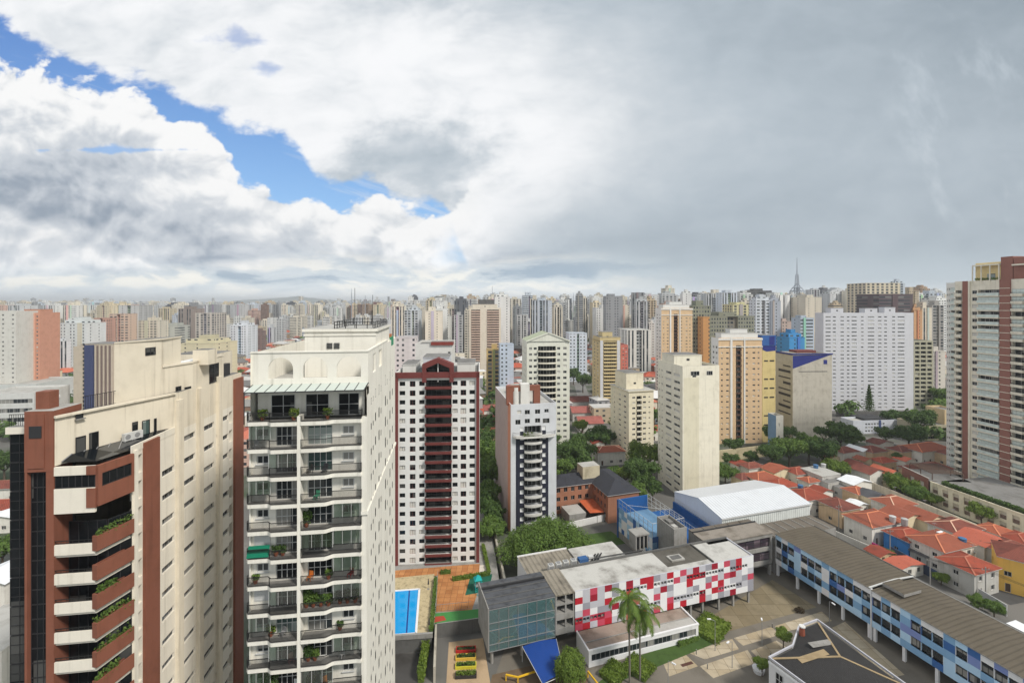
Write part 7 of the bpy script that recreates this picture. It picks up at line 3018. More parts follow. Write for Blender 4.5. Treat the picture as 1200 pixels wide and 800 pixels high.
RW = plain('ridge_tile', C(214, 176, 150), .8)
RIDGE = {'orange_tile': plain('ridge_orange', C(206, 130, 96), .8, grain=.4), 'red_tile': plain('ridge_red', C(176, 110, 88), .8, grain=.4), 'old_tile': plain('ridge_brown', C(150, 100, 84), .8, grain=.4)}
B = -73.1            # the rows run along the blue school block
S_ = 16.9
hs = [
    (945, 575, 11, 9, 5.6, S_, RED2, HW[0], 'hip', 'white walled house with a broad red hipped roof next to the gymnasium'),
    (983, 587, 8.5, 8.5, 5.6, S_, RED3, HW[2], 'hip', 'house with a dark red hipped roof over a peach side wall'),
    (1023, 603, 14, 9, 5.6, S_, RED1, HW[0], 'hip', 'long white house with a big orange hipped roof behind the brown school roof'),
    (1004, 572, 7, 6, 5.0, S_, RED1, HW[2], 'hip', 'small house with an orange hipped roof beside the dark grey roof'),
    (1022, 577, 8, 6, 5.0, S_, GREYT, HW[1], 'y', 'house with a dark grey roof between two orange roofs'),
    (1047, 584, 11, 8, 5.2, S_, RED1, HW[0], 'hip', 'house with a bright orange hipped roof along the pale boundary wall', RW),
    (1057, 599, 11, 7, 5.4, S_, RED1, HW[1], 'y', 'cream walled house with an orange gable roof and pale ridge'),
    (1082, 600, 9, 8, 5.4, S_, RED1, HW[1], 'y', 'cream walled house with an orange roof left of the dark maroon roof'),
    (1119, 612, 12, 8, 5.4, S_, RED3, HW[0], 'hip', 'house with a dark maroon hipped roof and pale ridge', RW),
    (1063, 622, 10, 7, 5.0, S_, RED2, HW[4], 'hip', 'house with a bright blue wall under a red tiled roof'),
    (1102, 629, 13, 9, 6.2, S_, RED1, HW[0], 'hip', 'tall white two storey house with an orange roof and a white skylight'),
    (1150, 627, 11, 7, 5.4, S_, RED4, HW[0], 'y', 'white house with a coral orange roof below the cream podium'),
    (1180, 637, 11, 7, 5.4, S_, RED3, HW[0], 'hip', 'house with a dull brown tiled roof near the right edge'),
    (1134, 655, 10, 8, 6.0, S_, RED2, HW[3], 'hip', 'grey walled house with a red roof left of the yellow building'),
    (915, 563, 10, 8, 5.4, S_, RED2, HW[0], 'hip', 'house with a wide red roof and small white vents behind the gymnasium'),
    (892, 555, 11, 8, 5.2, S_, RED1, HW[1], 'hip', 'house with an orange red hipped roof behind the gymnasium ridge'),
    (911, 547, 11, 7, 5.0, S_, RED1, HW[1], 'y', 'cream gabled house with an orange red roof in the second row'),
    (881, 543, 9, 6, 5.0, S_, RED3, HW[0], 'hip', 'house with a worn red roof at the top left of the rows'),
    (935, 549, 9, 7, 5.0, S_, RED2, HW[0], 'hip', 'red roofed house beside the flat grey house'),
    (961, 549, 10, 10, 6.0, S_, M_ROOFL, HW[3], 'flat', 'flat roofed grey house between the red roofs and the trees'),
    (972, 560, 9, 6, 4.6, S_, M_ROOFG, HW[3], 'flat', 'low flat dark roofed house before the flat grey house'),
    (1002, 561, 10, 6, 5.2, S_, WHT, HW[0], 'y', 'house with a shining white sheet metal roof'),
    (1018, 548, 10, 8, 5.4, S_, RED3, HW[0], 'y', 'white gabled house with a dark red roof facing the school'),
    (1037, 549, 7, 8, 5.4, S_, RED4, HW[1], 'y', 'narrow house with a coral pink roof against a dark red one'),
    (1003, 541, 8, 6, 4.8, S_, RED3, HW[0], 'y', 'house with an old brown roof left of the white gable'),
    (989, 525, 10, 7, 5.4, S_, RED3, HW[0], 'hip', 'house with a weathered red hipped roof by the corner tree'),
    (1006, 524, 5, 8, 5.2, S_, WHT, HW[0], 'y', 'narrow house with a pale sheet roof in the far row'),
    (1021, 524, 10, 8, 5.4, S_, RED3, HW[2], 'hip', 'house with a rust red roof in the middle of the far row'),
    (1031, 516, 11, 6, 5.4, S_, RED3, HW[0], 'y', 'house with a long white verge on its red gable in the far row'),
    (1083, 521, 18, 9, 5.8, S_, RED1, HW[0], 'hip', 'wide house with a vivid orange roof left of the brick and cream tower'),
    (1055, 524, 9, 7, 5.2, S_, RED3, HW[2], 'hip', 'house with a dull red roof left of the vivid orange roof'),
    (1034, 537, 9, 6, 4.6, S_, RED2, HW[2], 'hip', 'low red roofed house below the far row'),
    (1085, 545, 18, 8, 5.0, S_, RED3, HW[2], 'hip', 'long house with a brown pergola and red roof by the brick podium'),
    (1110, 528, 8, 7, 5.4, S_, RED3, HW[2], 'hip', 'house with a dark red roof tucked against the tower base'),
    (1057, 658, 11, 4, 2.8, B + 90, RED4, HW[0], 'y', 'low lean outbuilding with a coral roof behind the brown school roof'),
    (1031, 644, 6, 4, 2.6, S_, RED2, HW[2], 'y', 'tiny red roofed outbuilding above the brown school roof'),
    (713, 524, 14, 8, 5.8, 10, RED1, HW[0], 'hip', 'house with an orange red roof behind the brick hall', RW),
    (698, 515, 6, 10, 5.4, 10, RED2, HW[0], 'y', 'house with a narrow red gable left of the orange red roof'),
    (852, 580, 7, 5, 4, S_, RED2, HW[0], 'hip', 'small red roofed house at the right foot of the plain cream tower'),
    (770, 500, 10, 8, 5, 6, RED1, HW[0], 'hip', 'small orange roof seen between the two cream towers'),
    (690, 490, 13, 12, 5, 4, RED5, HW[3], 'x', 'long faded pink roof beside the white street'),
    (684, 478, 16, 12, 5, 4, RED5, HW[3], 'x', 'second faded pink roof up the white street'),
    (679, 466, 16, 12, 5, 4, RED3, HW[3], 'x', 'brown roof up the white street'),
    (574, 488, 16, 11, 5, 8, RED3, HW[2], 'hip', 'brown hipped roof in the gap right of the maroon tower'),
    (579, 503, 13, 10, 5, 8, RED4, HW[2], 'hip', 'coral roof in the gap right of the maroon tower'),
    (570, 476, 13, 11, 5, 8, RED5, HW[0], 'x', 'faded roof higher in the gap right of the maroon tower'),
    (5, 588, 14, 9, 5, 8, RED2, HW[0], 'hip', 'red roofed house at the left edge beside the black glazing'),
    (2, 668, 9, 9, 7, 8, WHT, HW[0], 'y', 'white sheet roofed house at the left edge of the photo'),
    (8, 565, 14, 8, 5, 8, RED3, HW[0], 'hip', 'brown roofed house behind the red one at the left edge'),
    (10, 600, 15, 8, 4, 8, WHT, HW[0], 'y', 'low white roofed shed at the left edge'),
]
hs += [
    (932, 585, 6, 5, 4.2, S_, RED3, HW[1], 'y', 'little brown gabled house between the gymnasium and the peach side wall'),
    (962, 572, 6, 5, 4.5, S_, RED2, HW[0], 'y', 'little red gabled house left of the orange roofed small house'),
    (985, 568, 5, 5, 3.6, S_, M_ROOFG, HW[3], 'flat', 'little flat grey shed between the white metal roof and the dark red roof'),
    (948, 560, 6, 5, 4.5, S_, RED1, HW[0], 'hip', 'little orange hipped house next to the flat grey house'),
    (871, 556, 7, 6, 4.5, S_, RED3, HW[1], 'hip', 'brown hipped house at the left end of the rows beside the cream tower'),
    (868, 541, 7, 5, 4.5, S_, RED2, HW[0], 'y', 'small red gabled house below the retaining wall'),
    (1004, 588, 6, 4, 3.2, S_, WHT, HW[0], 'y', 'small pale sheet roofed shed behind the big orange roof'),
    (1045, 612, 5, 4, 3.4, S_, M_ROOFL, HW[0], 'flat', 'small flat white annex right of the big orange roof'),
    (1083, 645, 5, 4, 3.0, S_, GREYT, HW[3], 'y', 'small grey roofed garage in front of the tall white house'),
    (1125, 642, 5, 5, 3.6, S_, M_ROOFG, HW[3], 'flat', 'small flat grey house between the white house and the grey walled one'),
    (1165, 617, 7, 6, 5.0, S_, RED1, HW[0], 'hip', 'orange hipped house against the pale boundary wall near the right edge'),
    (1196, 627, 8, 6, 5.0, S_, RED2, HW[1], 'hip', 'red hipped house at the very right end of the rows'),
    (1012, 536, 6, 5, 4.5, S_, RED1, HW[1], 'y', 'little orange gabled house below the far row'),
    (1060, 536, 7, 5, 4.5, S_, RED4, HW[0], 'y', 'little coral roofed house right of the small dark round tree'),
    (973, 533, 6, 5, 4.5, S_, RED2, HW[1], 'y', 'little red gabled house by the corner tree'),
    (1100, 548, 7, 5, 4.0, S_, RED4, HW[0], 'y', 'little coral roofed house beneath the brick and cream tower'),
]
for t in hs:
    rg = t[10] if len(t) > 10 else None
    if t[2] < 16 and t[1] > 510:
        t = (t[0], t[1], t[2] * .9, t[3] * .9) + tuple(t[4:])
    house(*t[:10], ridge=rg or (RIDGE[t[6].name] if t[8] == 'hip' and t[6].name in RIDGE else None))
house(3, 735, 10, 12, 16.0, 8, M_ROOFL, HW[0], 'flat', 'plain white apartment house at the bottom left behind the black glazing', rise=0)
house(0, 0, 17, 10, 8.2, -41, RED3, HW[5], 'hip', 'yellow walled building with small dark slit windows at the right edge', over=.2, origin=(118.8, 109.8))
house(1200, 745, 8, 6, 5.0, S_, WHT, HW[0], 'flat', 'white building corner at the right edge below the yellow building', rise=0)

# skylight, tanks, poles and cars among the houses
p = gx(1104, 624, 7.6)
q = MB()
q.box(-1, -.8, 0, 1, .8, .4, M_FRW, WHT)
tag(q.build('skylight', None, (p.x, p.y, 7.3), RS), 'white skylight box on the orange roof of the tall white house', 'skylight')
for i, (x, y, hh, lab) in enumerate(((983, 608, 8, 'grey utility pole in front of the dark red roof with the peach wall'), (1155, 690, 8, 'grey utility pole by the metal gates of the grey house'), (1043, 640, 8, 'thin utility pole behind the magenta wall'),
                                     (917, 612, 8, 'thin utility pole right of the gymnasium'), (1090, 672, 7, 'utility pole behind the brown school roof'))):
    p = gx(x, y + 14, 0)
    q = MB()
    q.tube((0, 0, 0), (0, 0, hh), .14, M_CONC, .1, 8)
    q.bar((-.9, 0, hh - .6), (.9, 0, hh - .6), .1, .1, M_CONC)
    for s in (-.8, 0, .8):
        q.tube((s, 0, hh - .55), (s, 0, hh - .3), .05, M_FRW)
    tag(q.build('utility_pole', None, (p.x, p.y, 0)), lab, 'utility pole', 'utility poles in the back street')


def car(x, y, rot, body, label):
    p = gx(x, y, .6)
    root = thing('parked_car', label, 'car', (p.x, p.y, .03), radians(rot), 'parked cars')
    m = plain('car_' + body[0], body[1], .25, spec=.6)
    q = MB()
    for zlo, zhi, a in ((.3, .85, ((-2.1, -.85), (2.1, -.85), (2.1, .85), (-2.1, .85))),):
        q.prism(a, zlo, zhi, m)
    i = len(q.v)
    lo = [(-1.7, -.8, .851), (1.2, -.8, .851), (1.2, .8, .851), (-1.7, .8, .851)]
    hi = [(-1.2, -.65, 1.45), (.55, -.65, 1.45), (.55, .65, 1.45), (-1.2, .65, 1.45)]
    q.face(hi, m)
    q.build('body', root)
    g = MB()
    for k in range(4):
        g.face([lo[k], lo[(k + 1) % 4], hi[(k + 1) % 4], hi[k]], M_GLASSD)
    g.build('window', root)
    for wx in (-1.35, 1.35):
        for wy in (-.78, .78):
            w = MB()
            w.tube((wx, wy - .11, .32), (wx, wy + .11, .32), .32, M_IRON, None, 14)
            w.build('wheel', root)


car(1114, 676, -60, ('silver', (.45, .46, .48)), 'silver car parked in front of the grey walled house')
car(1019, 583, 16, ('white', (.7, .7, .7)), 'white car between the orange roofs')
for i, (x, y, c, nm) in enumerate(((1098, 472, (.7, .7, .7), 'white'), (1104, 474, (.04, .04, .045), 'black'), (1110, 476, (.4, .05, .04), 'red'))):
    car(x, y, 80, (nm, c), f"{nm} car in the yard below the olive lattice block")
car(700, 703, 10, ('dark', (.03, .03, .035)), 'dark car parked under the raised end of the chequered block') if False else None

# roof tanks, aerials and overhead cables
for i, (x, y, c, lab) in enumerate(((938, 571, (70, 110, 150), 'blue round water tank on the broad red roof next to the gymnasium'), (965, 546, (186, 186, 184), 'grey round water tank on the flat grey house'),
                                    (956, 547, (70, 110, 150), 'blue round water tank on the flat grey house'), (1060, 611, (170, 170, 168), 'grey round water tank above the blue walled house'),
                                    (1128, 634, (70, 110, 150), 'blue round water tank on the flat house between white and grey ones'), (1046, 608, (186, 186, 184), 'grey round water tank on the flat white annex'))):
    p = gx(x, y, 6.6)
    q = MB()
    q.tube((0, 0, -1.2), (0, 0, .9), .75, P_('tank_' + str(c[0]), *c, .3, 0), .85, 14)
    q.tube((0, 0, .9), (0, 0, 1.05), .88, P_('tank_' + str(c[0]), *c, .3, 0), .3, 14)
    tag(q.build('water_tank', None, p), lab, 'water tank', 'water tanks on the house roofs')
for i, (x, y, lab) in enumerate(((950, 566, 'broad red roof next to the gymnasium'), (1022, 597, 'big orange hipped roof'), (1049, 578, 'bright orange roof by the boundary wall'), (1117, 605, 'dark maroon roof'), (1095, 622, 'tall white house'),
                                 (1140, 648, 'grey walled house'), (915, 558, 'wide red roof with vents'), (893, 550, 'orange red roof behind the gymnasium'), (985, 580, 'dark red roof with peach wall'), (1084, 594, 'orange roof left of the maroon one'))):
    p = gx(x, y, 7.0)
    q = MB()
    q.tube((0, 0, -.8), (0, 0, 2.2), .035, M_METAL, None, 5)
    q.bar((-.6, 0, 2.1), (.6, .2, 2.1), .04, .04, M_METAL)
    for s in range(5):
        q.bar((-.5 + s * .25, -.35, 2.1), (-.5 + s * .25, .45, 2.1), .03, .03, M_METAL)
    tag(q.build('aerial', None, p), 'thin television aerial on the ' + lab, 'aerial', 'aerials on the house roofs')
wires = [(917, 612, 7.6), (983, 622, 7.6), (1043, 654, 7.6), (1090, 686, 6.7), (1155, 704, 7.6), (1240, 740, 7.6)]
for i, (a, b) in enumerate(zip(wires, wires[1:])):
    A, Bq = gx(a[0], a[1] + 0, 0), gx(b[0], b[1], 0)
    q = MB()
    for off in (-.5, 0, .5):
        pts = []
        for k in range(9):
            t = k / 8
            c = A.lerp(Bq, t)
            pts.append(Vector((c.x - A.x + off, c.y - A.y, (a[2] + (b[2] - a[2]) * t) - 1.0 * 4 * t * (1 - t) * .5)))
        for u_, v_ in zip(pts, pts[1:]):
            q.tube(u_, v_, .03, M_IRON, None, 4)
    tag(q.build('overhead_cable', None, (A.x, A.y, 0)), 'sagging overhead cables of the back street, ' + ['span by the gymnasium', 'span above the brown school roof', 'span past the magenta wall', 'span before the tall white house', 'span by the yellow building'][i], 'cable', 'overhead cables')

# magenta and dark blue garden walls
for nm, (x0, y0), (x1, y1), hh, col, lab in (('garden_wall', (1022, 645), (1042, 655), 2.4, (170, 24, 110), 'short magenta garden wall above the brown school roof'),
                                             ('garden_wall', (1044, 650), (1098, 680), 2.4, (70, 84, 110), 'slate blue garden wall in front of the white house'),
                                             ('garden_wall', (1147, 702), (1180, 722), 2.6, (176, 176, 176), 'grey metal gates beside the yellow building'),
                                             ('boundary_wall', (935, 612), (1030, 655), 2.6, (206, 202, 192), 'white wall along the back of the brown school roof')):
    a, b = gx(x0, y0, 0), gx(x1, y1, 0)
    q = MB()
    q.bar((0, 0, hh / 2), (b.x - a.x, b.y - a.y, hh / 2), .25, hh, P_('paint_' + '_'.join(lab.split()[:2]), *col, .3, .3))
    tag(q.build(nm, None, (a.x, a.y, .01)), lab, 'wall')
# pale wall dividing houses and podium
a, b = gx(1018, 583 - 10, 0), gx(1205, 652, 0)
q = MB()
q.bar((0, 0, 1.6), (b.x - a.x, b.y - a.y, 1.6), .3, 3.2, P_('pale_wall', 226, 214, 192, .4, .5))
tag(q.build('boundary_wall', None, (a.x, a.y, 0)), 'long pale wall between the house rows and the cream podium', 'wall')

# ---- podium of the brick and cream tower
a, b = gx(1090, 590, 0), gx(1215, 640, 0)
ang = atan2(b.y - a.y, b.x - a.x)
L = (b - a).length
root = thing('parking_podium', 'cream parking podium with pairs of dark louvred openings under the brick tower', 'parking podium', (a.x, a.y, 0), ang)
q = MB()
ops = []
n = 9
for i in range(n):
    u0 = L * (i + .22) / n
    u1 = L * (i + .78) / n
    for z0 in (1.0, 4.2):
        ops.append((u0, z0, u1, z0 + 2.4, .5))
wall_grid(q, lambda u, v, dp: (u, -dp * -1, v), L, 0, 7.6, ops, P_('podium_cream', 228, 218, 192, .35, .5))
q.face([(0, 0, 7.6), (L, 0, 7.6), (L, 26, 7.6), (0, 26, 7.6)], M_ROOFG)
q.face([(0, 0, 0), (0, 26, 0), (0, 26, 7.6), (0, 0, 7.6)], MATS['podium_cream'])
q.build('wall', root)
LOUV = plain('brown_louvre', C(112, 84, 74), .7, stain=.4)
for i, o in enumerate(ops):
    m = MB()
    ww = o[2] - o[0]
    m.box(-ww / 2, 0, 0, ww / 2, .04, 2.4, P_('podium_inner', 206, 198, 180, .3, .3))
    for k in range(5):
        m.box(-ww / 2, -.14, .1 + k * .24, ww / 2, -.004, .22 + k * .24, LOUV)
    m.build('louvre', root, ((o[0] + o[2]) / 2, .46, o[1]))
q = MB()
q.bar((0, .1, 7.75), (L, .1, 7.75), .5, .3, MATS['podium_cream'])
q.build('coping', root)
q = MB()
rr = random.Random(12)
leaf_patch(q, 3, .6, 0, L, 2.4, 1.4, 3000, .6, LEAFD, rr)
tag(link('hedge', foliage_tone(q.mesh('hedge')), None, (a.x, a.y, 7.62), ang), 'dark green hedge along the top of the cream parking podium', 'hedge')
c, d_ = gx(1057, 572, 0), gx(1089, 589, 0)
root = thing('brick_podium', 'plain red brick garage block with two pale openings next to the cream podium', 'garage block', (c.x, c.y, 0), atan2(d_.y - c.y, d_.x - c.x))
L2 = (d_ - c).length - .3
q = MB()
ops = [(L2 * .3, 4.4, L2 * .48, 6.4, .4), (L2 * .66, 4.4, L2 * .84, 6.4, .4)]
wall_grid(q, lambda u, v, dp: (u, dp, v), L2, 0, 8.4, ops, BRICKR)
q.face([(0, 0, 0), (0, 14, 0), (0, 14, 8.4), (0, 0, 8.4)], BRICKR)
q.face([(0.3, .3, 7.6), (L2, .3, 7.6), (L2, 14, 7.6), (.3, 14, 7.6)], M_ROOFG)
q.bar((0, .15, 8.45), (L2, .15, 8.45), .4, .15, M_ROOFL)
q.build('wall', root)
for o in ops:
    pane_mb(o[2] - o[0] - .02, 1.98, P_('pale_blind', 210, 200, 186, .2, .2), M_FRW, 2, 1, .08).build('window', root, ((o[0] + o[2]) / 2, .38, 4.4))
q = MB()
for i in range(12):
    q.bar((1 + i * (L2 - 2) / 11, 2, 10), (1 + i * (L2 - 2) / 11, 12, 10), .15, .2, plain('pergola_wood', (.12, .08, .06), .8))
for y in (2, 12):
    q.bar((1, y, 9.85), (L2 - 1, y, 9.85), .15, .2, MATS['pergola_wood'])
    for x in (1, L2 / 2, L2 - 1):
        q.bar((x, y, 7.6), (x, y, 9.8), .2, .2, MATS['pergola_wood'])
q.build('pergola', root)

# ---- low school in front of the slab, bank wall, garages
T = tower('low_block', 'low pale grey school with a black roof patch in front of the white slab', 'school building', 1000, 1051, 240.0, 6.0, 493, 3, xs=985,
          F=[('w', 1014 + i * 3.4, 1016.2 + i * 3.4, .2, .5) for i in range(7)] + [('p', 1030, 1032, P_('slate_blue', 70, 86, 130), .3)], wall=P_('school_grey', 206, 210, 218), crown=1.0, depth=22, roofmat=M_ROOFL)
q = MB()
q.box(T.w * .35, 2, T.h - .85, T.w * .85, 12, T.h + .2, M_FRD)
q.build('roof_patch', T.root)
T = tower('low_block', 'terraced green balconied low block left of the brick and cream tower base', 'apartment building', 1081, 1122, 228.0, 4.0, 498, 3,
          F=[('b', .02, .98, dict(kind='mixed', slab=OLIVE, par=OLIVE, rail=M_IRON, proj=.8, back=1.2, lintel=.4))], wall=P_('terrace_beige', 180, 172, 148), depth=14)
T = tower('low_block', 'cream stepped house with an arched terrace beside the brick and cream tower', 'house', 1107, 1125, 232.0, 4.0, 480, 3,
          F=[('w', .2, .4, .3, .4), ('w', .6, .8, .3, .4)], wall=P_('cream_house', 214, 190, 150), depth=10)
T = tower('low_block', 'small grey and blue stair block standing before the concrete building', 'annex', 909.5, 918, 205.0, 4.0, 487, 3, xs=900,
          F=[('w', .3, .5, .3, .3)], wall=P_('stair_grey', 206, 202, 190), swall=P_('stair_blue', 120, 150, 178), depth=8)
a, b = gx(842, 541, 0), gx(900, 534, 0)
q = MB()
q.bar((0, 0, 2.5), (b.x - a.x, b.y - a.y, 2.5), .6, 5.0, P_('bank_wall', 190, 178, 146, .6, .5))
tag(q.build('retaining_wall', None, (a.x, a.y, 0)), 'pale stained retaining wall at the foot of the peach tower', 'wall')
a, b = gx(980, 488, 0), gx(1062, 487, 0)
q = MB()
q.bar((0, 0, 1.5), (b.x - a.x, b.y - a.y, 1.5), .6, 3.0, M_CONCD)
tag(q.build('retaining_wall', None, (a.x, a.y, 0)), 'dark grey retaining wall along the foot of the white slab', 'wall')
# office slab at the far left with window bands
T = tower('office_block', 'low white office slab with dark ribbon windows below the salmon tower', 'office building', -30, 40, 235.0, 10.0, 462, 4,
          F=[('w', .05, .97, .3, .45, dict(cols=14))], wall=P_('office_white', 208, 208, 204), depth=24, crown=2.0, roofmat=M_ROOFL)
T = tower('office_block', 'flat white market hall roof behind the ribbon windowed office slab', 'hall', -60, 42, 275.0, 8.0, 452, 1, wall=P_('hall_white', 202, 204, 200), depth=30, crown=1.0, roofmat=M_ROOFL)
# ================================================================== the city beyond
CITY = city_mat()


class FarMesh:
    """boxes with wall colour, window pattern and metre UVs per face"""
    def __init__(s):
        s.v, s.f, s.col, s.pat, s.uv = [], [], [], [], []

    def quad(s, pts, uvs, col, pat):
        i = len(s.v)
        s.v += pts
        s.f.append(tuple(range(i, i + len(pts))))
        s.uv += uvs
        s.col.append(col)
        s.pat.append(pat)

    def box(s, x0, y0, x1, y1, z0, z1, col, pat, r=0.0, ox=0.0, oy=0.0, roof=None, faces='FLR', pat2=None):
        c, n = cos(r), sin(r)
        g = lambda x, y, z: (ox + x * c - y * n, oy + x * n + y * c, z)
        P2 = pat2 or pat
        h = z1 - z0
        for (a, b, pt) in (((x0, y0), (x1, y0), pat), ((x1, y0), (x1, y1), P2), ((x1, y1), (x0, y1), pat), ((x0, y1), (x0, y0), P2)):
            L = sqrt((a[0] - b[0]) ** 2 + (a[1] - b[1]) ** 2)
            s.quad([g(*a, z0), g(*b, z0), g(*b, z1), g(*a, z1)], [(0, z0), (L, z0), (L, z1), (0, z1)], col, pt)
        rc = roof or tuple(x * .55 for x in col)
        s.quad([g(x0, y0, z1), g(x1, y0, z1), g(x1, y1, z1), g(x0, y1, z1)], [(-100, -100)] * 4, rc, (.3, 0, 0))

    def mesh(s, name):
        me = bpy.data.meshes.new(name)
        me.from_pydata(s.v, [], s.f)
        uv = me.uv_layers.new(name='metres')
        uv.data.foreach_set('uv', [c for p in s.uv for c in p])
        a = me.attributes.new('col', 'FLOAT_COLOR', 'FACE')
        a.data.foreach_set('color', [c for p in s.col for c in (*p, 1.0)])
        a = me.attributes.new('pat', 'FLOAT_VECTOR', 'FACE')
        a.data.foreach_set('vector', [c for p in s.pat for c in p])
        me.materials.append(CITY)
        me.update()
        return me


SHADES = [('white', (226, 226, 222)), ('warm white', (224, 216, 198)), ('pale grey', (200, 202, 202)), ('cream', (220, 206, 176)), ('beige', (196, 178, 150)), ('grey', (160, 162, 164)),
          ('tan', (182, 152, 122)), ('pinkish', (206, 172, 156)), ('dark grey', (104, 106, 112)), ('brown', (134, 106, 90)), ('bluish white', (206, 214, 222)), ('brick red', (150, 90, 76))]
SW = [30, 22, 16, 10, 5, 5, 2, 2, 1.5, 1, 8, .7]
PATS = [('small square windows', (.30, .42, .42)), ('ribbon windows', (.60, 1.01, .45)), ('tall window stripes', (.34, .45, 1.01)), ('wide windows', (.42, .62, .46)),
        ('dark balcony stacks', (.52, .52, .66)), ('close rows of windows', (.22, .55, .5)), ('blind walls', (.9, .12, .4))]


def far_tower(xa, xb, Y, rot, ytop, col, pat, rr, zb=0.0, tops=None, d=None):
    r = radians(rot)
    U, V = (cos(r), sin(r)), (-sin(r), cos(r))
    left = (xa + xb) / 2 > 540
    P = (K(xa if left else xb) * Y, Y)
    w = abs(hit(P, U if left else (-U[0], -U[1]), xb if left else xa))
    O = P if left else (P[0] - U[0] * w, P[1] - U[1] * w)
    h = zat(ytop, Y) - zb
    m = FarMesh()
    d = d or min(26, max(10, w * rr.uniform(.7, 1.2)))
    p1 = pat
    p2 = rr.choice([pat, PATS[6][1], PATS[0][1]])
    kind = tops if tops is not None else rr.randrange(5)
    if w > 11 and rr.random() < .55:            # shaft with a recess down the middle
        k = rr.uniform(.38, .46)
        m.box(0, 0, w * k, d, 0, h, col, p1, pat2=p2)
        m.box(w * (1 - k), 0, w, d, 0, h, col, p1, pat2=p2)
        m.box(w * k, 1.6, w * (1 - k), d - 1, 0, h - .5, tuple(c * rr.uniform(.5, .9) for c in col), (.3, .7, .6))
    else:
        m.box(0, 0, w, d, 0, h, col, p1, pat2=p2)
        if rr.random() < .5:
            c2 = tuple(min(1, c * rr.uniform(.6, 1.1)) for c in col)
            x = w * rr.uniform(.1, .7)
            m.box(x, -.6, x + w * .16, -.01, 0, h + .6, c2, (.9, 0, 0))
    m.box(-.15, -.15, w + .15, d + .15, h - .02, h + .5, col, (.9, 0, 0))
    if kind in (0, 1, 3):
        a = rr.uniform(.15, .4)
        m.box(w * a, d * .2, w * (a + .4), d * .8, h + .5, h + rr.uniform(2.5, 5.5), tuple(c * .92 for c in col), (.9, .15, .2))
    if kind in (1, 4):
        m.box(w * .08, d * .15, w * .9, d * .85, h + .5, h + 3.2, col, (.5, .5, .4))
        m.box(w * .35, d * .3, w * .65, d * .7, h + 3.2, h + 6.0, tuple(c * .85 for c in col), (.9, 0, 0))
    return O, r, w, d, m


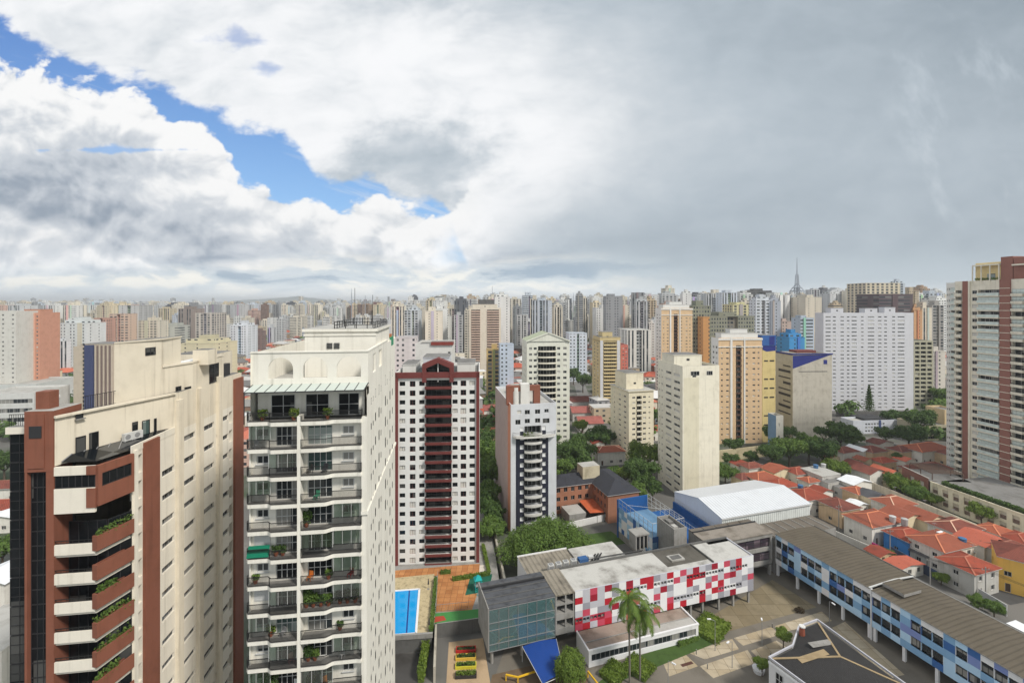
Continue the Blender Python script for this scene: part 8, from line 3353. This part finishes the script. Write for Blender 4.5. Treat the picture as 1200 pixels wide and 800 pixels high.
FAR_LIST = [
    # x0, x1, ytop, Y, colour, pattern, label
    (47, 57, 382, 420, (166, 140, 130), 2, 'narrow rose brown tower right of the salmon tower'),
    (57, 70, 400, 400, (214, 216, 216), 2, 'white tower with slim stripes between the salmon and beige towers'),
    (70, 101, 379, 430, (216, 220, 218), 0, 'broad white tower with fine window columns above the beige office tower'),
    (110, 127, 373, 470, (192, 150, 132), 0, 'reddish tower with a pale side above the navy striped office'),
    (128, 150, 368, 500, (208, 182, 162), 3, 'pinkish tower with stacked balconies'),
    (139, 163, 358, 560, (190, 190, 188), 6, 'tall grey slab topping the left skyline'),
    (162, 185, 376, 520, (216, 208, 190), 3, 'cream tower with a dark capped roof box'),
    (186, 209, 382, 540, (188, 190, 182), 1, 'grey tower with open floors at its left half'),
    (209, 228, 362, 600, (150, 138, 130), 2, 'taupe striped tower left of the balconied beige one'),
    (229, 251, 367, 560, (200, 192, 182), 4, 'beige tower with dark balcony stacks and a notched top'),
    (210, 252, 403, 330, (214, 206, 174), 6, 'low cream penthouse block behind the white flat roof'),
    (270, 291, 382, 520, (220, 224, 228), 0, 'broad white slab over the park trees'),
    (299, 307, 388, 560, (132, 110, 104), 0, 'small mauve brown tower near the park trees'),
    (313, 321, 384, 700, (196, 200, 202), 2, 'slim grey tower above the arched roof, left one'),
    (462, 477, 364, 520, (196, 202, 206), 4, 'left one of a grey twin pair with dark balconies'),
    (477, 491, 364, 525, (200, 206, 210), 4, 'right one of a grey twin pair with dark balconies'),
    (463, 487, 396, 260, (216, 208, 206), 0, 'white and pink latticed tower behind the maroon tower'),
    (492, 507, 368, 600, (210, 212, 210), 2, 'pale tower with slim stripes right of the grey twins'),
    (508, 528, 371, 560, (214, 214, 208), 2, 'white tower with a dark right side, above the red cornice'),
    (528, 545, 380, 640, (190, 196, 196), 2, 'grey green tower left of the tall cream tower'),
    (570, 586, 410, 330, (196, 168, 112), 4, 'low tan tower with heavy balconies in front of the tall cream tower'),
    (586, 602, 404, 318, (196, 208, 222), 0, 'bluish white tower left of the pediment tower'),
    (597, 606, 352, 760, (138, 126, 104), 6, 'slim olive brown tower rising above the skyline'),
    (607, 634, 377, 620, (212, 214, 214), 1, 'white slab left of the pediment peak'),
    (616, 633, 360, 800, (150, 156, 160), 6, 'grey tower with a dark patterned upper wall'),
    (636, 672, 376, 640, (220, 220, 214), 1, 'long white slab above the pediment'),
    (662, 670, 350, 950, (88, 92, 100), 2, 'dark slender tower at the middle of the skyline'),
    (672, 682, 372, 820, (120, 124, 130), 0, 'dark grey block right of the long white slab'),
    (667, 688, 391, 400, (212, 220, 228), 0, 'bluish white tower with small windows right of the pediment tower'),
    (705, 733, 362, 620, (206, 206, 200), 4, 'pale tower with dark balcony recesses behind the gold tower'),
    (735, 763, 387, 400, (224, 222, 214), 2, 'white tower with vertical ribs behind the squat cream tower'),
    (753, 767, 379, 520, (214, 208, 200), 0, 'cream tower left of the taller peach tower'),
    (736, 752, 376, 600, (220, 216, 206), 1, 'low white slab over the gold tower crown'),
    (743, 753, 351, 1000, (206, 212, 216), 2, 'white skyline tower over the gold tower'),
    (812, 833, 359, 345, (140, 142, 122), 5, 'olive green gridded slab right of the taller peach tower'),
    (833, 884, 371, 350, (144, 144, 126), 5, 'long olive gridded block behind the orange wall'),
    (824, 831.5, 372, 335, (206, 150, 92), 6, 'tall bare orange wall between the peach towers'),
    (859, 884, 357, 480, (212, 206, 160), 4, 'yellowish tower above the olive block'),
    (844, 862, 349, 560, (156, 162, 168), 1, 'grey banded tower topping the olive block'),
    (874, 910, 343, 620, (92, 92, 92), 5, 'dark topped block above the white ribbed tower'),
    (886, 904, 352, 420, (214, 218, 222), 3, 'white half of a two tone tower behind the blue roof box'),
    (904, 915, 353, 418, (176, 180, 188), 6, 'blank grey half beside the white half of the two tone tower'),
    (916, 926, 349, 640, (120, 108, 104), 0, 'brown left third of the striped tower under the mast'),
    (926, 934, 347, 645, (204, 204, 202), 6, 'pale middle third of the striped tower under the mast'),
    (934, 941, 350, 642, (108, 98, 98), 0, 'brown right third of the striped tower under the mast'),
    (916, 928, 377, 420, (206, 184, 172), 0, 'pinkish block right of the two tone tower'),
    (925, 943, 396, 330, (70, 150, 206), 6, 'bright blue roof box behind the concrete block'),
    (938, 954, 373, 400, (186, 198, 210), 1, 'pale blue grey block left of the white slab'),
    (941, 960, 350, 800, (202, 202, 198), 3, 'pale tower left of the slab roof'),
    (960, 982, 348, 820, (196, 194, 188), 4, 'beige tower just above the slab roof'),
    (1015, 1055, 332, 480, (214, 202, 176), 4, 'tall cream tower rising behind the white slab'),
    (1030, 1070, 345, 400, (86, 72, 76), 1, 'dark plum topped tower in front of the tall cream tower'),
    (1074, 1096, 349, 620, (172, 176, 180), 1, 'grey tower right of the plum topped tower'),
    (1071, 1081, 364, 400, (206, 160, 116), 6, 'tan strip tower right of the white slab'),
    (1081, 1092, 361, 405, (220, 210, 190), 2, 'cream strip tower right of the tan strip tower'),
    (1092, 1106, 358, 440, (170, 166, 160), 4, 'grey balconied tower left of the green glazed tower'),
    (1094, 1108, 412, 330, (216, 208, 196), 0, 'small cream block beside the olive lattice'),
]
rr = random.Random(5)
cover = {}


def occlude(xa, xb, yt):
    for x in range(int(xa), int(xb) + 1):
        cover[x] = min(cover.get(x, 9999), yt)


# near things already built hide what is behind them
for xa, xb, yt in ((0, 130, 478), (133, 262, 418), (286, 430, 413), (357, 455, 388), (430, 463, 400), (463, 562, 437), (582, 652, 470), (600, 667, 400), (771, 843, 425), (716, 766, 460), (694, 727, 399),
                   (833, 893, 396), (768, 812, 361), (955, 1070, 366), (893, 909, 405), (909, 975, 415), (1071, 1093, 399), (1109, 1200, 325), (550, 587, 361), (19, 46, 366), (0, 19, 364), (86, 133, 406)):
    occlude(xa, xb, yt)
FARCOL = {}
for x0, x1, yt, Y, col, pi_, lab in FAR_LIST:
    O, r_, w, d, m = far_tower(x0, x1, Y, rr.uniform(-2, 8), yt, C(*col), PATS[pi_][1], rr)
    o = link('distant_tower', m.mesh('distant_tower'), None, (O[0], O[1], 0), r_)
    tag(o, lab, 'tower block', 'towers in the middle of the city')
    FARCOL[lab] = (x0, x1)
for t in FAR_LIST:
    occlude(t[0], t[1], t[2])

# ---- transmission mast on the ridge
Ym = 900.0
pm = at(934, 350, Ym)
root = thing('broadcast_mast', 'steel lattice broadcast mast with a ringed platform on the right skyline', 'mast', (pm.x, pm.y, 0), 0)
zt_, zpf = zat(302, Ym), zat(341, Ym)
SM = plain('mast_steel', C(150, 156, 164), .6)
q = MB()
for sx, sy in ((-1, -1), (1, -1), (1, 1), (-1, 1)):
    q.tube((sx * 7, sy * 7, 30), (sx * 3, sy * 3, zpf), .8, SM, .7, 4)
    q.tube((sx * 3, sy * 3, zpf), (sx * 1.6, sy * 1.6, zpf + (zt_ - zpf) * .5), .8, SM, .6, 4)
for i in range(10):
    z0, z1 = zpf + i * (zt_ - zpf) * .05, zpf + (i + 1) * (zt_ - zpf) * .05
    a, b = 3 - 1.4 * i / 10, 3 - 1.4 * (i + 1) / 10
    q.tube((-a, -a, z0), (b, -b, z1), .4, SM, None, 4)
    q.tube((a, -a, z0), (-b, -b, z1), .4, SM, None, 4)
q.tube((0, 0, zpf + (zt_ - zpf) * .5), (0, 0, zt_), 1.1, SM, .4, 6)
q.build('lattice', root)
q = MB()
q.tube((0, 0, zpf - 1), (0, 0, zpf + 1), 13, SM, 13, 16)
q.tube((0, 0, zpf + 6), (0, 0, zpf + 7), 9, SM, 9, 16)
for i in range(8):
    a = 6.28 * i / 8
    q.tube((13 * cos(a), 13 * sin(a), zpf), (1.6 * cos(a), 1.6 * sin(a), zpf + 15), .4, SM, .3, 4)
    q.tube((15 * cos(a), 15 * sin(a), zpf - 14), (13 * cos(a), 13 * sin(a), zpf), .5, SM, .4, 4)
q.build('platform', root)
for i, (x, yt, yb, lab) in enumerate(((412, 338, 356, 'thin mast left of centre on the skyline'), (428, 346, 356, 'short thin mast beside the left of centre mast'), (577, 335, 352, 'thin mast above the tall cream tower'),
                                      (672, 343, 352, 'thin mast above the dark slender tower'), (741, 345, 356, 'thin mast above the gold tower'))):
    pm = at(x, 355, 1000)
    q = MB()
    zt2 = zat(yt, 1000)
    q.tube((0, 0, 0), (0, 0, zt2 * .7 + 20), 1.0, SM, .8, 4)
    q.tube((0, 0, zt2 * .7 + 20), (0, 0, zt2), .7, SM, .35, 4)
    tag(q.build('antenna_mast', None, (pm.x, pm.y, 0)), lab, 'mast', 'masts on the skyline')

# ---- more towers, each its own, where the photograph shows city
made = 0
cand = []
for i in range(9000):
    Y = 480 * (3300 / 480) ** rr.random()
    x = rr.uniform(-5, 1130)
    if Y < (1000 if 225 < x < 460 else 700 if x < 460 else 500 if x < 770 else 540):
        continue
    wpx = rr.uniform(10, 22) * FPX / Y
    ht = rr.choice([34, 42, 48, 54, 58, 62, 66, 70, 74, 78]) + rr.uniform(-5, 5) + (Y > 1000) * rr.uniform(0, 10) + (x > 780) * (Y > 500) * rr.uniform(0, 12)
    if x < 480:
        ht = min(ht, 66 + (Y > 1200) * 6)
    cand.append((Y, x, wpx, ht))
cand.sort()
cover2 = dict(cover)
spots = []
LANDM = [(45, 'salmon tower'), (110, 'beige and navy tower'), (185, 'cream penthouse'), (262, 'terracotta pier'), (330, 'roof arches'), (405, 'arched tower roof block'), (476, 'grey twin towers'), (513, 'maroon gable'),
         (568, 'tall cream tower'), (618, 'terracotta roof arch'), (643, 'green pediment'), (711, 'gold tower'), (741, 'squat cream tower'), (793, 'taller peach tower'), (828, 'bare orange wall'), (868, 'nearer peach tower'),
         (900, 'blue roof box'), (934, 'broadcast mast'), (1000, 'white slab'), (1050, 'plum topped tower'), (1082, 'olive lattice block'), (1118, 'green glazed tower')]
labels = {}
KEEP = []
for Y, x, wpx, ht in cand:
    yt = 355 + (HC - ht) / Y * FPX
    cols_ = range(int(x - wpx / 2), int(x + wpx / 2) + 1)
    seen = [c for c in cols_ if yt < cover2.get(c, 425) - 1.2]
    if len(seen) < max(2, .35 * len(cols_)):
        continue
    # keep apart from towers already at nearly the same place
    if any(abs(Y - k[0]) < 28 and abs(x - k[1]) < (wpx + k[2]) * .55 for k in KEEP[-60:]):
        continue
    if 655 < x < 700 and Y < 620:
        continue
    if 262 < x < 300 and Y < 900:
        continue
    if len(KEEP) >= 285:
        break
    KEEP.append((Y, x, wpx, ht))
    for c in cols_:
        cover2[c] = min(cover2.get(c, 9999), yt)
for Y, x, wpx, ht in KEEP:
    ci = rr.choices(range(len(SHADES)), SW)[0]
    pk = rr.choice([0, 0, 1, 2, 2, 3, 4, 4, 5, 6])
    jit = rr.uniform(.85, 1.05)
    col = tuple(min(.85, c * jit) for c in C(*SHADES[ci][1]))
    yt = 355 + (HC - ht) / Y * FPX
    O, r_, w, d, m = far_tower(x - wpx / 2, x + wpx / 2, Y, rr.uniform(-12, 14), yt, col, PATS[pk][1], rr)
    o = link('distant_tower', m.mesh('distant_tower'), None, (O[0], O[1], 0), r_)
    lx, lname = min(LANDM, key=lambda L: abs(L[0] - x))
    side = 'above' if abs(lx - x) < 8 else ('left of' if x < lx else 'right of')
    dist = 'nearer' if Y < 900 else 'far' if Y > 1700 else 'hazy'
    tall = 'tall ' if ht > 66 else 'low ' if ht < 42 else ''
    slim = 'slim ' if w < 12 else 'broad ' if w > 18 else ''
    lab = f"{dist} {tall or slim}{SHADES[ci][0]} tower, {PATS[pk][0]}, {side} the {lname}"
    labels.setdefault(lab, []).append(o)
    tag(o, lab, 'tower block', 'towers across the hazy city')
for lab, L in labels.items():
    if len(L) > 1:
        L.sort(key=lambda o: o.location.x / max(1, o.location.y))
        w1 = ['leftmost', 'next', 'third', 'fourth', 'fifth']
        for i, o in enumerate(L):
            extra = ['left one: ', 'right one: '][i] if len(L) == 2 else w1[min(i, 4)] + ' one: '
            o['label'] = ' '.join((extra + lab).replace('hazy ', '').split()[:16]) if len((extra + lab).split()) <= 16 else extra + ' '.join(lab.split()[1:])

# ---- the mass of towers past counting
m = FarMesh()
for i in range(7200):
    Y = 2300 * (8000 / 2300) ** rr.random() if i > 1700 else rr.uniform(700, 2500)
    x = rr.uniform(-150, 1350)
    X_ = K(x) * Y
    w, d = rr.uniform(8, 20), rr.uniform(9, 20)
    ht = rr.choice([20, 30, 40, 46, 52, 58, 62, 66]) + rr.uniform(-6, 8)
    if Y > 2300:
        ht += rr.uniform(0, 26) * (.5 + .5 * sin(x / 60.0)) + (x > 380) * 8 + (x > 700) * rr.uniform(0, 18)
    else:
        ht = min(ht, 44)
    if rr.random() < .02 and Y > 2300:
        ht += 30
    if 655 < x < 700 and Y < 900:
        continue
    ci = rr.choices(range(len(SHADES)), SW)[0]
    jit = rr.uniform(.8, 1.05)
    col = tuple(min(.85, c * jit) for c in C(*SHADES[ci][1]))
    r_ = rr.uniform(-.2, .25)
    pt = PATS[rr.choice([0, 1, 2, 3, 4, 5])][1]
    m.box(-w / 2, 0, w / 2, d, 0, ht, col, pt, r_, X_, Y)
    if rr.random() < .5:
        m.box(-w / 5, d * .2, w / 5, d * .7, ht, ht + rr.uniform(2, 5), col, (.9, 0, 0), r_, X_, Y)
o = link('distant_city', m.mesh('distant_city'))
tag(o, 'hazy mass of pale tower blocks filling the horizon', 'city')
o['kind'] = 'stuff'

# ---- low roofs between the towers past counting
m = FarMesh()
roofs = [(176, 84, 60), (150, 80, 64), (196, 110, 84), (188, 186, 182), (214, 214, 212), (136, 134, 130), (110, 108, 106)]
for i in range(5200):
    Y = 190 * (2300 / 190) ** rr.random()
    x = rr.uniform(-60, 1160)
    if Y < 420 and (560 < x < 600 or 655 < x < 705 or (840 < x and Y < 330) or (690 < x < 900 and Y < 260) or (x < 95 and Y < 300) or (500 < x < 700 and Y < 240)):
        continue
    w, d, ht = rr.uniform(8, 20), rr.uniform(8, 18), rr.choice([4, 5, 6, 7, 9, 12])
    rc = C(*rr.choice(roofs))
    wc = C(*rr.choice(SHADES)[1])
    r_ = rr.choice([-.1, .1, .13, .3]) + rr.uniform(-.05, .05)
    X_ = K(x) * Y
    pt = (.4, .4, .4)
    if rr.random() < .5:
        m.box(-w / 2, 0, w / 2, d, 0, ht, wc, pt, r_, X_, Y, roof=rc)
    else:
        m.box(-w / 2, 0, w / 2, d, 0, ht, wc, pt, r_, X_, Y, roof=rc)
        c, s = cos(r_), sin(r_)
        g = lambda a, b, z: (X_ + a * c - b * s, Y + a * s + b * c, z)
        e = .5
        ri = ht + w * .2
        for pts in ([(-w / 2 - e, -e, ht), (w / 2 + e, -e, ht), (w / 2 - d * .3, d / 2, ri), (-w / 2 + d * .3, d / 2, ri)], [(w / 2 + e, d + e, ht), (-w / 2 - e, d + e, ht), (-w / 2 + d * .3, d / 2, ri), (w / 2 - d * .3, d / 2, ri)],
                    [(-w / 2 - e, d + e, ht), (-w / 2 - e, -e, ht), (-w / 2 + d * .3, d / 2, ri)], [(w / 2 + e, -e, ht), (w / 2 + e, d + e, ht), (w / 2 - d * .3, d / 2, ri)]):
            m.quad([g(*p) for p in pts], [(-100, -100)] * len(pts), rc, (.3, 0, 0))
o = link('distant_houses', m.mesh('distant_houses'))
tag(o, 'low red and grey roofs scattered between the towers', 'houses')
o['kind'] = 'stuff'

# ---- street trees between the towers past counting
q = MB()
for i in range(1500):
    Y = 220 * (1800 / 220) ** rr.random()
    x = rr.uniform(-40, 1140)
    if Y < 420 and ((655 < x < 705) or (840 < x < 980) or (1000 < x < 1060)):
        continue
    k = 60 if Y < 450 else 26 if Y < 900 else 12
    rad = rr.uniform(3, 6)
    hz = rr.uniform(4, 8)
    lm = rr.choice([LEAFD, LEAF, LEAFD])
    cx, cy = K(x) * Y, Y
    for _ in range(k):
        d = Vector((rr.gauss(0, 1), rr.gauss(0, 1), rr.gauss(0, .8))).normalized() * rad * rr.random() ** .4
        s = rad * (.30 if k > 40 else .5 if k > 20 else .75)
        c = Vector((cx, cy, hz)) + d * Vector((1, 1, .75)).x if False else Vector((cx + d.x, cy + d.y, hz + d.z * .75))
        nrm = (d.normalized() + Vector((0, 0, .5))).normalized()
        a = nrm.orthogonal().normalized()
        b = nrm.cross(a)
        q.face([c - a * s, c - b * s * .7, c + a * s, c + b * s * .7], lm)
o = link('street_trees', foliage_tone(q.mesh('street_trees')))
tag(o, 'dark tree crowns between the distant blocks', 'trees')
o['kind'] = 'stuff'

# ---- hills on the horizon
for nm, Y, pts, lab in (('hills', 8600, [(-200, 356), (0, 357), (60, 356), (200, 353), (250, 354), (330, 349), (350, 347), (375, 350), (420, 354), (520, 357)], 1),
                        ('hills', 8900, [(500, 357), (700, 354), (900, 355), (1100, 352), (1400, 354)], 2)):
    q = MB()
    HM = plain('hill_green', (.05, .075, .04), .95)
    P = [at(x, y, Y) for x, y in pts]
    fine_ = []
    for a, b in zip(P, P[1:]):
        for k in range(6):
            t = k / 6
            c = a.lerp(b, t)
            c.z += rr.uniform(-8, 8)
            fine_.append(c)
    for a, b in zip(fine_, fine_[1:]):
        za, zb_ = max(1, a.z), max(1, b.z)
        q.face([(a.x, a.y - 500, .5), (b.x, b.y - 500, .5), (b.x, b.y, zb_), (a.x, a.y, za)], HM)
        q.face([(a.x, a.y + 900, .5), (b.x, b.y + 900, .5), (b.x, b.y, zb_), (a.x, a.y, za)], HM)
    q.build(nm)['kind'] = 'structure'

# ---- the humid air over the city
q = MB()
HZ = bpy.data.materials.new('haze_air')
HZ.use_nodes = True
hn = HZ.node_tree
hn.nodes.clear()
ho = hn.nodes.new('ShaderNodeOutputMaterial')
hv = hn.nodes.new('ShaderNodeVolumePrincipled')
hv.inputs['Color'].default_value = (.95, .98, 1.0, 1)
hv.inputs['Density'].default_value = 0.00018
hv.inputs['Anisotropy'].default_value = .2
hn.links.new(hv.outputs[0], ho.inputs['Volume'])
q.box(-12500, -450, -1.0, 12500, 9400, 168, HZ)
o = q.build('haze')
o['kind'] = 'stuff'
